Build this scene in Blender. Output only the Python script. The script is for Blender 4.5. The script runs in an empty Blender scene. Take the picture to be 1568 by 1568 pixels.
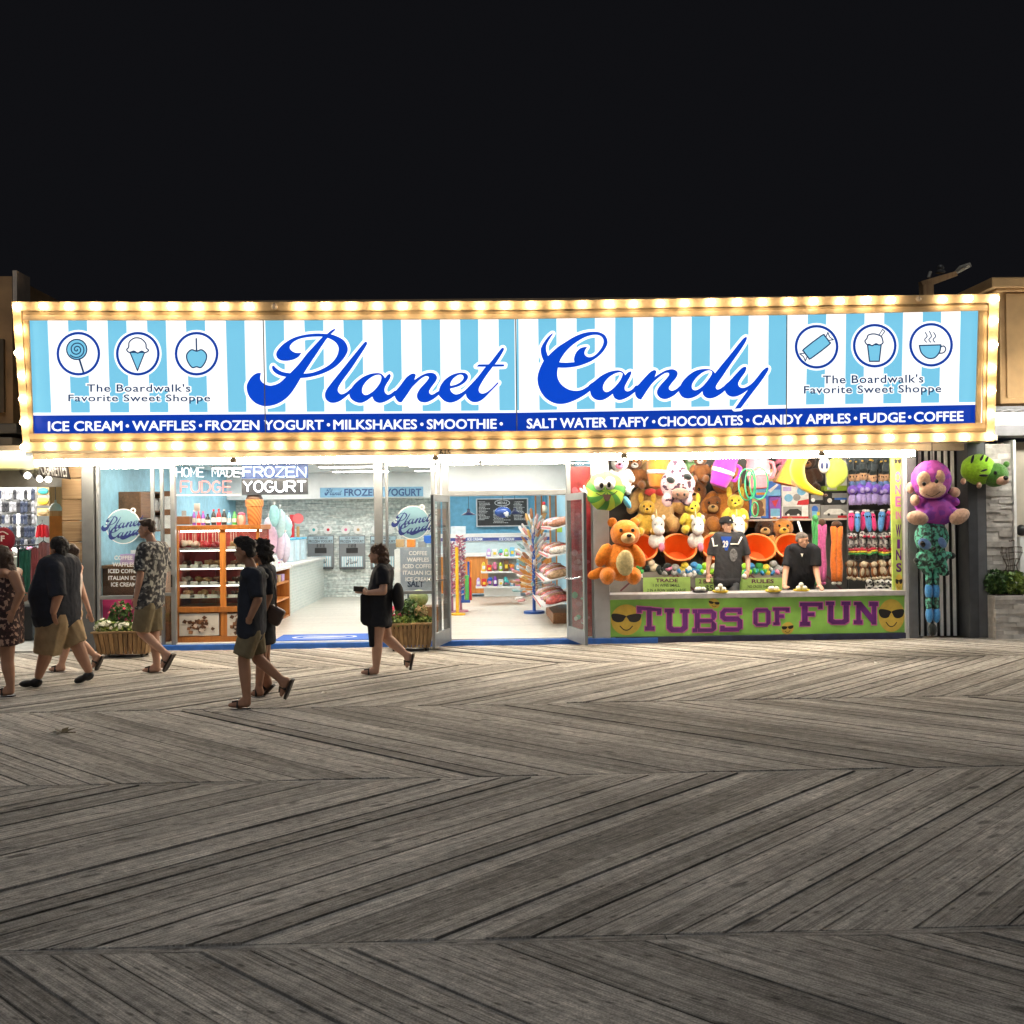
import bpy, bmesh, math, random
from mathutils import Vector, Matrix, Euler, geometry, noise
R = math.radians
random.seed(11)
S = bpy.context.scene
COL = S.collection

# ------------------------------------------------------------------ camera, sky, light, exposure
CAM = Vector((0.0, -15.9, 1.85))
FPX = 1626.0                       # focal length in pixels of the 1568 px photograph
YAW, PITCH, ROLL = R(1.78), R(0.49), R(0.73)
CR = Matrix.Rotation(-YAW, 3, 'Z') @ Matrix.Rotation(R(90) + PITCH, 3, 'X') @ Matrix.Rotation(-ROLL, 3, 'Z')
cd = bpy.data.cameras.new("camera"); cam = bpy.data.objects.new("camera", cd); COL.objects.link(cam)
cam.matrix_world = Matrix.Translation(CAM) @ CR.to_4x4()
cd.sensor_width = 36.0; cd.lens = 36.0 * FPX / 1568.0; cd.clip_end = 400.0; cd.clip_start = 0.05
S.camera = cam

wd = bpy.data.worlds.new("World"); S.world = wd; wd.use_nodes = True
wn = wd.node_tree
bg = wn.nodes["Background"]; bg.inputs[0].default_value = (0.0050, 0.0051, 0.0064, 1); bg.inputs[1].default_value = 1.0

fill_sun = bpy.data.lights.new("fill_sun", 'SUN'); fill_sun.energy = 0.62; fill_sun.angle = R(50); fill_sun.color = (0.94, 0.96, 1.0)
so = bpy.data.objects.new("fill_sun", fill_sun); COL.objects.link(so)
so.rotation_euler = Euler((R(38), 0, R(-14)), 'XYZ')      # stands in for unseen boardwalk lamps behind and above the camera

S.view_settings.view_transform = 'Standard'; S.view_settings.look = 'None'
S.view_settings.exposure = 0.0; S.view_settings.gamma = 1.0; S.view_settings.use_curve_mapping = False
cy = S.cycles
cy.use_denoising = True
cy.max_bounces = 7; cy.diffuse_bounces = 3; cy.glossy_bounces = 3; cy.transmission_bounces = 4; cy.transparent_max_bounces = 14
cy.caustics_reflective = False; cy.caustics_refractive = False
cy.sample_clamp_indirect = 6.0; cy.sample_clamp_direct = 0.0
cy.use_light_tree = True

def ray(px, py):
    return CR @ Vector(((px - 784.0) / FPX, (784.0 - py) / FPX, -1.0))
def P(px, py, Y=0.0):                 # pixel of the photograph -> point on the upright plane y = Y
    d = ray(px, py); return CAM + d * ((Y - CAM.y) / d.y)
def G(px, py, z=0.0):                 # pixel -> point on the level plane z
    d = ray(px, py); return CAM + d * ((z - CAM.z) / d.z)

# ------------------------------------------------------------------ materials
def srgb(r, g, b):
    return tuple(((c / 255.0) / 12.92 if c <= 10.3 else ((c / 255.0 + 0.055) / 1.055) ** 2.4) for c in (r, g, b))
MATS = {}
def M(name, rgb=(0.5, 0.5, 0.5), rough=0.6, metal=0.0, var=0.12, scale=9.0, bump=0.0, emit=None, es=1.0, spec=0.5, sheen=0.0):
    if name in MATS: return MATS[name]
    m = bpy.data.materials.new(name); m.use_nodes = True; MATS[name] = m
    nt = m.node_tree; b = nt.nodes["Principled BSDF"]
    b.inputs["Roughness"].default_value = rough; b.inputs["Metallic"].default_value = metal
    b.inputs["Specular IOR Level"].default_value = spec
    if sheen: b.inputs["Sheen Weight"].default_value = sheen
    tc = nt.nodes.new("ShaderNodeTexCoord"); nz = nt.nodes.new("ShaderNodeTexNoise")
    nz.inputs["Scale"].default_value = scale; nz.inputs["Detail"].default_value = 5
    nt.links.new(tc.outputs["Object"], nz.inputs["Vector"])
    mr = nt.nodes.new("ShaderNodeMapRange"); mr.inputs[1].default_value = 0.3; mr.inputs[2].default_value = 0.7
    mr.inputs[3].default_value = 1 - var; mr.inputs[4].default_value = 1 + var
    nt.links.new(nz.outputs[0], mr.inputs[0])
    mx = nt.nodes.new("ShaderNodeVectorMath"); mx.operation = 'SCALE'; mx.inputs[0].default_value = rgb
    nt.links.new(mr.outputs[0], mx.inputs["Scale"]); nt.links.new(mx.outputs[0], b.inputs["Base Color"])
    if bump:
        bp = nt.nodes.new("ShaderNodeBump"); bp.inputs["Strength"].default_value = bump; bp.inputs["Distance"].default_value = 0.01
        n2 = nt.nodes.new("ShaderNodeTexNoise"); n2.inputs["Scale"].default_value = scale * 6; n2.inputs["Detail"].default_value = 4
        nt.links.new(tc.outputs["Object"], n2.inputs["Vector"])
        nt.links.new(n2.outputs[0], bp.inputs["Height"]); nt.links.new(bp.outputs[0], b.inputs["Normal"])
    if emit:
        b.inputs["Emission Color"].default_value = (*emit, 1); b.inputs["Emission Strength"].default_value = es
    return m
def EM(name, rgb, es=1.0, base=None):
    return M(name, base or tuple(c * 0.25 for c in rgb), 0.45, emit=rgb, es=es, var=0.03)
def glass(name="clear_glass", tint=(0.95, 0.98, 0.98), refl=0.09):
    if name in MATS: return MATS[name]
    m = bpy.data.materials.new(name); m.use_nodes = True; MATS[name] = m
    nt = m.node_tree; nt.nodes.clear()
    o = nt.nodes.new("ShaderNodeOutputMaterial"); t = nt.nodes.new("ShaderNodeBsdfTransparent"); g = nt.nodes.new("ShaderNodeBsdfGlossy")
    t.inputs[0].default_value = (*tint, 1); g.inputs["Roughness"].default_value = 0.02
    x = nt.nodes.new("ShaderNodeMixShader"); x.inputs[0].default_value = refl
    nt.links.new(t.outputs[0], x.inputs[1]); nt.links.new(g.outputs[0], x.inputs[2]); nt.links.new(x.outputs[0], o.inputs[0])
    return m

# ------------------------------------------------------------------ mesh builder
TONE = random.Random(77)
class MB:
    def __init__(s): s.v = []; s.f = []; s.m = []; s.t = []
    def add(s, vs, fs, mi=0):
        k = len(s.v); s.v.extend(Vector(v) for v in vs); s.t.extend([TONE.random()] * len(fs))
        for f in fs: s.f.append(tuple(k + i for i in f)); s.m.append(mi)
        return s
    def hexa(s, p, mi=0):            # eight corners: bottom ring then top ring, counter-clockwise from outside above
        return s.add(p, [(3, 2, 1, 0), (4, 5, 6, 7), (0, 1, 5, 4), (1, 2, 6, 5), (2, 3, 7, 6), (3, 0, 4, 7)], mi)
    def box(s, x0, x1, y0, y1, z0, z1, mi=0):
        x0, x1 = sorted((x0, x1)); y0, y1 = sorted((y0, y1)); z0, z1 = sorted((z0, z1))
        return s.hexa([(x0, y0, z0), (x1, y0, z0), (x1, y1, z0), (x0, y1, z0), (x0, y0, z1), (x1, y0, z1), (x1, y1, z1), (x0, y1, z1)], mi)
    def cbox(s, c, d, rz=0.0, mi=0, rx=0.0, ry=0.0):
        m = Matrix.Translation(Vector(c)) @ Euler((rx, ry, rz)).to_matrix().to_4x4()
        a, b, e = d[0] / 2, d[1] / 2, d[2] / 2
        return s.hexa([m @ Vector(q) for q in ((-a, -b, -e), (a, -b, -e), (a, b, -e), (-a, b, -e), (-a, -b, e), (a, -b, e), (a, b, e), (-a, b, e))], mi)
    def quad(s, a, b, c, d, mi=0): return s.add([a, b, c, d], [(0, 1, 2, 3)], mi)
    def tube(s, pts, r, n=8, mi=0, cap=True):
        pts = [Vector(p) for p in pts]; k = len(pts)
        rr = r if isinstance(r, (list, tuple)) else [r] * k
        vs, fs = [], []
        up = None
        for i, p in enumerate(pts):
            t = (pts[min(i + 1, k - 1)] - pts[max(i - 1, 0)])
            if t.length < 1e-9: t = Vector((0, 0, 1))
            t.normalize()
            if up is None:
                up = t.orthogonal().normalized()
            else:
                up = (up - t * up.dot(t))
                up = up.normalized() if up.length > 1e-6 else t.orthogonal().normalized()
            w = t.cross(up)
            for j in range(n):
                a = 2 * math.pi * j / n
                vs.append(p + (up * math.cos(a) + w * math.sin(a)) * rr[i])
        for i in range(k - 1):
            for j in range(n):
                fs.append((i * n + j, i * n + (j + 1) % n, (i + 1) * n + (j + 1) % n, (i + 1) * n + j))
        if cap:
            fs.append(tuple(reversed(range(n)))); fs.append(tuple((k - 1) * n + j for j in range(n)))
        return s.add(vs, fs, mi)
    def ell(s, c, r, rot=None, seg=14, ring=9, mi=0):
        c = Vector(c); r = (r, r, r) if not isinstance(r, (list, tuple)) else r
        m = rot.to_matrix() if isinstance(rot, Euler) else (rot or Matrix.Identity(3))
        vs = [c + m @ Vector((0, 0, r[2]))]
        for i in range(1, ring):
            a = math.pi * i / ring
            for j in range(seg):
                b = 2 * math.pi * j / seg
                vs.append(c + m @ Vector((r[0] * math.sin(a) * math.cos(b), r[1] * math.sin(a) * math.sin(b), r[2] * math.cos(a))))
        vs.append(c + m @ Vector((0, 0, -r[2])))
        fs = [(0, 1 + j, 1 + (j + 1) % seg) for j in range(seg)]
        for i in range(ring - 2):
            for j in range(seg):
                fs.append((1 + i * seg + j, 1 + (i + 1) * seg + j, 1 + (i + 1) * seg + (j + 1) % seg, 1 + i * seg + (j + 1) % seg))
        l = len(vs) - 1; q = 1 + (ring - 2) * seg
        fs += [(l, q + (j + 1) % seg, q + j) for j in range(seg)]
        return s.add(vs, fs, mi)
    def lathe(s, prof, c, rot=None, seg=20, mi=0):     # prof: (radius, height) from bottom to top
        c = Vector(c); m = rot.to_matrix() if isinstance(rot, Euler) else (rot or Matrix.Identity(3))
        vs, fs = [], []
        for r_, z in prof:
            for j in range(seg):
                b = 2 * math.pi * j / seg
                vs.append(c + m @ Vector((r_ * math.cos(b), r_ * math.sin(b), z)))
        for i in range(len(prof) - 1):
            for j in range(seg):
                fs.append((i * seg + j, i * seg + (j + 1) % seg, (i + 1) * seg + (j + 1) % seg, (i + 1) * seg + j))
        if prof[0][0] > 1e-4: fs.append(tuple(reversed(range(seg))))
        if prof[-1][0] > 1e-4: fs.append(tuple((len(prof) - 1) * seg + j for j in range(seg)))
        return s.add(vs, fs, mi)
    def poly(s, loops, fn, depth=0.0, back=None, mi=0):   # flat (or extruded) polygon with holes; fn maps 2-D -> 3-D
        loops = [[Vector((p[0], p[1], 0)) for p in l] for l in loops]
        tris = geometry.tessellate_polygon(loops)
        flat = [p for l in loops for p in l]
        vs = [fn(p.x, p.y) for p in flat]
        k = len(s.v)
        s.add(vs, [tuple(t) for t in tris], mi)
        if depth and back is not None:
            s.v.extend(v + back * depth for v in vs)
            n = len(vs); o = 0
            for l in loops:
                for i in range(len(l)):
                    a, b = o + i, o + (i + 1) % len(l)
                    s.f.append((k + a, k + b, k + n + b, k + n + a)); s.m.append(mi); s.t.append(.5)
                o += len(l)
        return s
    def stroke(s, pts, w, fn, mi=0, closed=False, caps=True):   # round-jointed ribbon of half-width w in 2-D
        n = len(pts)
        segs = [(pts[i], pts[(i + 1) % n]) for i in range(n if closed else n - 1)]
        for a, b in segs:
            dx, dy = b[0] - a[0], b[1] - a[1]; L = math.hypot(dx, dy)
            if L < 1e-9: continue
            ox, oy = -dy / L * w, dx / L * w
            s.add([fn(a[0] + ox, a[1] + oy), fn(b[0] + ox, b[1] + oy), fn(b[0] - ox, b[1] - oy), fn(a[0] - ox, a[1] - oy)], [(0, 1, 2, 3)], mi)
        if caps:
            for p in pts:
                s.add([fn(p[0] + w * math.cos(t), p[1] + w * math.sin(t)) for t in [math.pi * 2 * i / 10 for i in range(10)]], [tuple(range(10))], mi)
        return s

WLOC = {}
def obj(name, mb, mats, parent=None, smooth=False, bevel=0.0, label=None, seg=2):
    me = bpy.data.meshes.new(name)
    off = WLOC.get(parent.name, Vector()) if parent else Vector()
    me.from_pydata([v - off for v in mb.v], [], mb.f)
    mats = mats if isinstance(mats, (list, tuple)) else [mats]
    for m in mats: me.materials.append(m)
    me.polygons.foreach_set("material_index", mb.m)
    if len(mb.t) == len(mb.f): me.attributes.new("tone", 'FLOAT', 'FACE').data.foreach_set("value", mb.t)
    if bevel:
        bm = bmesh.new(); bm.from_mesh(me)
        bmesh.ops.remove_doubles(bm, verts=bm.verts, dist=1e-5)
        es = [e for e in bm.edges if len(e.link_faces) == 2 and e.calc_face_angle(0) > R(35)]
        bmesh.ops.bevel(bm, geom=es, offset=bevel, segments=seg, affect='EDGES', profile=0.5, clamp_overlap=True)
        bm.to_mesh(me); bm.free()
    if smooth:
        me.polygons.foreach_set("use_smooth", [True] * len(me.polygons))
        if smooth == 'auto': me.set_sharp_from_angle(angle=R(38))
    me.update()
    o = bpy.data.objects.new(name, me); COL.objects.link(o)
    if parent: o.parent = parent
    WLOC[o.name] = off.copy()
    if label: o['label'] = label
    return o
def tag(o, label, cat, group=None):
    o['label'] = label; o['category'] = cat
    if group: o['group'] = group
    return o
def thing(name, label, cat, loc, group=None):
    o = bpy.data.objects.new(name, None); COL.objects.link(o); o.location = loc; o.empty_display_size = 0.1
    WLOC[o.name] = Vector(loc)
    return tag(o, label, cat, group)
def struct(name, mb, m, smooth=False):
    o = obj(name, mb, m, None, smooth); o['kind'] = 'structure'; return o
def single(name, mb, m, label, cat, group=None, smooth=False, bevel=0.0, origin=None):   # a thing that is one mesh, origin at its base
    if origin is None:
        xs = [v.x for v in mb.v]; ys = [v.y for v in mb.v]; zs = [v.z for v in mb.v]
        origin = Vector(((min(xs) + max(xs)) / 2, (min(ys) + max(ys)) / 2, min(zs)))
    origin = Vector(origin)
    for i, v in enumerate(mb.v): mb.v[i] = v - origin
    o = obj(name, mb, m, None, smooth, bevel); o.location = origin; WLOC[o.name] = origin
    return tag(o, label, cat, group)
def dup(root, loc, label=None, group=None, mats=None, scale=None, rz=None):
    c = root.copy(); COL.objects.link(c); c.location = loc
    if label: c['label'] = label
    if group: c['group'] = group
    if scale: c.scale = (scale,) * 3 if not isinstance(scale, (list, tuple)) else scale
    if rz is not None: c.rotation_euler = (0, 0, rz)
    def rec(a, b):
        for ch in [x for x in bpy.data.objects if x.parent == a]:
            d = ch.copy(); COL.objects.link(d); d.parent = b; rec(ch, d)
    rec(root, c)
    if mats:
        for o in [c] + list(c.children_recursive):
            if o.type == 'MESH' and any(sl.material and sl.material.name in mats for sl in o.material_slots):
                o.data = o.data.copy()
                for i, sl in enumerate(o.data.materials):
                    if sl.name in mats: o.data.materials[i] = mats[sl.name]
    return c

# smooth closed outline through points; a point with a third value 1 is a corner
def spline(pts, k=5, closed=True):
    n = len(pts); out = []
    for i in range(n if closed else n - 1):
        p1, p2 = pts[i], pts[(i + 1) % n]
        p0 = pts[i - 1] if (closed or i > 0) else p1
        p3 = pts[(i + 2) % n] if (closed or i + 2 < n) else p2
        if len(p1) > 2: p0 = p1
        if len(p2) > 2: p3 = p2
        for j in range(k):
            t = j / k; t2 = t * t; t3 = t2 * t
            out.append(tuple(0.5 * (2 * p1[a] + (p2[a] - p0[a]) * t + (2 * p0[a] - 5 * p1[a] + 4 * p2[a] - p3[a]) * t2 + (3 * p1[a] - p0[a] - 3 * p2[a] + p3[a]) * t3) for a in (0, 1)))
    if not closed: out.append(tuple(pts[-1][:2]))
    return out
def lerp(a, b, t): return a + (b - a) * t
def pl(xs, x):                          # piecewise-linear table
    for (x0, y0), (x1, y1) in zip(xs, xs[1:]):
        if x <= x1 or (x1, y1) == xs[-1]: return y0 + (y1 - y0) * (x - x0) / (x1 - x0)

# lettering
TXT = {}
def text_poly(s, bold=0.0, space=1.0):
    k = (s, bold, space)
    if k in TXT: return TXT[k]
    cu = bpy.data.curves.new("lettering", 'FONT'); cu.body = s; cu.size = 1.0; cu.offset = bold; cu.space_character = space
    cu.resolution_u = 3; cu.fill_mode = 'FRONT'
    o = bpy.data.objects.new("lettering", cu); COL.objects.link(o)
    dg = bpy.context.evaluated_depsgraph_get(); me = o.evaluated_get(dg).to_mesh()
    v = [(p.co.x, p.co.y) for p in me.vertices]; f = [tuple(p.vertices) for p in me.polygons]
    o.evaluated_get(dg).to_mesh_clear(); bpy.data.objects.remove(o); bpy.data.curves.remove(cu)
    x0 = min(p[0] for p in v); x1 = max(p[0] for p in v); y0 = min(p[1] for p in v); y1 = max(p[1] for p in v)
    TXT[k] = ([((p[0] - x0) / (x1 - x0), (p[1] - y0) / (y1 - y0)) for p in v], f, (x1 - x0, y1 - y0))
    return TXT[k]
def put_text(mb, s, tl, tr, br, bl, fn, mi=0, bold=0.0, space=1.0):
    v, f, _ = text_poly(s, bold, space)
    def mp(u, w):
        x = lerp(lerp(bl[0], br[0], u), lerp(tl[0], tr[0], u), w); y = lerp(lerp(bl[1], br[1], u), lerp(tl[1], tr[1], u), w)
        return fn(x, y)
    mb.add([mp(*p) for p in v], f, mi); return mb
def text_box(mb, s, x0, x1, y0, y1, fn, mi=0, bold=0.0, space=1.0):   # y0 top, y1 bottom in pixels
    return put_text(mb, s, (x0, y0), (x1, y0), (x1, y1), (x0, y1), fn, mi, bold, space)
def circ(cx, cy, r, n=28, ry=None, a0=0.0, a1=2 * math.pi):
    full = abs(a1 - a0 - 2 * math.pi) < 1e-6
    return [(cx + r * math.cos(a0 + (a1 - a0) * i / (n if full else n - 1)), cy + (ry or r) * math.sin(a0 + (a1 - a0) * i / (n if full else n - 1))) for i in range(n)]
# ------------------------------------------------------------------ boardwalk: bands of diagonal planks, herring-boned
def plank_material():
    m = bpy.data.materials.new("weathered_planks"); m.use_nodes = True
    nt = m.node_tree; N = nt.nodes; L = nt.links; b = N["Principled BSDF"]
    uv = N.new("ShaderNodeUVMap"); geo = N.new("ShaderNodeAttribute"); geo.attribute_name = "tone"; tc = N.new("ShaderNodeTexCoord")
    sep = N.new("ShaderNodeMapping"); sep.inputs["Scale"].default_value = (2.2, 75, 1)
    L.new(uv.outputs[0], sep.inputs[0])
    off = N.new("ShaderNodeVectorMath"); off.operation = 'ADD'
    rs = N.new("ShaderNodeVectorMath"); rs.operation = 'SCALE'; rs.inputs[0].default_value = (37, 91, 53)
    L.new(geo.outputs["Fac"], rs.inputs["Scale"]); L.new(sep.outputs[0], off.inputs[0]); L.new(rs.outputs[0], off.inputs[1])
    grain = N.new("ShaderNodeTexNoise"); grain.inputs["Scale"].default_value = 1.0; grain.inputs["Detail"].default_value = 6; grain.inputs["Distortion"].default_value = 0.6
    L.new(off.outputs[0], grain.inputs["Vector"])
    # knots and dark scars: stretched cells
    m2 = N.new("ShaderNodeMapping"); m2.inputs["Scale"].default_value = (2.2, 4.6, 1); L.new(uv.outputs[0], m2.inputs[0])
    o2 = N.new("ShaderNodeVectorMath"); o2.operation = 'ADD'; L.new(m2.outputs[0], o2.inputs[0]); L.new(rs.outputs[0], o2.inputs[1])
    vo = N.new("ShaderNodeTexVoronoi"); vo.inputs["Scale"].default_value = 1.0; L.new(o2.outputs[0], vo.inputs["Vector"])
    kn = N.new("ShaderNodeMapRange"); kn.inputs[1].default_value = 0.08; kn.inputs[2].default_value = 0.17; kn.inputs[3].default_value = 0.2; kn.inputs[4].default_value = 1.0
    vc = N.new("ShaderNodeSeparateColor"); L.new(vo.outputs["Color"], vc.inputs[0])
    vg = N.new("ShaderNodeMath"); vg.operation = 'GREATER_THAN'; vg.inputs[1].default_value = 0.5; L.new(vc.outputs[0], vg.inputs[0])
    vs_ = N.new("ShaderNodeMath"); vs_.operation = 'ADD'; L.new(vo.outputs["Distance"], vs_.inputs[0]); L.new(vg.outputs[0], vs_.inputs[1])
    L.new(vs_.outputs[0], kn.inputs[0])
    # nail heads: pairs across the board at every joist
    # large stains
    st = N.new("ShaderNodeTexNoise"); st.inputs["Scale"].default_value = 0.55; st.inputs["Detail"].default_value = 6; L.new(tc.outputs["Object"], st.inputs["Vector"])
    st2 = N.new("ShaderNodeTexNoise"); st2.inputs["Scale"].default_value = 14; st2.inputs["Detail"].default_value = 6; L.new(tc.outputs["Object"], st2.inputs["Vector"])
    ramp = N.new("ShaderNodeValToRGB"); e = ramp.color_ramp.elements
    e[0].position = 0.3; e[0].color = (0.20, 0.187, 0.167, 1); e[1].position = 0.68; e[1].color = (0.57, 0.535, 0.48, 1)
    x = e.new(0.5); x.color = (0.39, 0.365, 0.328, 1)
    L.new(grain.outputs[0], ramp.inputs[0])
    def mul(a, fac_socket, lo, hi, f0, f1):
        mr = N.new("ShaderNodeMapRange"); mr.inputs[1].default_value = f0; mr.inputs[2].default_value = f1; mr.inputs[3].default_value = lo; mr.inputs[4].default_value = hi
        L.new(fac_socket, mr.inputs[0])
        v = N.new("ShaderNodeVectorMath"); v.operation = 'SCALE'; L.new(a, v.inputs[0]); L.new(mr.outputs[0], v.inputs["Scale"]); return v.outputs[0]
    c = mul(ramp.outputs[0], geo.outputs["Fac"], 0.70, 1.30, 0, 1)
    def mth(op, a, b_=None, c_=None):
        m_ = N.new("ShaderNodeMath"); m_.operation = op
        for i, v in enumerate((a, b_, c_)):
            if v is None: continue
            if isinstance(v, (int, float)): m_.inputs[i].default_value = v
            else: L.new(v, m_.inputs[i])
        return m_.outputs[0]
    su = N.new("ShaderNodeSeparateXYZ"); L.new(uv.outputs[0], su.inputs[0])
    du = mth('MULTIPLY', mth('ABSOLUTE', mth('SUBTRACT', mth('FRACT', mth('MULTIPLY', su.outputs[0], 1.66)), .5)), .45)
    dv = mth('ABSOLUTE', mth('SUBTRACT', mth('ABSOLUTE', mth('SUBTRACT', su.outputs[1], .075)), .042))
    nd = mth('SQRT', mth('ADD', mth('MULTIPLY', du, du), mth('MULTIPLY', mth('MULTIPLY', dv, dv), 4.0)))
    c = mul(c, nd, 0.42, 1.0, 0.010, 0.024)
    # darkened board edges
    ed = mth('SUBTRACT', .075, mth('ABSOLUTE', mth('SUBTRACT', su.outputs[1], .075)))
    c = mul(c, ed, 0.68, 1.0, 0.0, 0.010)
    # one spilled, dark stain in front of the game counter
    so_ = N.new("ShaderNodeSeparateXYZ"); L.new(tc.outputs["Object"], so_.inputs[0])
    sx = mth('MULTIPLY', mth('SUBTRACT', so_.outputs[0], 5.4), .42); sy = mth('MULTIPLY', mth('SUBTRACT', so_.outputs[1], -2.0), 1.1)
    sd = mth('ADD', mth('SQRT', mth('ADD', mth('MULTIPLY', sx, sx), mth('MULTIPLY', sy, sy))), mth('MULTIPLY', st2.outputs[0], .5))
    sd = mth('ADD', sd, mth('MULTIPLY', st.outputs[0], .5))
    c = mul(c, sd, 0.5, 1.0, .9, 1.35)
    c = mul(c, kn.outputs[0], 0.42, 1.0, 0.4, 1.0)
    c = mul(c, st.outputs[0], 0.72, 1.15, 0.3, 0.65)
    c = mul(c, st2.outputs[0], 0.80, 1.14, 0.35, 0.65)
    st3 = N.new("ShaderNodeTexNoise"); st3.inputs["Scale"].default_value = 110; st3.inputs["Detail"].default_value = 3; L.new(tc.outputs["Object"], st3.inputs["Vector"])
    c = mul(c, st3.outputs[0], 0.68, 1.32, 0.3, 0.7)
    L.new(c, b.inputs["Base Color"])
    rr = N.new("ShaderNodeMapRange"); rr.inputs[3].default_value = 0.80; rr.inputs[4].default_value = 0.95; L.new(grain.outputs[0], rr.inputs[0]); L.new(rr.outputs[0], b.inputs["Roughness"])
    b.inputs["Specular IOR Level"].default_value = 0.10
    bp = N.new("ShaderNodeBump"); bp.inputs["Strength"].default_value = 0.8; bp.inputs["Distance"].default_value = 0.006
    ad = N.new("ShaderNodeMath"); ad.operation = 'MULTIPLY'; L.new(grain.outputs[0], ad.inputs[0]); L.new(kn.outputs[0], ad.inputs[1])
    L.new(ad.outputs[0], bp.inputs["Height"]); L.new(bp.outputs[0], b.inputs["Normal"])
    return m
PLANK = plank_material()
def boardwalk():
    seams = [-17.25, -14.2, -11.2, -8.2, -5.16, -2.15, 0.02]
    rnd = random.Random(5)
    vs, fs, uvs, tones = [], [], [], []
    pitch = 0.152 * math.sqrt(2); gap = 0.0085 * math.sqrt(2)
    def board(pts, uvp, z):
        k = len(vs); tones.extend([rnd.random()] * 5)
        vs.extend([(x, y, z[i]) for i, (x, y) in enumerate(pts)] + [(x, y, -0.045) for x, y in pts])
        fs.append((k, k + 1, k + 2, k + 3)); uvs.append(uvp)
        for i in range(4):
            j = (i + 1) % 4
            fs.append((k + i, k + 4 + i, k + 4 + j, k + j)); uvs.append([uvp[i], uvp[i], uvp[j], uvp[j]])
    for bnd, (y0, y1) in enumerate(zip(seams, seams[1:])):
        s = 1.0 if bnd % 2 == 0 else -1.0
        e0 = y0 + 0.035; e1 = y1 - 0.035
        x = -17.0 - (3.2 if s > 0 else 0)
        while x < 17.0 + (3.2 if s < 0 else 0):
            h = e1 - e0; gap = rnd.choice((.004, .005, .005, .007, .010)) * 1.414
            sk = rnd.uniform(-0.006, 0.006)
            a = [(x + sk, e0), (x + pitch - gap + sk, e0), (x + pitch - gap + s * h, e1), (x + s * h, e1)]
            L = h * math.sqrt(2)
            u = [(0, 0), (0, 0.15), (L, 0.15), (L, 0)]
            t = rnd.uniform(-0.004, 0.004); c = rnd.uniform(-0.005, 0.005)
            z = [t, t + c, t + c, t]
            if s < 0: pass
            board(a, u, z)
            x += pitch
        # the straight nailing strip along each seam
        xx = -17.0
        while xx < 17:
            l = rnd.uniform(2.6, 4.2)
            board([(xx, y0 - 0.03), (xx + l - 0.006, y0 - 0.03), (xx + l - 0.006, y0 + 0.03), (xx, y0 + 0.03)],
                  [(0, 0), (l, 0), (l, 0.06), (0, 0.06)], [-0.004] * 4)
            xx += l
    me = bpy.data.meshes.new("boardwalk"); me.from_pydata(vs, [], fs)
    ul = me.uv_layers.new(name="UVMap")
    i = 0
    for f, u in zip(fs, uvs):
        for q in u: ul.data[i].uv = q; i += 1
    me.attributes.new("tone", 'FLOAT', 'FACE').data.foreach_set("value", tones); me.materials.append(PLANK); me.update()
    o = bpy.data.objects.new("boardwalk", me); COL.objects.link(o); o['kind'] = 'structure'
    g = MB(); g.quad((-200, -200, -0.16), (200, -200, -0.16), (200, 200, -0.16), (-200, 200, -0.16))
    struct("ground", g, M("dark_sand", (0.10, 0.085, 0.065), 0.9))
boardwalk()
# ------------------------------------------------------------------ the marquee sign: a tilted light box
SB = P(784, 686, -0.75)                              # a point on its lower edge
TILT = R(6.5)
SN = Vector((0, -math.cos(TILT), -math.sin(TILT)))    # face normal: outwards and slightly down
def SG(px, py, off=0.0):
    d = ray(px, py); q = SB + SN * off
    return CAM + d * ((q - CAM).dot(SN) / d.dot(SN))
def at(off): return lambda x, y: SG(x, y, off)

sign = thing("marquee_sign", "long tilted backlit shop sign with striped face and a border of warm light bulbs", "sign", (SB.x, -0.75, SB.z))
T_BULB = [(20, 469), (400, 469.5), (790, 468), (1230, 461.5), (1528, 457)]
B_BULB = [(30, 683.5), (400, 682), (800, 680), (1230, 673), (1528, 668)]
T_PAN = [(40, 490), (400, 490), (790, 488), (1204, 481.8), (1505, 475)]
B_STR = [(40, 632), (600, 630), (820, 628), (1204, 620), (1505, 615.5)]
B_TOP = [(40, 636.3), (600, 633), (800, 632), (1230, 625), (1505, 619.5)]
B_BOT = [(40, 664.5), (600, 661.6), (800, 660.3), (1230, 654), (1505, 648)]
def leftx(y): return 43.2 + (y - 490) * (50.5 - 43.2) / 173
def rightx(y): return 1500 + (y - 475) * (1494.5 - 1500) / 173
def rail(mb, t0, t1, x0, x1, o0, o1, thick=0.05, mi=0, x0b=None, x1b=None):   # a strip of frame between two tables of y(x)
    xs = [x0] + [x for x in (400, 790, 1217) if x0 < x < x1] + [x1]
    for a, b in zip(xs, xs[1:]):
        ab = x0b if (a == x0 and x0b is not None) else a; bb = x1b if (b == x1 and x1b is not None) else b
        p = [SG(ab, t1(ab), o0), SG(bb, t1(bb), o0), SG(b, t0(b), o1), SG(a, t0(a), o1)]
        q = [v - SN * thick for v in p]
        mb.hexa([q[0], q[1], p[1], p[0], q[3], q[2], p[2], p[3]], mi)
pan = MB(); ws = EM("sign_white", (1.0, 1.0, 1.0), 1.15)
xs = [40, 400, 790, 1204, 1504]
for a, b in zip(xs, xs[1:]):
    pan.quad(SG(a, pl(B_BOT, a)), SG(b, pl(B_BOT, b)), SG(b, pl(T_PAN, b)), SG(a, pl(T_PAN, a)))
obj("face_panel", pan, ws, sign)
cyan = EM("sign_sky_blue", (0.19, 0.575, 0.80), 1.0)
st = MB()
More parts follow.
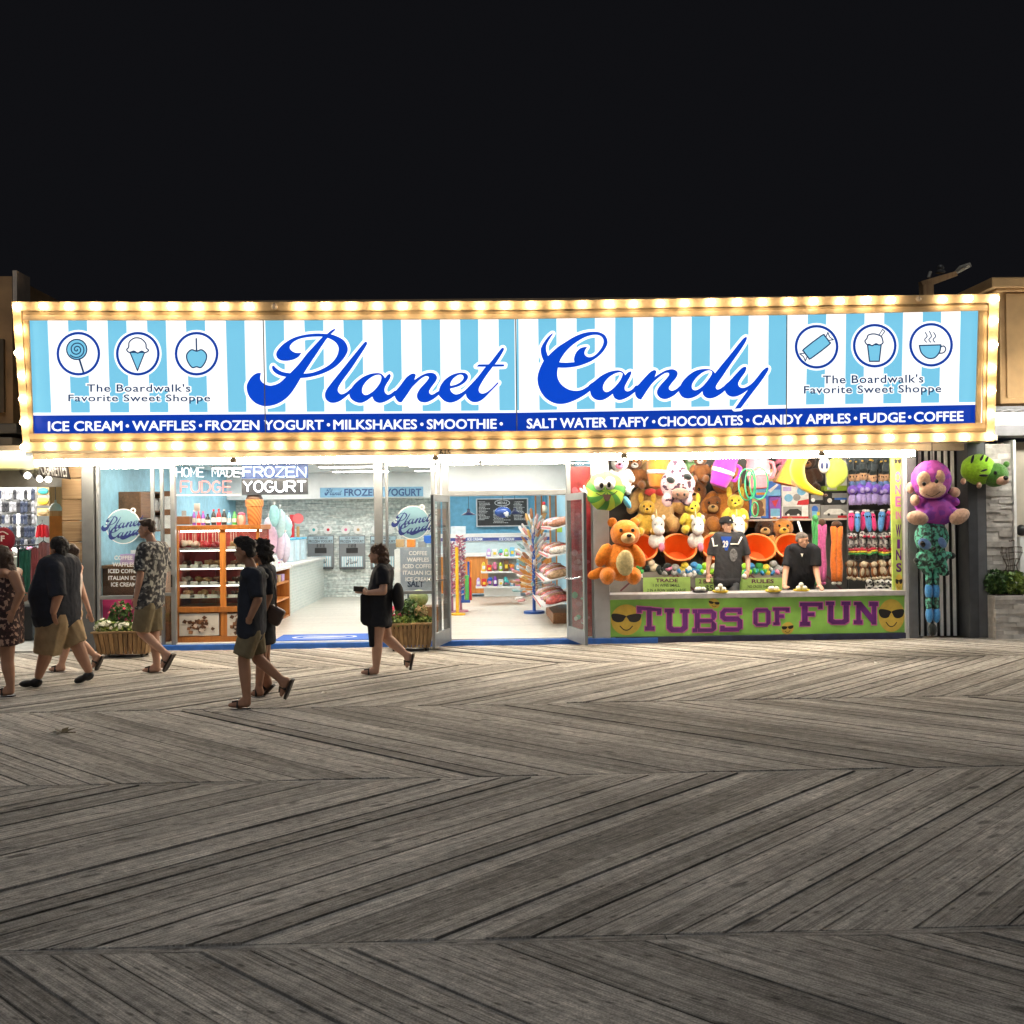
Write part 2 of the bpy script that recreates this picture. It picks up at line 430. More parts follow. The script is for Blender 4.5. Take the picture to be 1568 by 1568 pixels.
STR = [(43.4, 72.7, 50.3, 78.6), (104, 133, 109, 137.8), (164.5, 193.4, 168.9, 198), (225, 253.8, 229.6, 258), (284.4, 313.8, 290, 318), (345.7, 374.3, 349.5, 377.5),
       (406, 434.7, 409.7, 437.5), (466, 495, 469.7, 497), (525.7, 555, 529.4, 557), (585.4, 614, 588, 616), (644.8, 673.8, 647, 675), (704.5, 732.3, 706, 733), (763.3, 787.7, 764.7, 788.6),
       (791, 793.8, 791, 795), (824, 852, 826, 853), (882.8, 911, 883, 911), (942, 969.4, 942, 969.4), (1000.4, 1028, 1000, 1027.7), (1059, 1087.7, 1058.4, 1086.5), (1118, 1146.5, 1117, 1145), (1177, 1205.3, 1176, 1203.8),
       (1237, 1265.4, 1234, 1262), (1295.5, 1324, 1294, 1322), (1354, 1383, 1352.4, 1380), (1413, 1441.5, 1410, 1438), (1471, 1501, 1468, 1498)]
for a, b, c, d in STR:
    st.quad(SG(c, pl(B_STR, c), .003), SG(d, pl(B_STR, d), .003), SG(b, pl(T_PAN, b), .003), SG(a, pl(T_PAN, a), .003))
obj("blue_stripes", st, cyan, sign)
bd = MB()
for a, b in zip([46, 400, 790, 1204], [400, 790, 1204, 1500]):
    bd.quad(SG(a, pl(B_BOT, a), .003), SG(b, pl(B_BOT, b), .003), SG(b, pl(B_TOP, b), .003), SG(a, pl(B_TOP, a), .003))
obj("lower_band", bd, EM("sign_navy", (0.0, 0.040, 0.40), 1.0), sign)
# product names
lw = EM("sign_letter_white", (1, 1, 1), 1.1)
WORDS = [("ICE CREAM", 74, 187), ("WAFFLES", 203, 299), ("FROZEN YOGURT", 315, 495), ("MILKSHAKES", 511, 638), ("SMOOTHIE", 654, 760),
         ("SALT WATER TAFFY", 807, 993), ("CHOCOLATES", 1008, 1137), ("CANDY APPLES", 1153, 1302), ("FUDGE", 1318, 1386), ("COFFEE", 1400, 1475)]
def mid(x): return (pl(B_TOP, x) + pl(B_BOT, x)) / 2 + 2.6
for w, a, b in WORDS:
    wt = MB()
    for j_, (ex, ey) in enumerate(((0, 0), (.6, 0), (-.6, 0), (.35, .4), (-.35, .4), (.35, -.4), (-.35, -.4))):
        put_text(wt, w, (a + ex, mid(a) - 7.3 + ey), (b + ex, mid(b) - 7.3 + ey), (b + ex, mid(b) + 7.3 + ey), (a + ex, mid(a) + 7.3 + ey), at(.007 + j_ * .0004), 0, 0.0, 1.0)
    obj("product_lettering", wt, lw, sign)
for x in (195, 307, 503, 646, 767.5, 1001, 1145, 1310, 1393):
    wt = MB(); wt.poly([circ(x, mid(x), 2.6, 12)], at(.007)); obj("lettering_dot", wt, lw, sign)
# script lettering, outlines traced in enlarged views: (origin x, origin y, scale)
def tr(pts, o): return [((p[0] / o[2] + o[0], p[1] / o[2] + o[1]) + tuple(p[2:])) for p in pts]
k1, k2, k3, k4, k5, k6 = (370, 490, 8.711), (490, 500, 9.8), (630, 500, 9.8), (810, 490, 9.8), (900, 500, 9.8), (1030, 500, 9.8)
SCR = [
 ([tr([(1253, 128), (1225, 122), (1180, 150), (1140, 185), (1080, 225), (980, 330), (870, 450), (760, 590), (650, 705), (585, 765), (500, 840), (390, 875), (300, 850), (250, 790), (258, 705, 1), (200, 710), (130, 760), (75, 850), (68, 920), (95, 1010), (160, 1090), (240, 1135), (320, 1150), (430, 1135), (540, 1085), (640, 1000), (720, 890), (785, 780), (830, 710), (900, 600), (1000, 450), (1100, 300), (1150, 235), (1195, 185)], k1)]),
 ([tr([(800, 437, 1), (740, 438), (690, 425), (650, 390), (645, 350), (690, 295), (780, 250), (900, 228), (1020, 222), (1085, 225), (1150, 240), (1230, 280), (1280, 335), (1293, 400), (1265, 490), (1190, 580), (1080, 650), (950, 700), (830, 715), (740, 716), (640, 708), (540, 690), (470, 650), (430, 610), (412, 610), (405, 640), (430, 690), (500, 735), (590, 758), (700, 775), (800, 775), (920, 760), (1080, 715), (1230, 640), (1340, 540), (1405, 440), (1415, 370), (1380, 290), (1310, 235), (1200, 192), (1130, 185), (1000, 180), (850, 195), (700, 235), (570, 310), (490, 390), (460, 450), (475, 505), (530, 540), (610, 545), (700, 525), (760, 490)], k1)]),
 ([tr([(705, 240), (690, 225), (655, 250), (550, 375), (420, 535), (280, 710), (160, 860), (95, 950), (73, 1025), (88, 1090), (140, 1135), (200, 1147), (275, 1130), (350, 1085), (440, 1010), (500, 960), (470, 925), (400, 985), (330, 1015), (288, 998), (267, 950), (290, 885), (360, 780), (460, 645), (570, 480), (665, 335), (705, 265)], k2)]),
 ([tr([(470, 925), (540, 840), (640, 760), (750, 712), (850, 697), (910, 705), (950, 735), (975, 775, 1), (1010, 730), (1045, 710), (1062, 735), (1045, 790), (1000, 860), (970, 930), (975, 985), (1010, 1020), (1060, 1010), (1130, 960), (1180, 990), (1120, 1040), (1040, 1095), (960, 1135), (890, 1147), (830, 1125), (800, 1090), (785, 1050, 1), (720, 1100), (650, 1138), (590, 1147), (520, 1125), (460, 1075), (440, 1010)], k2),
   tr([(920, 760), (910, 735), (870, 725), (800, 745), (720, 800), (660, 870), (632, 940), (640, 1000), (680, 1027), (740, 1010), (820, 950), (890, 860), (915, 800)], k2)]),
 ([tr([(-250, 980), (-172, 890), (-82, 770), (-12, 715), (38, 705), (65, 725), (55, 765), (45, 802, 1), (140, 738), (230, 700), (300, 692), (360, 715), (385, 770), (360, 830), (300, 910), (265, 975), (285, 1015), (330, 1015), (415, 965), (455, 990), (400, 1035), (330, 1090), (250, 1130), (190, 1140), (120, 1120), (82, 1060), (90, 1000), (130, 930), (220, 830), (260, 770), (245, 748), (200, 750), (130, 795), (50, 870), (0, 925), (-70, 1030), (-150, 1140, 1), (-195, 1130), (-240, 1075), (-252, 1030)], k3)]),
 ([tr([(410, 1025), (412, 965), (432, 895), (490, 810), (570, 745), (660, 705), (760, 690), (820, 705), (850, 745), (838, 795), (785, 852), (700, 900), (580, 932, 1), (600, 980), (650, 1015), (705, 1012), (780, 975), (860, 910), (890, 950), (820, 1005), (740, 1080), (660, 1125), (580, 1143), (500, 1120), (445, 1072)], k3),
   tr([(585, 890, 1), (590, 840), (630, 780), (690, 735), (740, 722), (775, 740), (780, 780), (740, 830), (670, 870)], k3)]),
 ([tr([(1388, 330), (1370, 315), (1335, 345), (1250, 455), (1165, 560), (1100, 620), (1000, 750), (900, 860), (830, 935), (815, 1000), (830, 1060), (875, 1110), (930, 1135), (1000, 1130), (1080, 1085), (1180, 985), (1305, 855), (1300, 840), (1285, 843), (1200, 930), (1120, 990), (1060, 1005), (1020, 985), (1012, 930), (1050, 850), (1120, 740), (1220, 605), (1280, 530), (1350, 420), (1385, 355)], k3)]),
 ([tr([(1010, 568, 1), (1375, 568), (1386, 584), (1370, 600), (1000, 603), (988, 590)], k3)]),
 ([tr([(360, 207), (340, 206), (280, 260), (215, 350), (178, 430), (180, 500), (200, 570), (220, 612, 1), (170, 710), (130, 840), (135, 960), (180, 1080), (260, 1180), (370, 1245), (480, 1262), (600, 1240), (740, 1180), (850, 1115), (915, 1065), (1010, 1000), (1000, 915), (900, 985), (800, 1045), (700, 1062), (590, 1040), (490, 970), (435, 880), (425, 790), (435, 715, 1), (550, 717), (700, 700), (850, 655), (980, 590), (1090, 500), (1165, 390), (1178, 310), (1140, 230), (1060, 185), (950, 175), (820, 195), (680, 250), (540, 335), (420, 415), (285, 540, 1), (258, 450), (265, 370), (310, 285)], k4),
   tr([(455, 635, 1), (560, 640), (680, 632, 1), (675, 580), (700, 500), (760, 430), (830, 405), (875, 405, 1), (840, 460), (835, 510), (870, 550), (930, 555), (1000, 520), (1080, 430), (1118, 340), (1105, 270), (1050, 230), (960, 225), (850, 255), (730, 320), (620, 405), (540, 490), (480, 580)], k4)]),
 ([tr([(10, 890), (100, 820), (200, 740), (320, 680), (440, 657), (510, 670), (545, 700), (560, 730, 1), (600, 690), (640, 672), (655, 690), (635, 750), (585, 840), (555, 910), (565, 960), (610, 970), (670, 940), (730, 880), (760, 950), (700, 990), (620, 1050), (540, 1090), (470, 1105), (410, 1080), (385, 1045), (375, 1010, 1), (310, 1060), (240, 1098), (170, 1108), (100, 1085), (50, 1030), (35, 970, 1)], k5),
   tr([(522, 720), (510, 695), (470, 688), (400, 710), (320, 760), (255, 835), (228, 905), (240, 960), (280, 982), (340, 960), (420, 890), (490, 800)], k5)]),
 ([tr([(710, 990), (715, 920), (780, 850), (860, 760), (940, 680), (1000, 652), (1030, 675), (1020, 715), (1005, 755, 1), (1090, 700), (1180, 655), (1270, 640), (1330, 665), (1350, 710), (1325, 770), (1260, 850), (1218, 915), (1235, 955), (1280, 960), (1340, 930), (1395, 885), (1440, 930), (1370, 970), (1300, 1030), (1220, 1075), (1150, 1090), (1080, 1065), (1040, 1010), (1045, 950), (1090, 880), (1180, 780), (1220, 720), (1205, 695), (1150, 705), (1070, 760), (980, 840), (900, 945), (800, 1098, 1), (750, 1080), (715, 1030)], k5)]),
 ([tr([(95, 970), (115, 885, 1), (160, 810), (250, 720), (350, 660), (450, 637), (540, 638), (600, 660), (635, 700, 1), (740, 570), (880, 400), (1000, 250), (1060, 180), (1100, 155), (1115, 175), (1090, 240), (1000, 380), (880, 550), (760, 730), (670, 860), (648, 910), (665, 942), (710, 935), (780, 890), (830, 920), (785, 960), (720, 1015), (630, 1065), (550, 1080), (490, 1060), (455, 1020), (447, 970, 1), (380, 1030), (290, 1072), (210, 1080), (150, 1060), (110, 1015)], k6),
   tr([(592, 690), (575, 665), (530, 660), (450, 690), (370, 755), (310, 830), (288, 890), (300, 940), (345, 955), (420, 920), (500, 840), (570, 745)], k6)]),
 ([tr([(785, 960), (770, 895), (860, 810), (960, 700), (1040, 620), (1090, 603), (1108, 625), (1085, 690), (1020, 780), (985, 850), (1000, 900), (1045, 920), (1110, 905), (1190, 850), (1270, 760), (1340, 670), (1400, 618), (1430, 615), (1440, 640), (1410, 700), (1330, 820), (1200, 990), (1020, 1228, 1), (930, 1235, 1), (1010, 1120), (1130, 950, 1), (1060, 1000), (970, 1045), (890, 1055), (830, 1030), (795, 990)], k6)]),
]
halo = MB(); scr = MB()
for i, loops in enumerate(SCR):
    ls = [spline(l, 4) for l in loops]
    for l in ls: halo.stroke(l, 4.0, at(.006 + i * 0.0002), 0, True, True)
    scr.poly(ls, at(.010 + i * 0.0003))
obj("script_halo", halo, ws, sign)
obj("script_lettering", scr, EM("sign_royal_blue", (0.0, 0.062, 0.60), 1.0), sign)
# taglines
ink = EM("sign_ink", (0.012, 0.05, 0.14), 1.0)
for s_, a, b, y0, y1, sl in (("The Boardwalk's", 133, 291.6, 588, 600, 0), ("Favorite Sweet Shoppe", 104.6, 322, 604, 618, 0),
                             ("The Boardwalk's", 1260, 1414, 574.5, 587.5, -1.6), ("Favorite Sweet Shoppe", 1231, 1441.5, 591, 606.5, -2.2)):
    hl = MB(); tg = MB()
    for mb, o, d, bo in ((hl, .006, 2.0, 0.075), (tg, .010, 0.0, 0.012)):
        put_text(mb, s_, (a - d, y0 - d), (b + d, y0 + sl - d), (b + d, y1 + sl + d), (a - d, y1 + d), at(o), 0, bo, 1.08)
    th = obj("tagline_halo", hl, ws, sign); obj("tagline_lettering", tg, ink, th)
# six round icons
def icon(name, cx, cy, paint):
    mb = MB()
    mb.poly([circ(cx, cy, 36.5, 40)], at(.0055), mi=0)
    mb.poly([circ(cx, cy, 33.5, 40), circ(cx, cy, 29.5, 40)], at(.0085), mi=1)
    paint(mb, cx, cy)
    obj(name, mb, [ws, EM("sign_ring_blue", (0.0, 0.045, 0.36), 1.0), cyan, ink], sign)
def outline(mb, pts, w=1.0, closed=True, fill=None, o=.0085):
    if fill is not None: mb.poly([pts], at(o), mi=fill)
    mb.stroke(pts, w, at(o + .003), 3, closed)
def lolly(mb, cx, cy):
    c = (cx - 2.5, cy - 6.5)
    outline(mb, circ(c[0], c[1], 15.5, 24), 1.0, True, 2)
    mb.stroke([(c[0] + (1 + 12 * t) * math.cos(t * 15), c[1] + (1 + 12 * t) * math.sin(t * 15)) for t in [i / 40 for i in range(41)]], 0.9, at(.012), 3)
    mb.stroke([(c[0] + 4, c[1] + 15), (c[0] + 10, c[1] + 34)], 1.5, at(.012), 3)
def cone(mb, cx, cy):
    outline(mb, [(cx - 12, cy - 2), (cx + 10.5, cy - 2), (cx - 0.5, cy + 26)], 0.9, True, 2)
    top = spline([(cx - 13, cy - 2), (cx - 17, cy - 6), (cx - 14, cy - 10), (cx - 13, cy - 18), (cx - 5, cy - 24), (cx + 5, cy - 23), (cx + 12, cy - 16), (cx + 13, cy - 9), (cx + 16.5, cy - 5), (cx + 11, cy - 1.5), (cx + 6, cy - 4), (cx, cy - 1), (cx - 6, cy - 4)], 4)
    outline(mb, top, 1.0, True, 0, .0125)
def apple(mb, cx, cy):
    outline(mb, spline([(cx, cy - 4), (cx + 8, cy - 6), (cx + 15, cy + 1), (cx + 14, cy + 11), (cx + 7, cy + 21), (cx, cy + 20), (cx - 7, cy + 21), (cx - 14, cy + 11), (cx - 15, cy + 1), (cx - 8, cy - 6)], 4), 1.0, True, 2)
    mb.stroke([(cx, cy - 4), (cx - 0.5, cy - 23)], 1.2, at(.012), 3)
def sweet(mb, cx, cy):
    a = -0.65; f = lambda u, v: (cx + u * math.cos(a) - v * math.sin(a), cy + u * math.sin(a) + v * math.cos(a))
    outline(mb, [f(*p) for p in spline([(-17, -9), (17, -9), (20, -6), (20, 6), (17, 9), (-17, 9), (-20, 6), (-20, -6)], 2)], 1.0, True, 2)
    for s_ in (1, -1): outline(mb, [f(*p) for p in ((20 * s_, -3), (27 * s_, -7), (25 * s_, 0), (27 * s_, 7), (20 * s_, 3))], 0.8, True, 0)
def shake(mb, cx, cy):
    outline(mb, [(cx - 11, cy - 1), (cx + 10, cy - 2), (cx + 7, cy + 24), (cx - 8, cy + 24)], 1.0, True, 2)
    outline(mb, [(cx + 5, cy - 14), (cx + 12, cy - 25), (cx + 15.5, cy - 22), (cx + 9, cy - 13)], 0.7, True, 0)
    outline(mb, spline([(cx - 12, cy - 2), (cx - 15, cy - 7), (cx - 12, cy - 11), (cx - 10, cy - 16), (cx - 3, cy - 18), (cx + 4, cy - 17), (cx + 10, cy - 14), (cx + 12, cy - 9), (cx + 12.5, cy - 4), (cx + 7, cy - 1), (cx + 2, cy - 3), (cx - 4, cy), (cx - 8, cy - 2)], 4), 1.0, True, 0, .0125)
def coffee(mb, cx, cy):
    outline(mb, spline([(cx - 18, cy + 1, 1), (cx + 15, cy, 1), (cx + 13, cy + 11), (cx + 5, cy + 20), (cx - 6, cy + 20), (cx - 15, cy + 12)], 4), 1.0, True, 2)
    mb.stroke(spline([(cx + 15, cy + 3), (cx + 20, cy + 2), (cx + 22.5, cy + 7), (cx + 19, cy + 12), (cx + 13, cy + 13)], 4, False), 1.0, at(.012), 3)
    for dx in (-8, -1.5, 5):
        mb.stroke(spline([(cx + dx + 1, cy - 4), (cx + dx - 2, cy - 8), (cx + dx + 2, cy - 13), (cx + dx - 1, cy - 19 - (2 if dx == -1.5 else 0))], 4, False), 0.8, at(.012), 3)
for n_, cx, cy_, f in (("lollipop_icon", 120, 541.6, lolly), ("cone_icon", 211, 541.6, cone), ("apple_icon", 301, 541.6, apple), ("sweet_icon", 1250.4, 531, sweet), ("shake_icon", 1339.4, 529.3, shake), ("cup_icon", 1425.7, 528, coffee)):
    icon(n_, cx, cy_, f)
# panel joints
for a, b in ((403, 406.5), (789.5, 791.5), (1205, 1204)):
    jt = MB(); jt.stroke([(a, pl(T_PAN, a)), (b, pl(B_BOT, b))], 0.8, at(.014), 0, False, False)
    obj("panel_joint", jt, M("joint_grey", (0.25, 0.25, 0.25), 0.5), sign)
# frame: bulb channel, two mouldings, box behind
br = M("sign_brass", (0.44, 0.32, 0.17), 0.42, var=0.2, scale=4)
ch = MB(); mo1 = MB(); mo2 = MB()
tb = lambda x: pl(T_BULB, x); bb = lambda x: pl(B_BULB, x); tp = lambda x: pl(T_PAN, x); bp_ = lambda x: pl(B_BOT, x)
rail(ch, lambda x: tb(x) - 7, lambda x: tb(x) + 6.5, 18, 1530.5, .03, .03, .10, 0, 18.8, 1530)
rail(ch, lambda x: bb(x) - 6.5, lambda x: bb(x) + 7, 35, 1523, .03, .03, .10, 0, 36.5, 1522)
ch_side = [((18.9, tb(18) + 6.6), (32, tb(32) + 6.6), (45.5, bb(40) - 6.6), (34.8, bb(40) - 6.6)), ((1514.5, tb(1514) + 6.6), (1530, tb(1530) + 6.6), (1523, bb(1520) - 6.6), (1510.5, bb(1510) - 6.6))]
for q in ch_side:
    p = [SG(*v, .03) for v in (q[3], q[2], q[1], q[0])]; b_ = [v - SN * .10 for v in p]
    ch.hexa([b_[0], b_[1], p[1], p[0], b_[3], b_[2], p[2], p[3]])
obj("bulb_channel", ch, M("bulb_channel_paint", (0.58, 0.43, 0.24), 0.5, var=0.15, scale=6), sign)
rail(mo1, lambda x: tb(x) + 6.5, lambda x: tp(x) - 7.5, 32, 1514, .012, .012, .06)
rail(mo1, lambda x: bp_(x) + 7.5, lambda x: bb(x) - 6.5, 45, 1511, .012, .012, .06)
rail(mo2, lambda x: tp(x) - 7.5, lambda x: tp(x) + .5, 34.5, 1512, .045, .02, .06)
rail(mo2, lambda x: bp_(x) - .5, lambda x: bp_(x) + 7.5, 43.5, 1509, .02, .045, .06)
for mb, q, o in ((mo1, ((32, tb(32) + 6.5), (37, tb(37) + 6.5), (46, bb(46) - 6.5), (45, bb(46) - 6.5)), .012), (mo2, ((35.5, tp(36)), (44, tp(44)), (51, bp_(51)), (44, bp_(44))), .03),
                (mo1, ((1507, tb(1507) + 6.5), (1514.5, tb(1514) + 6.5), (1510.5, bb(1510) - 6.5), (1504, bb(1504) - 6.5)), .012), (mo2, ((1499, tp(1499)), (1507.3, tp(1507)), (1502, bp_(1502)), (1494, bp_(1494))), .03)):
    p = [SG(*v, o) for v in (q[3], q[2], q[1], q[0])]; b_ = [v - SN * .05 for v in p]
    mb.hexa([b_[0], b_[1], p[1], p[0], b_[3], b_[2], p[2], p[3]])
obj("outer_moulding", mo1, br, sign, bevel=.004)
obj("inner_moulding", mo2, br, sign, bevel=.004)
bx = MB()
c4 = [SG(36.5, bb(36) + 6, -.08), SG(1522, bb(1522) + 6, -.08), SG(1529.5, tb(1529) - 6, -.08), SG(19.5, tb(20) - 6, -.08)]
def back(v, y): return Vector((v.x, y, v.z))
bx.hexa([c4[0], c4[1], back(c4[1], -0.30), back(c4[0], -0.30), c4[3], c4[2], back(c4[2], -0.45), back(c4[3], -0.45)])
obj("cabinet", bx, M("sign_cabinet", (0.30, 0.22, 0.14), 0.6), sign)
# bulbs
BULB = EM("bulb_glow", (1.0, 0.74, 0.45), 62.0, (1, 0.8, 0.5)); DEAD = M("dead_bulb", (0.55, 0.45, 0.33), 0.15)
b0 = MB(); b0.lathe([(0.018, 0), (0.02, 0.012), (0.036, 0.03), (0.041, 0.052), (0.034, 0.078), (0.015, 0.092), (0.0, 0.094)], (0, 0, 0), SN.to_track_quat('Z', 'Y').to_matrix(), 10)
spots = []
n = 39
for i in range(n):
    x = 27 + (1522 - 27) * i / (n - 1); spots.append((x, tb(x)))
    x = 37 + (1516 - 37) * i / (n - 1); spots.append((x, bb(x)))
for i in range(1, 6):
    t = i / 6; spots.append((lerp(26.5, 40, t), lerp(469, 683, t))); spots.append((lerp(1521, 1515.5, t), lerp(457, 669, t)))
off_ = {min(spots, key=lambda q: abs(q[0] - d) + abs(q[1] - y)) for d, y in ((437, 469), (1404, 458))}
bm_on = None
rb = random.Random(2)
for q in spots:
    w = SG(*q, .031)
    if bm_on is None:
        o = obj("bulb", b0, BULB, None, smooth=True); bm_on = o
    else:
        o = bm_on.copy(); COL.objects.link(o)
    o.parent = sign; o.location = w - WLOC[sign.name]; o.rotation_euler = (rb.uniform(-.16, .16), rb.uniform(-.1, .1), rb.uniform(-.2, .2)); f_ = rb.uniform(.88, 1.1); o.scale = (f_, f_, f_)
    if q in off_:
        o.data = o.data.copy(); o.data.materials[0] = DEAD; o['label'] = "dead bulb that gives no light"
# ------------------------------------------------------------------ buildings
def FX(px, Y=0.0, py=850): return P(px, py, Y).x
def FZ(px, py, Y=0.0): return P(px, py, Y).z
def coordmat(name, build):
    if name in MATS: return MATS[name]
    m = bpy.data.materials.new(name); m.use_nodes = True; MATS[name] = m
    nt = m.node_tree; build(nt.nodes, nt.links, nt.nodes["Principled BSDF"]); return m
def planar(N, L, axes):
    tc = N.new("ShaderNodeTexCoord"); s = N.new("ShaderNodeSeparateXYZ"); c = N.new("ShaderNodeCombineXYZ")
    L.new(tc.outputs["Object"], s.inputs[0]); L.new(s.outputs[axes[0]], c.inputs[0]); L.new(s.outputs[axes[1]], c.inputs[1])
    return c.outputs[0]
def bricks(name, c1, c2, mortar, bw, bh, axes="xz", ms=0.004, bump=0.4, rough=0.6, colvar=0.5, pal=None):
    def f(N, L, b):
        v = planar(N, L, [{"x": 0, "y": 1, "z": 2}[a] for a in axes])
        t = N.new("ShaderNodeTexBrick"); L.new(v, t.inputs["Vector"]); t.inputs["Scale"].default_value = 1
        t.inputs["Color1"].default_value = (*c1, 1); t.inputs["Color2"].default_value = (*c2, 1); t.inputs["Mortar"].default_value = (*mortar, 1)
        t.inputs["Brick Width"].default_value = bw; t.inputs["Row Height"].default_value = bh; t.inputs["Mortar Size"].default_value = ms
        t.offset = 0.37; t.offset_frequency = 2; t.squash = 1.6; t.squash_frequency = 3
        nz = N.new("ShaderNodeTexNoise"); nz.inputs["Scale"].default_value = 14; nz.inputs["Detail"].default_value = 6; L.new(v, nz.inputs["Vector"])
        mr = N.new("ShaderNodeMapRange"); mr.inputs[1].default_value = .3; mr.inputs[2].default_value = .7; mr.inputs[3].default_value = 1 - colvar * .5; mr.inputs[4].default_value = 1 + colvar * .4
        L.new(nz.outputs[0], mr.inputs[0])
        mx = N.new("ShaderNodeVectorMath"); mx.operation = 'SCALE'; L.new(t.outputs[0], mx.inputs[0]); L.new(mr.outputs[0], mx.inputs["Scale"]); L.new(mx.outputs[0], b.inputs["Base Color"])
        bp = N.new("ShaderNodeBump"); bp.inputs["Strength"].default_value = bump; bp.inputs["Distance"].default_value = .02; bp.invert = True
        L.new(t.outputs["Fac"], bp.inputs["Height"]); L.new(bp.outputs[0], b.inputs["Normal"]); b.inputs["Roughness"].default_value = rough
    return coordmat(name, f)
def wood(name, c0, c1, along="x", rough=0.5, fine=1.0, grain=26):
    def f(N, L, b):
        tc = N.new("ShaderNodeTexCoord"); mp = N.new("ShaderNodeMapping"); sc = [grain * fine] * 3; sc["xyz".index(along)] = 1.6 * fine
        mp.inputs["Scale"].default_value = sc; L.new(tc.outputs["Object"], mp.inputs[0])
        geo = N.new("ShaderNodeAttribute"); geo.attribute_name = "tone"; ad = N.new("ShaderNodeVectorMath"); ad.operation = 'ADD'; rs = N.new("ShaderNodeVectorMath"); rs.operation = 'SCALE'; rs.inputs[0].default_value = (31, 17, 43)
        L.new(geo.outputs["Fac"], rs.inputs["Scale"]); L.new(mp.outputs[0], ad.inputs[0]); L.new(rs.outputs[0], ad.inputs[1])
        nz = N.new("ShaderNodeTexNoise"); nz.inputs["Detail"].default_value = 6; nz.inputs["Distortion"].default_value = 1.1; nz.inputs["Scale"].default_value = 1; L.new(ad.outputs[0], nz.inputs["Vector"])
        r = N.new("ShaderNodeValToRGB"); r.color_ramp.elements[0].position = .3; r.color_ramp.elements[1].position = .7
        r.color_ramp.elements[0].color = (*c0, 1); r.color_ramp.elements[1].color = (*c1, 1); L.new(nz.outputs[0], r.inputs[0])
        mr = N.new("ShaderNodeMapRange"); mr.inputs[3].default_value = .62; mr.inputs[4].default_value = 1.25; L.new(geo.outputs["Fac"], mr.inputs[0])
        mx = N.new("ShaderNodeVectorMath"); mx.operation = 'SCALE'; L.new(r.outputs[0], mx.inputs[0]); L.new(mr.outputs[0], mx.inputs["Scale"]); L.new(mx.outputs[0], b.inputs["Base Color"])
        b.inputs["Roughness"].default_value = rough
        bp = N.new("ShaderNodeBump"); bp.inputs["Strength"].default_value = .25; bp.inputs["Distance"].default_value = .004; L.new(nz.outputs[0], bp.inputs["Height"]); L.new(bp.outputs[0], b.inputs["Normal"])
    return coordmat(name, f)
ALU = M("aluminium_frame", (0.24, 0.255, 0.27), 0.38, metal=0.35, var=0.06)
WHITE = M("white_paint", (0.78, 0.78, 0.76), 0.5, var=0.05)
GREYP = M("grey_post_paint", (0.11, 0.118, 0.125), 0.5, var=0.15, scale=5)
DARKP = M("dark_post_paint", (0.055, 0.06, 0.068), 0.45, var=0.2, scale=5)
GL = glass()
ORW = wood("orange_oak", (0.40, 0.135, 0.022), (0.60, 0.23, 0.05), "z", 0.4)
BLK = M("black_plastic", (0.012, 0.012, 0.013), 0.4)
X0, X1 = FX(145), FX(932)             # the candy shop between its left post and the game booth
FL = 0.09                             # shop floor level
ZT = FZ(784, 707)                     # top of the shop front
ZC = 3.02                             # ceiling
shop = thing("candy_shop", "brightly lit candy shop with glass front, open double doors and white ceiling", "shop", ((X0 + X1) / 2, 0.1, 0))
def sh(name, mb, m, **k): return obj(name, mb, m, shop, **k)
XL, XR = X0 - 0.1, FX(917)            # inside faces of side walls
DEP = 12.2
XB = FX(672, 9.6, 850)                # end of the yogurt wall
w = MB(); w.box(XL - 0.15, XL, 0.12, DEP, FL, ZC); sh("side_wall", w, M("pale_blue_wall", (0.30, 0.55, 0.68), 0.6))
w = MB(); w.box(XR, XR + 0.12, 0.12, DEP, FL, ZC); sh("side_wall", w, M("pale_blue_wall", (0.30, 0.55, 0.68), 0.6))
w = MB(); w.box(XL, XR, DEP, DEP + .12, FL, ZC); sh("rear_wall", w, M("blue_wall", (0.14, 0.42, 0.62), 0.55))
mosaic = bricks("glass_mosaic", (0.82, 0.86, 0.82), (0.36, 0.45, 0.44), (0.62, 0.66, 0.64), 0.22, 0.034, colvar=.7, rough=.35)
w = MB(); w.box(XL, XB, 9.6, 9.74, FL, ZC); sh("mosaic_wall", w, mosaic)
w = MB(); w.box(XL, XB + .02, 8.7, 9.595, FZ(560, 763, 8.7), ZC - .002); sh("bulkhead", w, WHITE)
w = MB(); w.box(XL - .15, XR + .12, -0.02, DEP + .12, ZC, ZC + .12); sh("ceiling", w, WHITE)
w = MB(); w.box(FX(668, 4.0), XR, 4.0, 4.25, FZ(784, 757, 4.0) - .02, ZC - .003); sh("bulkhead", w, M("soffit_white", (0.72, 0.72, 0.70), 0.5, var=.04))
w = MB(); w.box(XL - .15, X1 - .02, 0.0, 0.12, ZT + .06, 4.55)
sh("fascia_wall", w, M("fascia_tan", (0.55, 0.45, 0.32), 0.6))
w = MB(); w.box(-9.3, FX(1500), -0.62, 0.0, SB.z + 0.05, SB.z + 0.12); sh("soffit", w, M("soffit_cream", (0.7, 0.62, 0.48), 0.55))
w = MB(); w.box(XL - .15, XR + .12, -0.02, DEP, ZC + .6, ZC + .75); w.box(XL - .15, XR + .12, DEP, DEP + .12, ZC + .12, ZC + .6); sh("roof", w, M("roof_grey", (0.2, 0.2, 0.2), 0.8))
fl = bricks("pale_floor_planks", (0.70, 0.66, 0.58), (0.60, 0.57, 0.50), (0.5, 0.47, 0.42), 1.2, 0.15, "xy", .002, .1, .3, .25)
f = MB(); f.box(XL - .15, XR + .12, 0.06, DEP + .1, -0.1, FL); struct("floor", f, fl)
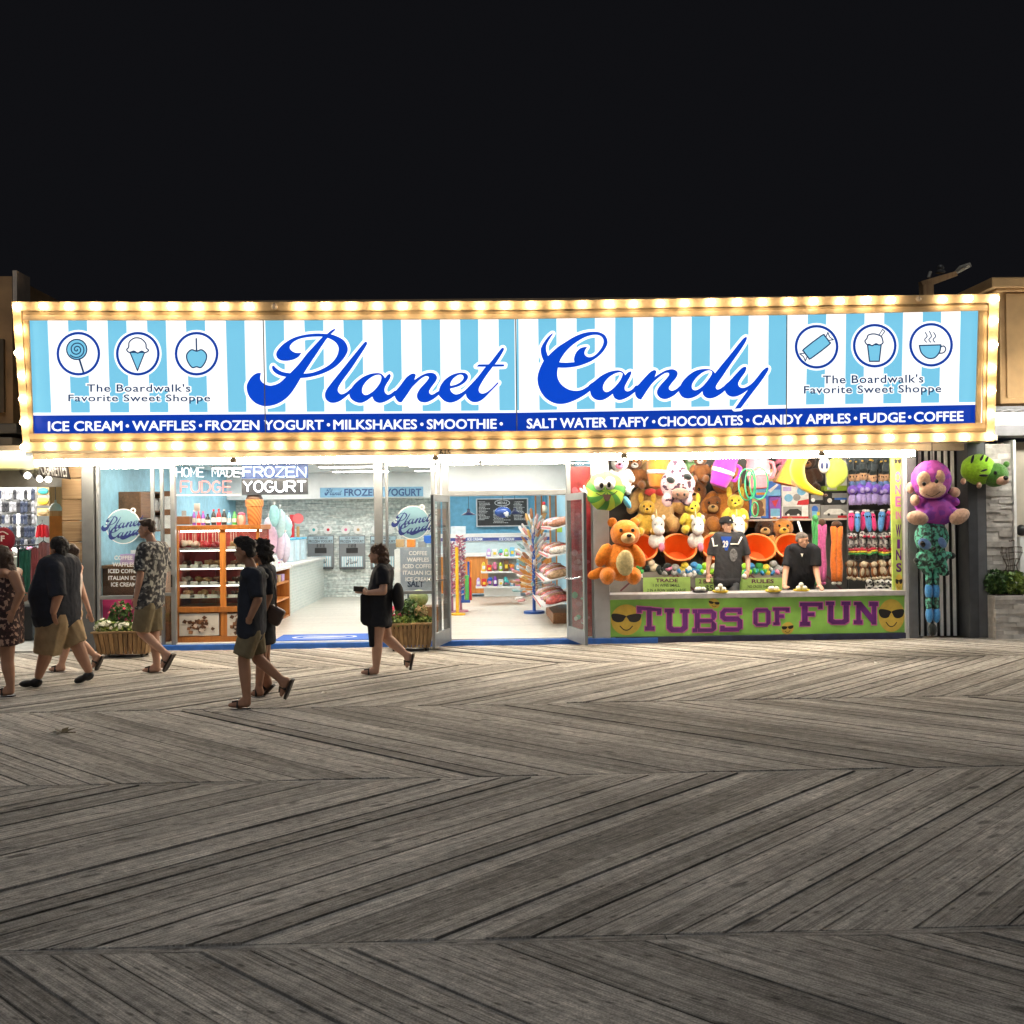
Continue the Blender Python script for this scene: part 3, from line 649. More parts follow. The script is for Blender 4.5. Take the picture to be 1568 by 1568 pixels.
# blue kerb in front of the shop
k = MB(); k.box(FX(226), FX(1005), -0.05, 0.06, -.05, FL - .012); sh("blue_kerb", k, M("blue_kerb_paint", (0.025, 0.13, 0.50), 0.45, var=.2), bevel=.008)
k = MB(); k.box(FX(268), FX(572), 0.0, 0.075, FL - .012, FL + .006); sh("sill_plate", k, WHITE)
# ---- front: posts, mullions, rails
def vert(a, b, z0, z1, m=ALU, y0=0.0, y1=0.09, name="mullion"):
    q = MB(); q.box(FX(a), FX(b), y0, y1, z0, z1); return sh(name, q, m, bevel=.006)
def horiz(a, b, py0, py1, m=ALU, y0=0.01, y1=0.08, name="rail"):
    q = MB(); q.box(FX(a), FX(b), y0, y1, FZ((a + b) / 2, py1), FZ((a + b) / 2, py0)); return sh(name, q, m, bevel=.005)
vert(127, 145, 0, ZT + .3, GREYP, -0.04, 0.2, "corner_post")
vert(145.5, 147, 0, ZT, BLK, 0.02, .06); vert(147.5, 152, FL - .05, ZT); vert(230.5, 236, FL - .05, ZT, y0=.02, y1=.07); vert(244.5, 249.5, FL - .05, ZT, y0=.04, y1=.10); vert(261.5, 268.5, FL - .02, ZT, y0=-.01, y1=.08)
vert(573.5, 586.5, FL - .02, ZT, y0=-.01, y1=.08); vert(590.5, 595, FL - .02, ZT, y0=.02, y1=.09); vert(661, 667, FL - .02, ZT, y0=-.005, y1=.08); vert(670, 675, FL - .02, ZT, y0=.01, y1=.09); vert(678, 688, FL - .02, ZT, y0=-.015, y1=.1)
vert(868.5, 875, FL - .02, ZT, y0=-.015, y1=.1); vert(906, 909, FL - .02, ZT, y0=.0, y1=.08)
horiz(152, 230, 912, 918); horiz(152, 230, 986, 991); horiz(236, 261, 908, 913, y0=.03, y1=.07); horiz(595, 661, 905, 910); horiz(595, 661, 984, 990); horiz(147, 906, 702, 708, y0=-.01, y1=.1, name="head_rail")
horiz(688, 868, 750.5, 758.5, y0=-.012, y1=.095, name="door_header"); horiz(875, 906, 980, 985)
q = MB(); q.box(FX(262), FX(264), -.03, -.01, FZ(263, 899), FZ(263, 880)); sh("pull_handle", q, BLK)
q = MB(); q.box(FX(909), FX(933), -.03, .16, 0.03, ZT + .3); sh("corner_post", q, M("pale_grey_post", (0.44, 0.45, 0.48), .5, var=.06), bevel=.01, label="pale grey post between the shop and the game booth")
def pane(a, b, py0, py1, Y=0.045, name="window_pane"):
    q = MB(); q.box(FX(a), FX(b), Y, Y + .006, FZ((a + b) / 2, py1), FZ((a + b) / 2, py0)); return sh(name, q, GL)
wa = pane(152, 230.5, 708, 912); pane(236, 244.5, 708, 988); pane(249.5, 261.5, 708, 988); wc = pane(595, 661, 708, 905); pane(595, 661, 910, 984); pane(688, 868.5, 708, 751); pane(875, 906, 708, 980)
# ---- door leaves, opened outwards
def leaf(hx, ox, lab):
    h = P(hx, 850, 0.0); o = P(ox, 850, -0.90); z0, z1 = 0.075, FZ(784, 757.5)
    d = Vector((o.x - h.x, -0.90, 0)); L = d.length; d.normalize(); n = Vector((-d.y, d.x, 0))
    def bar(mb, a, b, c, e, t=.022):
        p = [Vector((h.x, 0, 0)) + d * u + n * s_ for u, s_ in ((a, -t), (b, -t), (b, t), (a, t))]
        mb.hexa([Vector((v.x, v.y, c)) for v in p] + [Vector((v.x, v.y, e)) for v in p])
    q = MB(); bar(q, .0, .085, z0, z1); bar(q, L - .085, L, z0, z1); bar(q, .085, L - .085, z0, z0 + .2, .02); bar(q, .085, L - .085, z1 - .1, z1, .02)
    r = obj("door_leaf", q, ALU, shop, bevel=.004, label=lab)
    g = MB(); bar(g, .085, L - .085, z0 + .2, z1 - .1, .003); obj("door_pane", g, GL, r)
    hd = MB(); zz = FZ(784, 884)
    hd.tube([Vector((h.x, 0, zz - .02)) + d * .05 - n * .06, Vector((h.x, 0, zz - .01)) + d * (L * .5) - n * .07, Vector((h.x, 0, zz + .03)) + d * (L - .05) - n * .06], .013)
    obj("push_bar", hd, M("polished_steel", (.7, .7, .72), .25, metal=.8), r, smooth=True)
leaf(688, 662.5, "glass door leaf opened outwards beside the planter"); leaf(868.5, 896.5, "glass door leaf opened outwards beside the red posters")
q = MB(); text_box(q, "615", 673, 690, 687.5, 696, lambda x, y: P(x, y, -0.745), 0, .01); 
q2 = MB(); q2.box(FX(120, -.74), FX(1395, -.74), -0.742, -0.70, FZ(784, 699, -.74), FZ(784, 690, -.74))
# ---- painted boards behind the right-hand pane (sweets seen close up)
def sweets_board(name, a, b, py0, py1, cols, Y=.16):
    rnd = random.Random(a); q = MB(); q.box(FX(a), FX(b), Y, Y + .02, FZ(a, py1), FZ(a, py0), 0)
    mats = [M("board_red", (0.50, 0.05, 0.055), .4, var=.3, scale=12)] + [M("board_" + n, c, .4, var=.2) for n, c in cols]
    for i in range(16):
        x = rnd.uniform(a + 3, b - 3); y = rnd.uniform(py0 + 6, py1 - 6); r = rnd.uniform(2, 5)
        mi = rnd.randrange(1, len(mats)); off = .002 + i * .0004
        q.poly([circ(x, y, r, 14, r * rnd.uniform(.7, 1.2))], lambda u, v: P(u, v, Y - off), mi=mi)
    return sh(name, q, mats)
sweets_board("window_poster", 874, 907, 714, 830, [("pink", (.62, .16, .2)), ("crimson", (.42, .03, .05))])
sweets_board("window_poster", 874, 907, 830, 878, [("rose", (.7, .3, .32)), ("pink", (.62, .16, .2))])
sweets_board("window_poster", 874, 907, 878, 982, [("orange", (.75, .25, .05)), ("green", (.2, .45, .25)), ("cream", (.75, .7, .6)), ("pink", (.62, .16, .2))])
q = MB(); q.box(FX(152), FX(230), .12, .14, FZ(190, 986), FZ(190, 918)); sh("window_poster", q, M("board_magenta", (.62, .05, .22), .4, var=.35, scale=5), label="magenta poster low in the window behind the flower planter")
# ---- window lettering: round shop badge and list of drinks
dec_blue = M("decal_pale_blue", (0.20, 0.36, 0.44), .5, var=.05); dec_navy = M("decal_navy", (0.015, 0.03, 0.16), .5); dec_white = M("decal_white", (.74, .74, .74), .5, var=.03)
def badge(cx, cy, r, par):
    q = MB(); fn = lambda o: (lambda x, y: P(x, y, .04 - o))
    q.poly([circ(cx, cy, r, 36)], fn(.0), mi=2); q.poly([circ(cx, cy, r * .95, 36)], fn(.0015), mi=0)
    q.poly([circ(cx + r * .55, cy - r * .9, r * .16, 14), circ(cx + r * .55, cy - r * .9, r * .08, 14)], fn(.0015), mi=2)
    for i, loops in enumerate(SCR):
        can = i >= 8
        def mp(p):
            u, v = (p[0] - 576, p[1] - 563) if not can else (p[0] - 1000, p[1] - 563)
            k = r / 165.0
            x = cx + (u * k if not can else u * k + r * .28) - r * .06; y = cy + v * k * 1.15 + (-r * .27 if not can else r * .25) - u * k * .14
            return (x, y)
        ls = [[mp(p) for p in spline(l, 3)] for l in loops]
        q.poly(ls, fn(.003 + i * .0002), mi=1)
    q.poly([[mp2 for mp2 in spline([(cx - r * .2, cy + r * .62), (cx + r * .2, cy + r * .5), (cx + r * .8, cy + r * .3), (cx + r * .3, cy + r * .62), (cx - r * .05, cy + r * .75)], 4)]], fn(.006), mi=1)
    obj("round_badge", q, [dec_blue, dec_navy, dec_white], par)
badge(189, 806, 27, wa); badge(632, 800, 26, wc)
for cx, ys, sc_, par in ((189, (854, 864.5, 874.5, 885, 895), 1.0, wa), (640, (847, 857, 867, 877, 887), 1.0, wc)):
    for tx, y, hw in zip(("COFFEE", "WAFFLES", "ICED COFFEE", "ITALIAN ICE", "ICE CREAM"), ys, (14, 17, 23, 23, 19)):
        q = MB(); text_box(q, tx, cx - hw, cx + hw, y - 3.2, y + 3.2, lambda x, y_: P(x, y_, .038), 0, .02); obj("window_lettering", q, dec_white, par)
# ---- ceiling light panels
LP_ = EM("light_panel_glow", (1.0, 0.97, 0.92), 24.0, (.9, .9, .9))
first = None
for yy in (1.2, 3.2, 5.6, 7.6, 10.6):
    for xx in (XL + 1.1, XL + 3.2, XL + 5.0, XR - 1.0):
        if yy > 9 and xx < XB: continue
        if yy == 5.6 and xx > XB: pass
        if first is None:
            q = MB(); q.box(-.62, .62, -.17, .17, -.03, 0); first = thing("ceiling_light", "white fluorescent ceiling panel inside the candy shop", "ceiling light", (xx, yy, ZC - .001), "ceiling panels in the candy shop")
            q = MB(); q.box(-.64, .64, -.19, .19, -.035, 0); a_ = obj("light_housing", q, WHITE); a_.parent = first
            q = MB(); q.box(-.6, .6, -.15, .15, -.042, -.036); a_ = obj("light_diffuser", q, LP_); a_.parent = first
        else: dup(first, (xx, yy, ZC - .001))
# ---- long tube light under the sign
tl = thing("strip_light", "continuous white tube light running under the marquee sign", "light", (0, -.4, FZ(784, 702, -.4)))
TG = EM("tube_glow", (1.0, 0.86, 0.66), 86.0, (.9, .9, .9))
n = 6; xa, xb = FX(52, -.45, 702), FX(1402, -.45, 702); zt = FZ(784, 701, -.45)
for i in range(n):
    a, b = lerp(xa, xb, i / n) + .02, lerp(xa, xb, (i + 1) / n) - .02
    q = MB(); q.tube([(a, -.45, zt), (b, -.45, zt)], .045, 12); obj("tube", q, TG, tl, smooth='auto')
q = MB(); q.box(xa, xb, -.49, -.41, zt + .048, SB.z + .05); obj("tube_housing", q, WHITE, tl)
for px in (358, 667, 955, 1257):
    x = FX(px, -.5, 702); q = MB(); q.lathe([(.06, -.02), (.055, .03), (.02, .06), (.012, .1)], (x, -.53, zt - .01), seg=12); obj("cable_clamp", q, BLK, tl, smooth='auto')
q = MB(); text_box(q, "615", 673, 690, 688.5, 696.5, lambda x, y: P(x, y, -.752), 0, .01); obj("house_number", q, BLK, shop)
q = MB(); q.box(FX(50, -.74, 695), FX(1420, -.74, 695), -.74, -.70, SB.z - .09, SB.z - .005); obj("valance", q, M("valance_cream", (.6, .5, .36), .5), shop)

# ------------------------------------------------------------------ game booth shell
BX0, BX1 = FX(932.5), FX(1384); BD = 2.9
booth = thing("game_booth", "carnival game booth with green painted counter, grey walls and prize shelf", "booth", ((BX0 + BX1) / 2, .1, 0))
def bo(name, mb, m, **k): return obj(name, mb, m, booth, **k)
DW = M("booth_wall", (0.10, 0.095, 0.09), .7)
q = MB(); q.box(BX0 - .02, BX1 + 1.05, BD, BD + .1, 0, ZC + .3); bo("rear_wall", q, DW)
q = MB(); q.box(BX1 + .95, BX1 + 1.05, .36, BD, 0, ZC + .3); bo("side_wall", q, M("booth_side", (.28, .28, .28), .6))
q = MB(); q.box(BX0 - .02, BX0 + .03, .17, BD, 0, ZC + .3); bo("side_wall", q, M("booth_side", (.28, .28, .28), .6))
q = MB(); q.box(BX0 - .02, BX1 + 1.05, .36, BD + .1, ZC + .3, ZC + .4); bo("roof", q, WHITE)
q = MB(); q.box(X1 - .01, FX(1500), 0.0, .12, ZT + .1, 4.5); bo("fascia_wall", q, M("fascia_tan", (0.55, 0.45, 0.32), 0.6))
q = MB(); q.box(BX0 - .02, BX1 + .3, .07, BD, -.1, .02); bo("booth_deck", q, M("booth_deck_grey", (.22, .21, .2), .7))
q = MB(); q.box(BX0, BX1, .0, .06, .09, FZ(1160, 915)); front = bo("counter_front", q, None or M("painted_green", (0.25, 0.54, 0.095), .5, var=.3, scale=2.2))
q = MB(); q.box(BX0 - .01, BX1 + .01, -.045, .42, FZ(1160, 915) + .001, FZ(1160, 907)); bo("counter_top", q, M("counter_grey", (.42, .41, .42), .4, var=.15), bevel=.008)
q = MB(); q.box(BX0 + .08, BX1, -.045, .05, 0, .088); bo("kick_board", q, M("navy_kick", (.018, .022, .06), .6, var=.4), bevel=.006)
for a, b, m, z0 in ((1367.5, 1384, M("emoji_strip_green", (.46, .60, .12), .5, var=.15), FZ(1375, 907)), ):
    q = MB(); q.box(FX(a), FX(b) - .02, .02, .07, z0, ZT + .02); strip = bo("side_banner", q, m)
q = MB(); q.box(FX(1383.5), FX(1389), -.05, .15, 0, ZT + .1); bo("white_post", q, M("pale_grey_post", (.5, .5, .5)), bevel=.006)
# block lettering on the front, built from bars with a pale outline
purple = M("letter_purple", (.115, .012, .165), .5, var=.35, scale=5); pink = M("letter_pink", (.62, .16, .42), .5, var=.1)
def seg_letter(rects, polys=()):
    q = MB()
    for o, e, mi in ((.004, 1.3, 1), (.008, -.3, 0)):
        k = 0
        for x0, y0, x1, y1 in rects:
            k += 1; q.quad(*[P(*c, -o - k * .0002) for c in ((x0 - e, y1 + e), (x1 + e, y1 + e), (x1 + e, y0 - e), (x0 - e, y0 - e))], mi)
        for p in polys:
            k += 1; cx = sum(a for a, b in p) / len(p); cy_ = sum(b for a, b in p) / len(p)
            pp = [(a + e * (1 if a > cx else -1), b + e * (1 if b > cy_ else -1)) for a, b in p]
            q.poly([pp], lambda x, y: P(x, y, -o - k * .0002), mi=mi)
    obj("painted_letter", q, [purple, pink], front)
def bt(s_, x, y): return (s_[0] + x / s_[2], s_[1] + y / s_[2])
o7, o8 = (970, 905, 7.127), (1150, 900, 6.272)
def rects(o, l): return [(*bt(o, a, b), *bt(o, c, d)) for a, b, c, d in l]
def polys(o, l): return [[bt(o, *p) for p in pp] for pp in l]
seg_letter(rects(o7, [(145, 175, 200, 430), (125, 385, 232, 432), (38, 200, 92, 240), (255, 200, 305, 262)]), polys(o7, [[(36, 165), (306, 190), (306, 225), (36, 205)]]))
seg_letter(rects(o7, [(340, 192, 440, 236), (362, 230, 420, 400), (510, 198, 610, 240), (535, 235, 592, 400)]), polys(o7, [[(362, 395), (420, 380), (440, 398), (515, 398), (535, 380), (592, 395), (592, 410), (545, 450), (410, 450), (362, 410)]]))
seg_letter(rects(o7, [(645, 200, 700, 245), (668, 240, 726, 410), (645, 405, 700, 450), (700, 200, 860, 245), (700, 302, 870, 346), (700, 405, 860, 450)]), polys(o7, [[(855, 200), (905, 235), (905, 290), (880, 322), (850, 300), (850, 245)], [(870, 325), (905, 355), (905, 415), (860, 450), (850, 405), (850, 346)]]))
seg_letter(rects(o7, [(985, 188, 1180, 232), (1135, 215, 1182, 255), (945, 225, 1000, 300), (985, 275, 1150, 330), (1135, 315, 1190, 410), (945, 395, 1145, 440), (945, 375, 998, 430)]), polys(o7, [[(945, 235), (985, 190), (1010, 190), (1010, 240)], [(945, 290), (1010, 270), (1010, 325), (980, 320)], [(1120, 285), (1150, 285), (1190, 320), (1140, 340)], [(1190, 400), (1145, 440), (1130, 440), (1130, 395)]]))
seg_letter(rects(o8, [(22, 225, 65, 345), (145, 225, 187, 345), (50, 198, 155, 232), (50, 340, 155, 370)]), polys(o8, [[(22, 230), (50, 198), (70, 200), (65, 240)], [(155, 198), (187, 228), (145, 240), (140, 200)], [(22, 340), (65, 335), (70, 370), (50, 370)], [(187, 340), (155, 370), (140, 370), (145, 335)]]))
seg_letter(rects(o8, [(210, 190, 370, 222), (330, 190, 372, 235), (230, 215, 272, 340), (212, 330, 278, 360), (260, 255, 318, 288)]))
seg_letter(rects(o8, [(468, 140, 688, 178), (645, 140, 690, 205), (488, 170, 545, 345), (468, 325, 568, 368), (540, 235, 612, 272)]))
seg_letter(rects(o8, [(718, 132, 802, 168), (740, 165, 792, 320), (868, 132, 955, 168), (888, 165, 942, 320)]), polys(o8, [[(740, 315), (792, 300), (810, 308), (875, 308), (888, 300), (942, 315), (942, 325), (900, 352), (780, 352), (740, 325)]]))
seg_letter(rects(o8, [(988, 135, 1040, 168), (1010, 160, 1055, 330), (985, 310, 1072, 350), (1135, 135, 1222, 178), (1160, 170, 1205, 355)]), polys(o8, [[(1005, 135), (1060, 135), (1205, 310), (1205, 355), (1170, 355), (1010, 165)]]))
EMO = M("emoji_yellow", (.62, .44, .07), .5, var=.12)
def emoji(cx, cy, r, par, Y=0.0, ry=None, tilt=0.0):
    q = MB(); ry = ry or r
    f = lambda o: (lambda x, y: P(x, y + (x - cx) * tilt, Y - o))
    q.poly([circ(cx, cy, r, 32, ry)], f(.0025), mi=0)
    for s_ in (1, -1):
        q.poly([spline([(cx + s_ * r * .02, cy - ry * .25), (cx + s_ * r * .5, cy - ry * .38), (cx + s_ * r * .95, cy - ry * .36), (cx + s_ * r * .9, cy + ry * .0), (cx + s_ * r * .6, cy + ry * .16), (cx + s_ * r * .25, cy + ry * .12), (cx + s_ * r * .1, cy - ry * .08)], 3)], f(.005), mi=1)
    q.stroke(spline([(cx - r * .4, cy + ry * .42), (cx - r * .2, cy + ry * .62), (cx, cy + ry * .68), (cx + r * .2, cy + ry * .62), (cx + r * .4, cy + ry * .42)], 3, False), r * .035, f(.005), 1)
    obj("painted_face", q, [EMO, BLK], par)
emoji(959, 949, 23.5, front); emoji(1365, 942.5, 20, front, 0, 25); emoji(1093.5, 924, 8.5, front, 0, 7.5, .15); emoji(1206, 962, 9.3, front, 0, 9.5, -.1)
emoji(1374.5, 708, 5.5, strip, .02, 13); emoji(1376.5, 892, 5.5, strip, .02, 13)
q = MB()
for ch_, a, b in (("O", 722, 739), ("N", 742, 757), ("E", 760, 776), ("I", 783, 795), ("N", 783, 795), ("W", 803, 822), ("I", 826, 840), ("N", 842, 858), ("S", 862, 876)):
    x0_, x1_ = (1370.5, 1379) if ch_ != "I" else (1372.5, 1377)
    if a == 783: x0_, x1_ = (1371, 1372.6) if ch_ == "I" else (1373.6, 1379)
    q = MB(); text_box(q, ch_, x0_ + (a - 722) * .012, x1_ + (a - 722) * .012, a, b, lambda x, y: P(x, y, .016), 0, .035); obj("painted_letter", q, pink if a < 800 else purple, strip)

# ------------------------------------------------------------------ to the right of the booth
gp = MB(); gp.box(FX(1389.5), FX(1403), -.06, .3, 0, ZT + .25); single("grey_post", gp, M("post_mid_grey", (.11, .115, .125), .5, var=.2, scale=5), "grey painted post between the game counter and the striped panel", "post", bevel=.008)
q = MB(); q.box(FX(1403), FX(1411), .28, .34, 0, ZT + .2, 0)
stripes = thing("striped_screen", "tall panel of narrow black and white vertical stripes beside the grey post", "panel", (FX(1444), .3, 0))
q = MB(); q.box(FX(1403), FX(1480), .26, .32, 0, ZT + .3); obj("black_board", q, BLK, stripes)
for i in range(6):
    a = 1418 + i * 10.2; q = MB(); q.box(FX(a), FX(a + 5.0), .235, .262, .0, ZT + .25); obj("white_slat", q, M("slat_white", (.8, .8, .78), .45, var=.1), stripes, bevel=.004)
gp = MB(); gp.box(FX(1479), FX(1493), -.10, .32, 0, ZT + .3, 0); gp.box(FX(1493) + .001, FX(1508), -.08, .32, 0, ZT + .3, 1); single("grey_post", gp, [DARKP, M("post_mid_grey")], "dark grey post between the striped panel and the stone wall", "post", bevel=.01)
RB = thing("neighbour_building", "tan stucco building with moulded cornice above a pale stacked stone wall", "building", (FX(1540), .3, 0))
stone = bricks("stacked_stone", (.46, .44, .41), (.36, .345, .32), (.14, .13, .12), .34, .075, ms=.006, bump=1.0, rough=.8, colvar=.55)
def ledge_wall(q, xa_, xb_, yf, yb, z0, z1, seed):
    r_ = random.Random(seed); z = z0
    q.box(xa_, xb_, yf + .04, yb, z0, z1)
    while z < z1 - .02:
        h = min(r_.choice((.04, .055, .07, .085)), z1 - z); x = xa_
        while x < xb_ - .01:
            l = min(r_.uniform(.1, .32), xb_ - x); l = xb_ - x if xb_ - x - l < .06 else l
            y = yf - r_.uniform(0, .035); e = r_.uniform(0, .012)
            q.hexa([(x, y, z), (x + l - .003, y - e, z), (x + l - .003, yf + .039, z), (x, yf + .039, z), (x, y, z + h - .003), (x + l - .003, y - e, z + h - .003), (x + l - .003, yf + .039, z + h - .003), (x, yf + .039, z + h - .003)])
            x += l
        z += h
q = MB(); ledge_wall(q, FX(1508) + .002, FX(1555) - .002, .10, .4, 0.0, ZT + .2, 8)
def ledge(N, L, b):
    geo = N.new("ShaderNodeAttribute"); geo.attribute_name = "tone"; tc = N.new("ShaderNodeTexCoord"); n1 = N.new("ShaderNodeTexNoise"); n1.inputs["Scale"].default_value = 9; n1.inputs["Detail"].default_value = 8; L.new(tc.outputs["Object"], n1.inputs["Vector"])
    r = N.new("ShaderNodeValToRGB"); r.color_ramp.elements[0].color = (.42, .39, .355, 1); r.color_ramp.elements[1].color = (.68, .65, .60, 1); L.new(geo.outputs["Fac"], r.inputs[0])
    mr = N.new("ShaderNodeMapRange"); mr.inputs[1].default_value = .3; mr.inputs[2].default_value = .7; mr.inputs[3].default_value = .75; mr.inputs[4].default_value = 1.2; L.new(n1.outputs[0], mr.inputs[0])
    mx = N.new("ShaderNodeVectorMath"); mx.operation = 'SCALE'; L.new(r.outputs[0], mx.inputs[0]); L.new(mr.outputs[0], mx.inputs["Scale"]); L.new(mx.outputs[0], b.inputs["Base Color"])
    bp = N.new("ShaderNodeBump"); bp.inputs["Strength"].default_value = .8; bp.inputs["Distance"].default_value = .02; L.new(n1.outputs[0], bp.inputs["Height"]); L.new(bp.outputs[0], b.inputs["Normal"]); b.inputs["Roughness"].default_value = .85
obj("stone_wall", q, coordmat("ledge_stone", ledge), RB)
q = MB(); q.box(FX(1555), FX(1559), .02, .3, .0, ZT + .25); obj("white_trim", q, WHITE, RB)
q = MB(); q.box(FX(1559), 11.5, .5, .6, 0, ZT + .25); obj("rear_wall", q, M("shop_beige", (.5, .45, .36), .6, var=.3, scale=2), RB)
tan = M("tan_stucco", (.46, .29, .13), .75, var=.16, scale=3, bump=.2)
zb = FZ(1540, 622, .2)
q = MB(); q.box(FX(1532, .2, 600), 11.5, .2, 4, zb, FZ(1545, 440, .2)); obj("upper_wall", q, tan, RB)
q = MB(); q.box(FX(1519, .05, 430), 11.5, .05, 4, FZ(1545, 440, .05) + .002, FZ(1545, 424, .05)); q.box(FX(1525, .12, 430), 11.5, .12, 4, FZ(1545, 446, .12), FZ(1545, 440, .05)); obj("cornice", q, tan, RB, bevel=.015)
q = MB(); q.box(FX(1541, .16, 520), 11.5, .155, .198, FZ(1545, 610, .2), FZ(1545, 450, .2)); obj("wall_panel", q, tan, RB, bevel=.01)
q = MB(); q.box(FX(1518, .0, 650), 11.5, -.1, .4, FZ(1545, 668, 0), FZ(1545, 652, 0)); q.box(FX(1518, .0, 650), 11.5, -.05, .4, FZ(1545, 630, 0), FZ(1545, 622, 0)); obj("soffit", q, M("soffit_grey", (.18, .18, .19), .5), RB, bevel=.01)
q = MB(); q.box(FX(1519, .1, 650), 11.5, .1, .4, FZ(1545, 652, 0) + .001, FZ(1545, 630, 0) - .001); obj("soffit_back", q, WHITE, RB)
q = MB(); q.tube([(FX(1526, -.8), -.8, FZ(1545, 636, -.8)), (11.2, -.8, FZ(1545, 636, -.8))], .03, 10)
t2 = single("strip_light", q, EM("side_tube_glow", (1, .95, .85), 90.0), "white tube light under the tan building's soffit beside the sign", "light", smooth=True)
# ------------------------------------------------------------------ camera arm on the roof
sc_ = thing("roof_camera", "small camera and lamp on an angled wooden arm above the sign", "camera", P(1420, 458, .1))
q = MB(); a_ = P(1420, 470, .1); b_ = P(1420, 437, .1); q.box(a_.x - .09, a_.x + .07, .02, .18, a_.z - .1, b_.z); obj("upright_post", q, wood("roof_timber", (.30, .17, .08), (.42, .26, .12), "z", .7), sc_)
q = MB(); a_ = P(1412, 437, .1); b_ = P(1464, 419, .1); q.tube([a_ - Vector((.02, 0, 0)), b_], [.08, .05], 4); obj("arm", q, MATS["roof_timber"], sc_)
q = MB(); q.lathe([(.07, 0), (.075, .02), (.05, .05)], P(1440, 418, .1), seg=14); q.ell(P(1440, 410, .1), .055); obj("dome_camera", q, M("smoked_plastic", (.06, .06, .06), .2), sc_, smooth='auto')
q = MB(); q.tube([P(1464, 417, .1), P(1472, 411, .0), P(1486, 405, -.1)], [.03, .05, .035], 8); obj("lamp_head", q, M("lamp_grey", (.35, .33, .28), .4), sc_, smooth='auto')
q = MB(); q.tube([P(1422, 425, .1), P(1425, 416, .1)], .025, 6); obj("junction_box", q, M("lamp_grey", (.35, .33, .28), .4), sc_, smooth='auto')

# ------------------------------------------------------------------ shop on the left
LB = thing("souvenir_shop", "souvenir shop with brown boarded wall and yellow lit soffit left of the candy shop", "shop", (FX(60), .3, 0))
sid = wood("siding_boards", (.19, .12, .06), (.30, .205, .115), "x", .6)
for i in range(9):
    z0 = .05 + i * .315; q = MB(); q.box(FX(95), FX(127) - .002, -.0, .22, z0, min(z0 + .307, ZT + .15)); obj("siding_board", q, sid, LB, bevel=.01)
q = MB(); q.box(FX(76, 1.4), FX(95, 1.4) + .25, 1.4, 1.5, 0, FZ(85, 790, 1.4)); obj("orange_panel", q, M("orange_board", (.62, .22, .04), .5, var=.1), LB)
q = MB(); q.box(FX(76, 1.5), FX(95, 1.4) + .25, 1.52, 1.6, FZ(85, 790, 1.4), ZT); obj("pine_panel", q, wood("pine_board", (.5, .3, .12), (.62, .42, .2), "z", .6), LB)
q = MB(); q.box(-13.5, XL - .3, 4.0, 4.1, 0, ZC); obj("rear_wall", q, M("shop_white", (.75, .75, .72), .5), LB)
q = MB(); q.box(-13.5, XL - .3, .0, 4.1, ZC - .02, ZC + .1); obj("ceiling", q, WHITE, LB)
q = MB(); q.box(-13.5, XL - .3, .06, 4.1, -.1, .015); obj("shop_deck", q, M("concrete_grey", (.4, .39, .36), .7, var=.2), LB)
q = MB(); q.box(-11.5, FX(97) - .01, .3, .36, FZ(40, 746, .3), FZ(40, 720, .3)); obj("beam", q, M("beam_grey", (.3, .28, .25), .6), LB)
q = MB(); q.box(-11.5, FX(97) - .01, -.25, .3, FZ(40, 717, -.25), FZ(40, 700, -.25)); obj("yellow_soffit", q, M("soffit_yellow", (.72, .66, .33), .5, var=.08), LB)
brown = M("brown_stucco", (.44, .26, .12), .75, var=.25, scale=2.5, bump=.3)
q = MB(); q.box(-11.5, FX(22, .0), -.0, 4, FZ(10, 648, 0), FZ(10, 423, 0)); obj("upper_wall", q, brown, LB)
q = MB(); q.box(-11.5, FX(6, -.1), -.06, -.002, FZ(10, 632, 0), FZ(10, 520, 0)); obj("wall_panel", q, M("dark_panel", (.12, .085, .05), .6), LB)
q = MB(); q.box(-11.5, FX(34, .0), -.15, .2, FZ(10, 665, 0), FZ(10, 650, 0)); q.box(-11.5, FX(34), -.3, .2, FZ(10, 684, 0), FZ(10, 672, 0)); obj("cornice", q, M("cornice_grey", (.17, .15, .12), .6), LB, bevel=.01)
q = MB(); q.box(FX(23, -.5), FX(29.5, -.5), -.5, -.05, FZ(26, 462, -.5), FZ(26, 414, -.5)); obj("parapet_end", q, M("parapet_cream", (.6, .5, .4), .6), LB)
q = MB(); q.box(-11.5, FX(36, -.35, 690), -.38, -.30, FZ(20, 699, -.35), FZ(20, 687, -.35))
single("strip_light", q, EM("soffit_glow", (1, .97, .85), 9.0), "wide white light under the souvenir shop's yellow soffit", "light")
# interior light of the souvenir shop
q = MB(); q.box(-11.5, FX(90, 2.5), 1.8, 2.6, ZC - .08, ZC - .025); single("ceiling_light", q, EM("neighbour_panel", (1, .97, .9), 22.0), "white ceiling light inside the souvenir shop", "ceiling light")
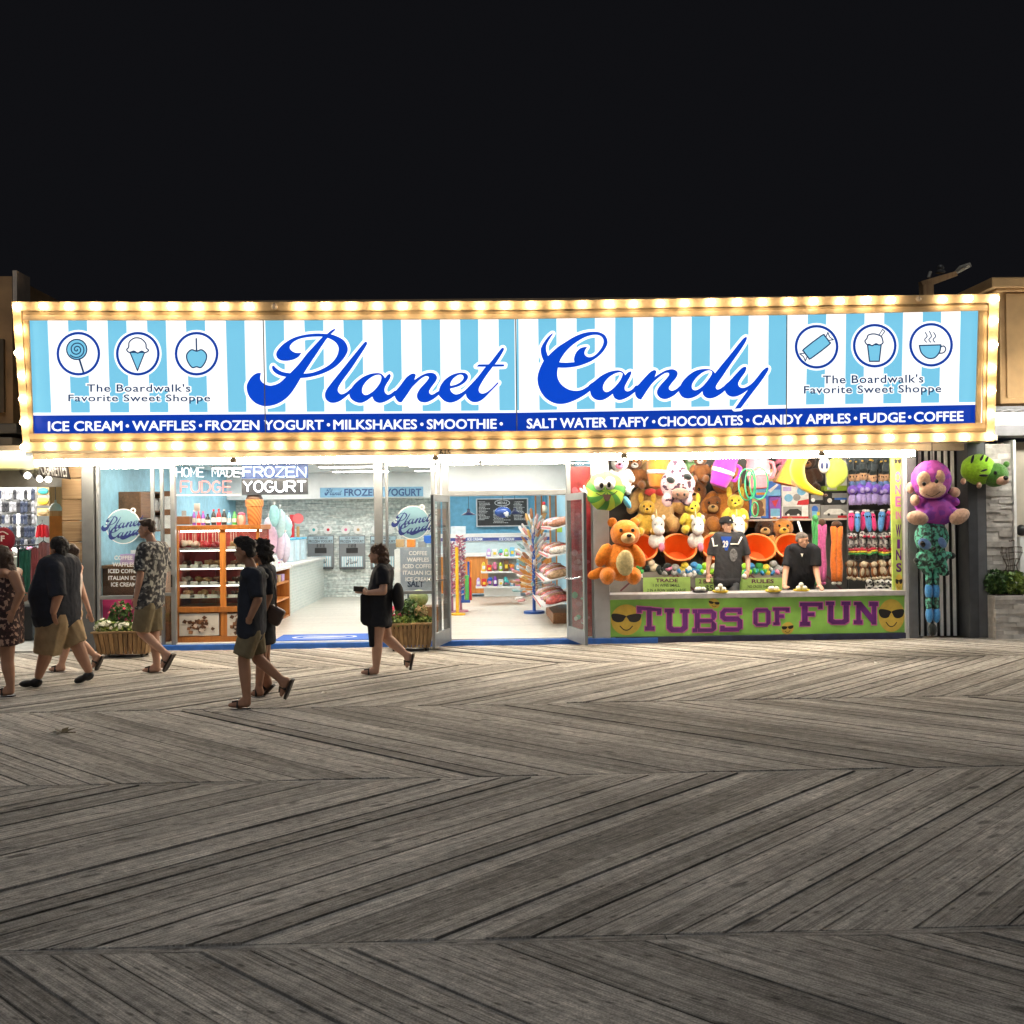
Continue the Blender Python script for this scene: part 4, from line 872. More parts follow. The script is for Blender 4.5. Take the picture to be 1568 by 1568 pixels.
# hanging CIGARETTES sign, set square to the wall
cs = thing("cigarettes_sign", "small black and white sign reading CIGARETTES hung over the wooden wall", "sign", P(82, 712, -.3))
f4 = [(57.5, 706), (101, 706), (107, 734), (63, 728)]
q = MB(); p = [P(*v, -.31) for v in (f4[3], f4[2], f4[1], f4[0])]; q.hexa([v + Vector((0, .04, 0)) for v in p] + [v for v in p]) if False else q.hexa([p[0] + Vector((0, .04, 0)), p[1] + Vector((0, .04, 0)), p[1], p[0], p[3] + Vector((0, .04, 0)), p[2] + Vector((0, .04, 0)), p[2], p[3]])
obj("sign_board", q, M("sign_black", (.006, .005, .005), .8, spec=.1), cs)
q = MB(); put_text(q, "CIGARETTES", (60, 706.5), (100, 707), (103, 731), (64.5, 727), lambda x, y: P(x, y, -.314), 0, .0); obj("sign_lettering", q, M("sign_white_paint", (.11, .11, .11), .5), cs)
q = MB(); a_ = P(80, 707, -.29); q.tube([a_, a_ + Vector((0, 0, .25))], .01, 6); obj("hanger", q, BLK, cs)
# spot lamps under the beam
f1 = None
for px, py in ((42, 728), (61, 733), (74, 734)):
    c = P(px, py, .1)
    if f1 is None:
        f1 = thing("spot_lamp", "small white spot lamp under the souvenir shop's beam", "lamp", c, "spot lamps of the souvenir shop")
        q = MB(); q.lathe([(.03, .0), (.05, .03), (.05, .1), (.02, .13)], c + Vector((-.03, .02, 0)), Euler((0, -.6, 0)), 12); q.tube([c + Vector((-.08, .02, .1)), c + Vector((-.08, .02, .2))], .012, 6); obj("lamp_body", q, M("lamp_dark", (.12, .11, .1), .4), f1, smooth='auto')
        q = MB(); q.ell(c, (.05, .035, .05)); obj("lamp_glow", q, EM("spot_glow", (1, .95, .85), 12), f1, smooth=True)
    else: dup(f1, c)

q = MB(); q.box(FX(960, .7), FX(1340, .7), .55, .85, ZC + .2, ZC + .26); single("ceiling_light", q, EM("booth_fill_glow", (1, .95, .85), 28.0), "unseen ceiling light added to brighten the game booth behind the tube light", "ceiling light")  # unseen light above the header, added to brighten the booth interior
# ------------------------------------------------------------------ inside the candy shop
def pbox(mb, a, b, py0, py1, Y, d, mi=0):
    m = (a + b) / 2
    return mb.box(FX(a, Y, (py0 + py1) / 2), FX(b, Y, (py0 + py1) / 2), Y, Y + d, FZ(m, py1, Y), FZ(m, py0, Y), mi)
def PY(Y, o=0.0): return lambda x, y: P(x, y, Y - o)
def lumps(mb, x0, x1, y0, y1, z, r, n, rnd, mi=0, h=1.0):
    for i in range(n):
        mb.ell((rnd.uniform(x0, x1), rnd.uniform(y0, y1), z + rnd.uniform(0, r * h)), (r * rnd.uniform(.8, 1.2), r * rnd.uniform(.8, 1.2), r * rnd.uniform(.6, 1)), Euler((rnd.random(), rnd.random(), rnd.random() * 3)), 8, 5, mi)
CHOC = M("chocolate", (.085, .035, .016), .4, var=.3); MILK = M("milk_chocolate", (.22, .10, .045), .45, var=.3); NUT = M("caramel_nut", (.45, .26, .10), .5, var=.3)
CREAM = M("cream_sweet", (.75, .66, .5), .5, var=.1); REDP = M("bright_red", (.55, .02, .03), .4, var=.1); CARD = M("price_card", (.82, .8, .74), .6, var=.04)
PAL = {"red": (.55, .02, .03), "pink": (.75, .2, .35), "orange": (.75, .24, .03), "yellow": (.8, .58, .05), "green": (.08, .42, .10), "lime": (.42, .62, .06), "blue": (.03, .14, .55), "sky blue": (.18, .48, .72),
       "purple": (.22, .06, .42), "brown": (.16, .07, .03), "white": (.8, .8, .78), "black": (.015, .015, .017), "teal": (.05, .38, .38), "lilac": (.5, .36, .66), "grey": (.3, .3, .3), "tan": (.5, .33, .16)}
def C_(n): return M("goods_" + n.replace(" ", "_"), PAL[n], .45, var=.15, scale=14)
rnd = random.Random(21)
# ---- fudge case
CY = .22
fc = thing("fudge_case", "tall orange wood and glass fudge case just inside the open front", "display case", (FX(333, CY), CY + .3, FL))
zt_, zb_ = FZ(333, 804, CY), FL
xa, xb = FX(270, CY), FX(397, CY); xm0, xm1 = FX(336.5, CY), FX(345, CY)
z1 = FZ(333, 929, CY); z2 = FZ(333, 937, CY)
q = MB(); q.box(xa, xb + .03, CY - .03, CY + .75, zt_ - .075, zt_)
obj("case_top", q, ORW, fc, bevel=.006)
q = MB()
for a, b in ((xa, xa + .03), (xm0, xm1), (xb - .045, xb)):
    q = MB(); q.box(a, b, CY, CY + .05, z2 + .001, zt_ - .076); obj("stile", q, ORW, fc, bevel=.003)
q = MB(); q.box(xa, xb, CY - .02, CY + .7, z1 - .08, z1); obj("lower_rail", q, ORW, fc, bevel=.004)
q = MB(); q.box(xa, xb, CY, CY + .7, zb_, FZ(333, 974, CY)); q.box(xa, FX(273.5, CY), CY, CY + .04, FZ(333, 974, CY), z1 - .081); q.box(xm0, FX(347, CY), CY, CY + .04, FZ(333, 974, CY), z1 - .081); q.box(xb - .06, xb, CY, CY + .7, FZ(333, 974, CY), z1 - .081)
q.box(xa, xb - .06, CY + .05, CY + .68, FZ(333, 974, CY), z1 - .081); obj("base", q, ORW, fc, bevel=.003)
q = MB(); q.box(xa, xb, CY + .72, CY + .75, z1, zt_ - .076); obj("back_panel", q, M("case_back_red", (.46, .05, .035), .6, var=.3), fc)
q = MB(); q.box(xa, xa + .012, CY + .051, CY + .72, z1, zt_ - .076); obj("side_panel", q, M("case_back_red"), fc)
q = MB(); q.box(FX(284, CY + .6), FX(327, CY + .6), CY + .70, CY + .718, z1, zt_ - .08); obj("red_backing", q, M("backing_red", (.60, .03, .035), .45, var=.15), fc)
q = MB()
for yy in (CY + .09, CY + .4): q.box(xa + .04, xb - .05, yy, yy + .04, zt_ - .1, zt_ - .079)
obj("added_case_light", q, EM("added_case_glow", (1, .93, .82), 14.0), fc)  # glowing strips added to brighten the dark case interior
q = MB()
for py in (841, 869, 895): q.box(xa + .04, xb - .05, CY + .065, CY + .08, FZ(333, py, CY) - .03, FZ(333, py, CY) - .013)
obj("added_shelf_light", q, EM("added_shelf_glow", (1, .93, .82), 5.0), fc)  # further glowing strips added to brighten the goods on each shelf
q = MB(); q.box(xa + .03, xb - .045, CY + .012, CY + .018, z1, zt_ - .076); obj("case_glass", q, GL, fc)
q = MB(); q.box(xb - .012, xb - .006, CY + .05, CY + .72, z1, zt_ - .076); obj("case_glass", q, GL, fc)
shelf_py = [845, 872, 898, 924]
for py in (841, 869, 895, 915):
    q = MB(); q.box(xa + .03, xb - .046, CY + .06, CY + .7, FZ(333, py, CY) - .012, FZ(333, py, CY)); obj("shelf", q, M("shelf_glass", (.55, .6, .58), .15, var=.03), fc)
# two framed fudge pictures on the base
def fudge_picture(a, b):
    q = MB(); f = PY(CY, .004); q.poly([[(a, 940), (b, 939), (b, 973), (a, 974)]], f, mi=0)
    r_ = random.Random(int(a)); k = 0
    for i in range(46):
        k += 1; x = a + (b - a) * (.5 + r_.gauss(0, .17)); y = 957 + r_.gauss(0, 5.5); s_ = r_.uniform(2, 4.6)
        if not (a + 4 < x < b - 4 and 943 < y < 971): continue
        an = r_.uniform(0, 3); q.poly([[(x + s_ * math.cos(an + t * 1.57) * r_.uniform(.7, 1.2), y + s_ * .8 * math.sin(an + t * 1.57)) for t in range(4)]], PY(CY, .005 + k * .0003), mi=r_.choice((1, 1, 2, 3)))
    obj("fudge_picture", q, [M("picture_paper", (.62, .58, .52), .4, var=.06), CHOC, MILK, M("picture_highlight", (.6, .5, .42), .4)], fc)
fudge_picture(274.5, 335.5); fudge_picture(348, 391)
# trays on the shelves
kinds = [("dark chocolate", CHOC), ("milk chocolate", MILK), ("caramel nut", NUT), ("cream white", CREAM), ("glossy red apple", REDP)]
rows = [(841, "top", [274, 291, 308, 322], [(3, 0.055), (3, .05), (4, .045), (4, .045)]), (869, "second", [275, 292, 309, 323, 349, 364, 379], None), (895, "third", [275, 292, 308, 322, 350, 365, 379], None), (915, "lowest", [276, 298, 318, 350, 370], None)]
def tray(px, py, w_px, where, kind, mat, r, n, card=True, sticks=False):
    Y = CY + .12; x0, x1 = FX(px, Y, py), FX(px + w_px, Y, py); z = FZ(px, py, CY) + .002
    t = thing("sweet_tray", f"tray of {kind} sweets on the {where} shelf of the fudge case", "tray", ((x0 + x1) / 2, Y + .1, z), "trays of sweets in the fudge case")
    q = MB(); q.box(x0, x1, Y, Y + .34, z, z + .015); obj("tray_base", q, M("tray_steel", (.5, .5, .5), .3, metal=.5), t)
    q = MB(); lumps(q, x0 + r, x1 - r, Y + .05, Y + .3, z + .015 + r * .6, r, n, rnd); obj("sweets", q, mat, t, smooth=True)
    if sticks:
        q = MB()
        for i in range(3):
            x = lerp(x0 + .03, x1 - .03, i / 2); q.tube([(x, Y + .12, z + .1), (x, Y + .12, z + .26)], .005, 5)
        obj("stick", q, CREAM, t)
    if card:
        q = MB(); q.box(x0 + .01, x1 - .01, Y - .05, Y - .045, z - .012, z + .04); obj("price_card", q, CARD, t)
tray(273, 841, 16, "top", "white dipped apple", CREAM, .05, 6, False, True); tray(289, 841, 11, "top", "cream coated apple", M("pale_cream", (.7, .55, .4), .4), .045, 5, False, True)
tray(303, 841, 15, "top", "glossy red apple", REDP, .045, 7, False, True); tray(320, 841, 15, "top", "dark red apple", M("dark_red", (.32, .015, .02), .3), .045, 7, False, True)
tray(348, 841, 14, "top", "golden caramel apple", NUT, .04, 7, True, True); tray(364, 841, 13, "top", "brown caramel", MILK, .035, 8); tray(379, 841, 12, "top", "pale toffee", M("toffee", (.5, .36, .2), .4), .035, 8)
i = 0
for py, where, xs_, _ in rows[1:]:
    for px in xs_:
        kd, mt = kinds[(i * 7 + i // 3) % 4]; i += 1
        adj = ["smooth", "chunky", "round", "broken", "sliced", "sprinkled", "glazed"][xs_.index(px)]
        tray(px, py, 13 if where != "lowest" else 17, where, adj + " " + kd, mt, rnd.uniform(.03, .045), 10)
for a, b in ((285, 303), (306, 324)):
    q = MB(); pbox(q, a, b, 818, 838, CY + .42, .1); tag(single("red_box", q, REDP, f"red carton at the back of the fudge case's top shelf, {'beside the white apples' if a < 300 else 'behind the red apples'}", "box"), f"red carton at the back of the fudge case's top shelf, {'beside the white apples' if a < 300 else 'behind the red apples'}", "box")
# bottles and things on the case top
def bottle(px, py0, w_, body, capc, label, Y=CY + .3, z=None):
    z = zt_ + .001 if z is None else z
    h = FZ(px, py0, Y) - z; r = w_ * .0105 / 2; x = FX(px, Y, py0)
    t = thing("bottle", label, "bottle", (x, Y, z), "bottles on top of the fudge case")
    q = MB(); q.lathe([(r * .9, 0), (r, .01), (r, h * .55), (r * .85, h * .68), (r * .4, h * .82), (r * .38, h * .9)], (x, Y, z), seg=12); obj("bottle_body", q, C_(body), t, smooth='auto')
    q = MB(); q.lathe([(r * .45, h * .9), (r * .45, h)], (x, Y, z), seg=10); obj("cap", q, C_(capc), t, smooth='auto')
    q = MB(); q.lathe([(r * 1.02, h * .18), (r * 1.02, h * .48)], (x, Y, z), seg=12); obj("paper_label", q, C_("white"), t, smooth='auto')
for px, py, w_, b_, c_, l in ((297, 781, 5, "purple", "white", "small purple bottle near the left end of the fudge case top"), (304, 783, 6, "red", "pink", "red bottle between two purple bottles on the fudge case"), (311, 783, 6, "purple", "pink", "purple bottle with pink cap on the fudge case"), (318, 787, 7, "black", "black", "short black bottle on the fudge case top"),
                              (327, 780, 7, "black", "red", "black soda bottle with red cap on the fudge case"), (335, 779, 7, "red", "red", "bright red soda bottle on the fudge case"), (343, 780, 7, "black", "white", "dark soda bottle with white cap on the fudge case"), (351, 782, 6, "sky blue", "blue", "clear blue water bottle on the fudge case"), (359, 783, 7, "green", "green", "green soda bottle near the waffle cone model")):
    bottle(px, py, w_, b_, c_, l)
q = MB(); pbox(q, 270.5, 290, 790.5, 803.5, CY + .2, .2); single("brown_box", q, C_("brown"), "dark brown box at the left end of the fudge case top", "box", bevel=.006)
q = MB(); pbox(q, 297, 306, 771, 783, CY + .62, .02); single("card_sign", q, CARD, "small white card sign standing behind the bottles", "card", bevel=.002)
q = MB(); pbox(q, 278, 285, 782, 790, CY + .3, .02); single("card_sign", q, C_("grey"), "small grey framed card standing on the brown box", "card", bevel=.002)
c = thing("sweet_jar", "pink lidded sweet jar beside the waffle cone model", "jar", Vector((FX(370, CY + .3, 800), CY + .3, zt_)))
q = MB(); q.lathe([(.055, 0), (.065, .02), (.065, .12), (.05, .15)], (FX(370, CY + .3, 800), CY + .3, zt_), seg=14); obj("jar_body", q, M("jar_pink", (.7, .32, .26), .3), c, smooth='auto')
q = MB(); q.lathe([(.056, .15), (.06, .16), (.06, .175), (.02, .19)], (FX(370, CY + .3, 800), CY + .3, zt_), seg=14); obj("jar_lid", q, C_("pink"), c, smooth='auto')
# giant waffle cone model
cp = Vector((FX(390, CY + .3, 800), CY + .3, zt_))
wc_ = thing("waffle_cone_model", "giant orange waffle cone model with chocolate top standing on the fudge case", "model cone", cp)
q = MB(); q.lathe([(.085, 0), (.10, .02), (.118, .26), (.12, .27), (.135, .28), (.14, .375), (.13, .385)], cp, seg=20)
def waffle(N, L, b):
    tc = N.new("ShaderNodeTexCoord"); ck = N.new("ShaderNodeTexWave"); ck.inputs["Scale"].default_value = 9; ck.bands_direction = 'DIAGONAL'; L.new(tc.outputs["Object"], ck.inputs[0])
    r = N.new("ShaderNodeValToRGB"); r.color_ramp.elements[0].color = (.36, .12, .03, 1); r.color_ramp.elements[1].color = (.62, .27, .09, 1); L.new(ck.outputs[0], r.inputs[0]); L.new(r.outputs[0], b.inputs["Base Color"])
obj("waffle_cup", q, coordmat("waffle_orange", waffle), wc_, smooth='auto')
q = MB(); q.lathe([(.128, .386), (.13, .40), (.11, .44), (.115, .47), (.06, .52), (0, .53)], cp, seg=16); obj("chocolate_swirl", q, CHOC, wc_, smooth='auto')
# neon signs hung in the opening
def neon(name, label, a, b, py0, py1, Y, rows_, boards):
    t = thing(name, label, "neon sign", P((a + b) / 2, py1, Y))
    for (x0, x1, y0, y1, m) in boards:
        q = MB(); pbox(q, x0, x1, y0, y1, Y + .02, .03); obj("backing", q, m, t)
    for tx, x0, x1, y0, y1, m, w_ in rows_:
        q = MB(); n_ = len(tx); st_ = (x1 - x0) / n_
        for i, chh in enumerate(tx):
            if chh == " ": continue
            gl = NEON[chh]; mx = max(p[0] for s_ in gl for p in s_)
            for sg_ in gl:
                q.tube([P(x0 + st_ * (i + .1 + .8 * (p[0] if mx > .5 else p[0] + .35)), y0 + (y1 - y0) * p[1], Y - .01) for p in sg_], w_, 6)
        obj("glass_tubing", q, m, t, smooth=True)
    q = MB()
    for x in (a + 6, b - 6): q.tube([P(x, py0, Y + .03), P(x, py0, Y + .03) + Vector((0, 0, .5))], .006, 5)
    obj("hanging_chain", q, BLK, t)
_c = lambda a0, a1, cx=.5, cy=.5, rx=.5, ry=.5, n=12: [(cx + rx * math.cos(R(lerp(a0, a1, i / n))), cy + ry * math.sin(R(lerp(a0, a1, i / n)))) for i in range(n + 1)]
NEON = {"F": [[(1, 0), (0, 0), (0, 1)], [(0, .48), (.8, .48)]], "R": [[(0, 1), (0, 0)] + _c(-90, 90, .6, .26, .4, .26) + [(0, .52)], [(.5, .52), (1, 1)]], "O": [_c(0, 360)], "Z": [[(0, 0), (1, 0), (0, 1), (1, 1)]], "E": [[(1, 0), (0, 0), (0, 1), (1, 1)], [(0, .5), (.85, .5)]],
        "N": [[(0, 1), (0, 0), (1, 1), (1, 0)]], "Y": [[(0, 0), (.5, .5), (1, 0)], [(.5, .5), (.5, 1)]], "G": [_c(-40, -330, .5, .5, .5, .5) + [(.95, .55), (.55, .55)]], "U": [[(0, 0)] + _c(180, 0, .5, .62, .5, .38) + [(1, 0)]], "T": [[(0, 0), (1, 0)], [(.5, 0), (.5, 1)]],
        "D": [[(0, 0), (0, 1)] + _c(90, -90, .4, .5, .6, .5) + [(0, 0)]], "H": [[(0, 0), (0, 1)], [(1, 0), (1, 1)], [(0, .5), (1, .5)]], "M": [[(0, 1), (0, 0), (.5, .7), (1, 0), (1, 1)]], "A": [[(0, 1), (.5, 0), (1, 1)], [(.2, .65), (.8, .65)]], "I": [[(0, 0), (0, 1)]]}
nw = EM("neon_white", (1, 1, 1), 2.6); nb = EM("neon_blue_white", (.72, .88, 1.0), 2.4); nr = EM("neon_red", (1.0, .30, .26), 1.5)
neon("frozen_yogurt_neon", "blue and black neon sign reading FROZEN YOGURT above the open front", 371, 471, 711, 758, .35, [("FROZEN", 371, 470, 715, 730, nb, .014), ("YOGURT", 371, 470, 737, 753, nw, .014)],
     [(370, 471.5, 711, 732.5, EM("neon_board_blue", (.012, .10, .42), .3)), (370, 471.5, 733, 757.5, M("neon_board_dark", (.03, .035, .045), .4))])
neon("fudge_neon", "white and red neon sign reading HOME MADE FUDGE above the fudge case", 270, 368, 713, 758, .40, [("HOME MADE", 269, 368, 716, 730, nw, .0065), ("FUDGE", 275, 356, 737, 754, nr, .012)], [(269, 369, 757, 759, WHITE)])
# bulkhead sign
bs = thing("yogurt_banner", "pale blue banner reading FROZEN YOGURT on the bulkhead above the mosaic wall", "banner", P(570, 761, 8.7))
q = MB(); pbox(q, 490, 648, 746, 761, 8.66, .03); obj("banner_board", q, M("banner_blue", (.22, .42, .58), .5), bs)
q = MB(); text_box(q, "FROZEN", 527, 581, 748.5, 759.5, PY(8.66, .006), 0, .03); text_box(q, "YOGURT", 590, 645, 748, 759.5, PY(8.66, .006), 0, .03); obj("banner_lettering", q, M("banner_navy", (.03, .08, .2), .5), bs)
q = MB(); f_ = PY(8.66, .006)
for i, loops in enumerate(SCR[:8]):
    q.poly([[(497 + (p[0] - 378) * .068, 753 + (p[1] - 563) * .1) for p in spline(l, 3)] for l in loops], PY(8.66, .006 + i * .0003))
obj("banner_script", q, MATS["banner_navy"], bs)
# yogurt machines and round plates
MY = 9.52; ym0 = None
steel = M("brushed_steel", (.20, .21, .22), .4, metal=.3, var=.08); dgrey = M("machine_dark", (.07, .075, .08), .4)
def machine(px, lab, cut=None):
    t = thing("yogurt_machine", lab, "yogurt machine", P(px, 871, MY), "yogurt machines in the mosaic wall")
    a, b = px - 20, px + 20
    q = MB(); pbox(q, a, b, 820, 870.5, MY, .2); obj("machine_body", q, steel, t, bevel=.012)
    q = MB(); pbox(q, a + 1, b - 1, 821.5, 832, MY - .012, .012); obj("name_panel", q, M("machine_label", (.36, .48, .54), .4), t)
    q = MB(); text_box(q, "SELF SERVE", px - 11, px + 11, 822.8, 825.5, PY(MY, .016), 0, .02); text_box(q, "FROZEN YOGURT", px - 18, px + 18, 826.8, 831, PY(MY, .016), 0, .03); obj("name_lettering", q, dgrey, t)
    q = MB(); pbox(q, px - 9, px + 9, 839, 847, MY - .015, .015); obj("drip_window", q, BLK, t, bevel=.004)
    for dx in (-5, 0, 5):
        q = MB(); c = P(px + dx, 833.5, MY - .02); q.tube([c, c - Vector((0, .02, .03)), c - Vector((0, .03, .07))], .014, 6); obj("spout", q, dgrey, t, smooth=True)
    q = MB(); pbox(q, a + 4, b - 4, 852, 868, MY - .012, .012, 0)
    for k in range(9): pbox(q, a + 5.3 + k * 3.5, a + 6.8 + k * 3.5, 852.2, 867.8, MY - .014, .002, 1)
    for i, loops in enumerate(SCR[:8]): q.poly([[(px - 9 + (p[0] - 378) * .047, 859 + (p[1] - 563) * .085 - (p[0] - 576) * .008) for p in spline(l, 3)] for l in loops], PY(MY, .018 + i * .0003), mi=2)
    obj("striped_panel", q, [M("machine_sky", (.36, .56, .64), .4), WHITE, dgrey], t)
    q = MB(); pbox(q, a + 1, b - 1, 868.6, 872, MY - .09, .09); obj("drip_tray", q, dgrey, t, bevel=.005)
machine(491, "stainless frozen yogurt machine nearest the counter in the mosaic wall"); machine(539, "stainless frozen yogurt machine in the middle of the mosaic wall"); machine(587, "stainless frozen yogurt machine partly behind the front mullion")
for i, (px, col, ln) in enumerate(((480, "teal", "grey motif, above the first yogurt machine's left half"), (502, "red", "red motif, above the first yogurt machine's right half"), (529, "pink", "dark red motif, above the second yogurt machine's left half"), (548, "tan", "pale motif, above the second yogurt machine's right half"), (575, "red", "red motif, beside the front mullion"), (597, "white", "plain motif, behind the window badge"))):
    t = thing("flavour_plate", f"round white flavour plate with {ln}", "plate", P(px, 818, MY + .04), "round flavour plates on the mosaic wall")
    q = MB(); c = P(px, 811.5, MY + .05); q.lathe([(.105, 0), (.105, .015), (.09, .022)], c, Euler((R(90), 0, 0)), 20); obj("plate_disc", q, WHITE, t, smooth='auto')
    q = MB(); q.poly([circ(px + .4, 811.2, 2.4, 10)], PY(MY + .05, .026)); obj("motif", q, C_(col), t)
# counter faced with pale tiles
tl_ = bricks("small_white_tiles", (.62, .70, .66), (.52, .60, .57), (.72, .75, .72), .10, .06, "yz", .008, .3, .3, .2)
cn = thing("tiled_counter", "pale tiled topping counter running back to the mosaic wall", "counter", (FX(436, 7), 7, FL))
xr = FX(444.5, 5.0, 920)
q = MB(); q.box(xr - .75, xr, 5.0, 9.58, FL, FZ(444, 868, 5.0)); obj("counter_body", q, tl_, cn)
q = MB(); q.box(xr - .8, xr + .05, 4.95, 9.58, FZ(444, 868, 5.0) + .001, FZ(444, 864, 5.0)); obj("counter_slab", q, WHITE, cn, bevel=.008)
q = MB(); q.box(xr - .6, xr - .003, 4.93, 4.995, FL, FZ(444, 868, 5.0) - .002); obj("end_panel", q, mosaic, cn)
for i, px in enumerate((450.5, 458.5, 466)):
    Y = 6.2 + i * .7; t = thing("topping_tub", ("pale blue topping tub nearest the counter front", "pale blue topping tub in the middle of three on the counter", "pale blue topping tub nearest the mosaic wall")[i], "tub", Vector((xr - .28, Y, FZ(444, 864, 5.0))), "topping tubs on the tiled counter")
    q = MB(); q.box(xr - .42, xr - .14, Y, Y + .3, FZ(444, 864, 5) + .001, FZ(444, 864, 5) + .45); obj("tub_body", q, M("tub_pale", (.6, .75, .82), .3), t, bevel=.02)
    q = MB(); q.box(xr - .43, xr - .13, Y - .01, Y + .31, FZ(444, 864, 5) + .452, FZ(444, 864, 5) + .49); obj("tub_lid", q, M("tub_blue", (.10, .48, .72), .4), t, bevel=.01)
t = thing("topping_dispenser", "red upright topping dispenser with round red head behind the tubs", "dispenser", P(452, 866, 8.4))
q = MB(); pbox(q, 444, 450, 788, 830, 8.4, .12); obj("red_column", q, REDP, t, bevel=.01)
q = MB(); q.lathe([(.0, 0), (.12, .0), (.12, .06), (.0, .06)], P(457, 794, 8.4), Euler((R(90), 0, 0)), 18); obj("round_head", q, M("soft_red", (.68, .14, .14), .4), t, smooth='auto')
q = MB(); pbox(q, 454, 458, 806, 832, 8.42, .08); obj("dispenser_stem", q, NUT, t, bevel=.006)
q = MB(); pbox(q, 444, 460, 830, 866, 8.45, .1); obj("stand", q, WHITE, t)
# orange shelf counter between fudge case and tiles
sc2 = thing("till_counter", "orange wood counter with open shelves between the fudge case and tiled counter", "counter", (FX(425, 3), 3, FL))
xr2 = FX(440, 4.3, 900); zt2 = FZ(420, 874, 2.4)
q = MB(); q.box(xr2 - .75, xr2 + .02, 1.7, 4.6, zt2 - .05, zt2); obj("counter_slab", q, WHITE, sc2, bevel=.006)
q = MB(); q.box(xr2 - .75, xr2 - .42, 1.72, 4.58, FL, zt2 - .051); obj("back", q, ORW, sc2)
for y in (1.72, 3.1, 4.5):
    q = MB(); q.box(xr2 - .418, xr2, y, y + .08, FL, zt2 - .051); obj("upright", q, ORW, sc2, bevel=.004)
for z in (FL, lerp(FL, zt2, .36), lerp(FL, zt2, .68)):
    q = MB(); q.box(xr2 - .418, xr2 - .01, 1.802, 4.498, z, z + .035); obj("shelf", q, ORW, sc2)
for i, (y, col) in enumerate(((1.85, "purple"), (2.2, "sky blue"), (2.6, "yellow"), (2.95, "red"), (3.35, "lime"), (3.7, "white"), (4.05, "pink"), (4.35, "blue"))):
    q = MB(); h = .06 + .05 * (i % 3); q.box(xr2 - .32, xr2 - .1, y, y + .24, zt2 + .001, zt2 + h, 0); lumps(q, xr2 - .3, xr2 - .12, y + .04, y + .2, zt2 + h, .035, 7, rnd, 1)
    single("sweet_box", q, [C_("white"), C_(col)], f"open white box of {col} sweets on the till counter", "box", "sweet boxes on the till counter")
for i, (y, col) in enumerate(((3.3, "purple"), (3.7, "tan"), (4.05, "lilac"))):
    z = lerp(FL, zt2, .68) + .036; q = MB(); q.box(xr2 - .3, xr2 - .05, y, y + .25, z, z + .13); single("carton", q, C_(col), f"{col} carton on the till counter's upper shelf", "carton", bevel=.006)
# cotton candy bags
for i, (px, py0, py1, col, ln) in enumerate(((420, 772, 806, (.35, .68, .70), "turquoise"), (429, 776, 822, (.52, .76, .78), "pale aqua"), (417, 800, 850, (.80, .55, .70), "pink"), (428, 808, 858, (.78, .66, .80), "lilac"), (437, 815, 862, (.72, .70, .84), "pale lavender"), (440, 790, 826, (.45, .72, .74), "sea green"), (411, 790, 830, (.82, .70, .78), "blush pink"))):
    Y = 2.4 + .12 * i; c = P(px, (py0 + py1) / 2, Y); rz = (FZ(px, py0, Y) - FZ(px, py1, Y)) / 2
    t = thing("cotton_candy_bag", f"{ln} bag of cotton candy hanging in the bunch beside the fudge case", "bag", P(px, py1, Y), "hanging bags of cotton candy")
    q = MB(); q.ell(c, (.085, .075, rz), None, 12, 9)
    for k in range(len(q.v)):
        n_ = noise.noise(q.v[k] * 13); q.v[k] = c + (q.v[k] - c) * (1 + .25 * n_)
    obj("bag", q, M("candy_floss_" + ln.replace(" ", "_"), col, .35, var=.12, scale=18), t, smooth=True)
    q = MB(); q.tube([c + Vector((0, 0, rz * .95)), c + Vector((0, 0, rz * 1.15))], [.012, .03], 6); q.tube([c + Vector((0, 0, rz * 1.15)), Vector((c.x, c.y, ZC))], .003, 4); obj("tie", q, WHITE, t)
# cabinet and counter seen through the left window
wood("walnut", (.20, .085, .035), (.34, .16, .07), "y", .5)
cb = thing("wall_cabinet", "brown wooden wall cabinet seen through the left window", "cabinet", (XL + .2, 1.8, 1.95))
q = MB(); q.box(XL + .001, XL + .36, 1.35, 2.1, 1.98, 2.40); obj("cabinet_box", q, MATS["walnut"], cb, bevel=.01)
q = MB(); q.box(XL + .001, XL + .03, 2.12, 3.2, 1.75, 2.42)
for z in (1.75, 2.08, 2.40): q.box(XL + .03, XL + .34, 2.12, 3.2, z, z + .025)
q.box(XL + .03, XL + .34, 3.17, 3.2, 1.776, 2.399); obj("open_shelves", q, MATS["walnut"], cb)
q = MB()
for z, h in ((1.776, .25), (2.106, .22)):
    for i in range(5): q.box(XL + .06, XL + .28, 2.16 + i * .2, 2.31 + i * .2, z, z + h - .03 * (i % 3))
obj("white_packets", q, C_("white"), cb)
ct = thing("wooden_counter", "brown wooden counter behind the left window lettering", "counter", (XL + .4, 1.4, FL))
q = MB(); q.box(XL + .001, XL + .72, .55, 3.2, 1.20, 1.25); obj("counter_slab", q, MATS["walnut"], ct, bevel=.01)
q = MB(); q.box(XL + .001, XL + .68, .6, 3.15, FL, 1.199); obj("counter_body", q, MATS["walnut"], ct)
for i, (y, col) in enumerate(((.8, "lilac"), (1.3, "white"), (1.9, "teal"))):
    q = MB(); q.box(XL + .2, XL + .45, y, y + .28, 1.251, 1.251 + .16 + .05 * i); single("goods_box", q, C_(col), f"{col} box on the wooden counter behind the left window", "box", bevel=.008)
q = MB(); pbox(q, 251, 260, 911, 983, .35, .4); single("wood_cabinet", q, MATS["walnut"], "narrow brown cabinet low behind the sliding door", "cabinet", bevel=.01)
q = MB(); pbox(q, 251, 262, 752, 905, 2.5, .35, 0)
for i in range(5): pbox(q, 252, 261, 760 + i * 29, 780 + i * 29, 2.49, .03, 1)
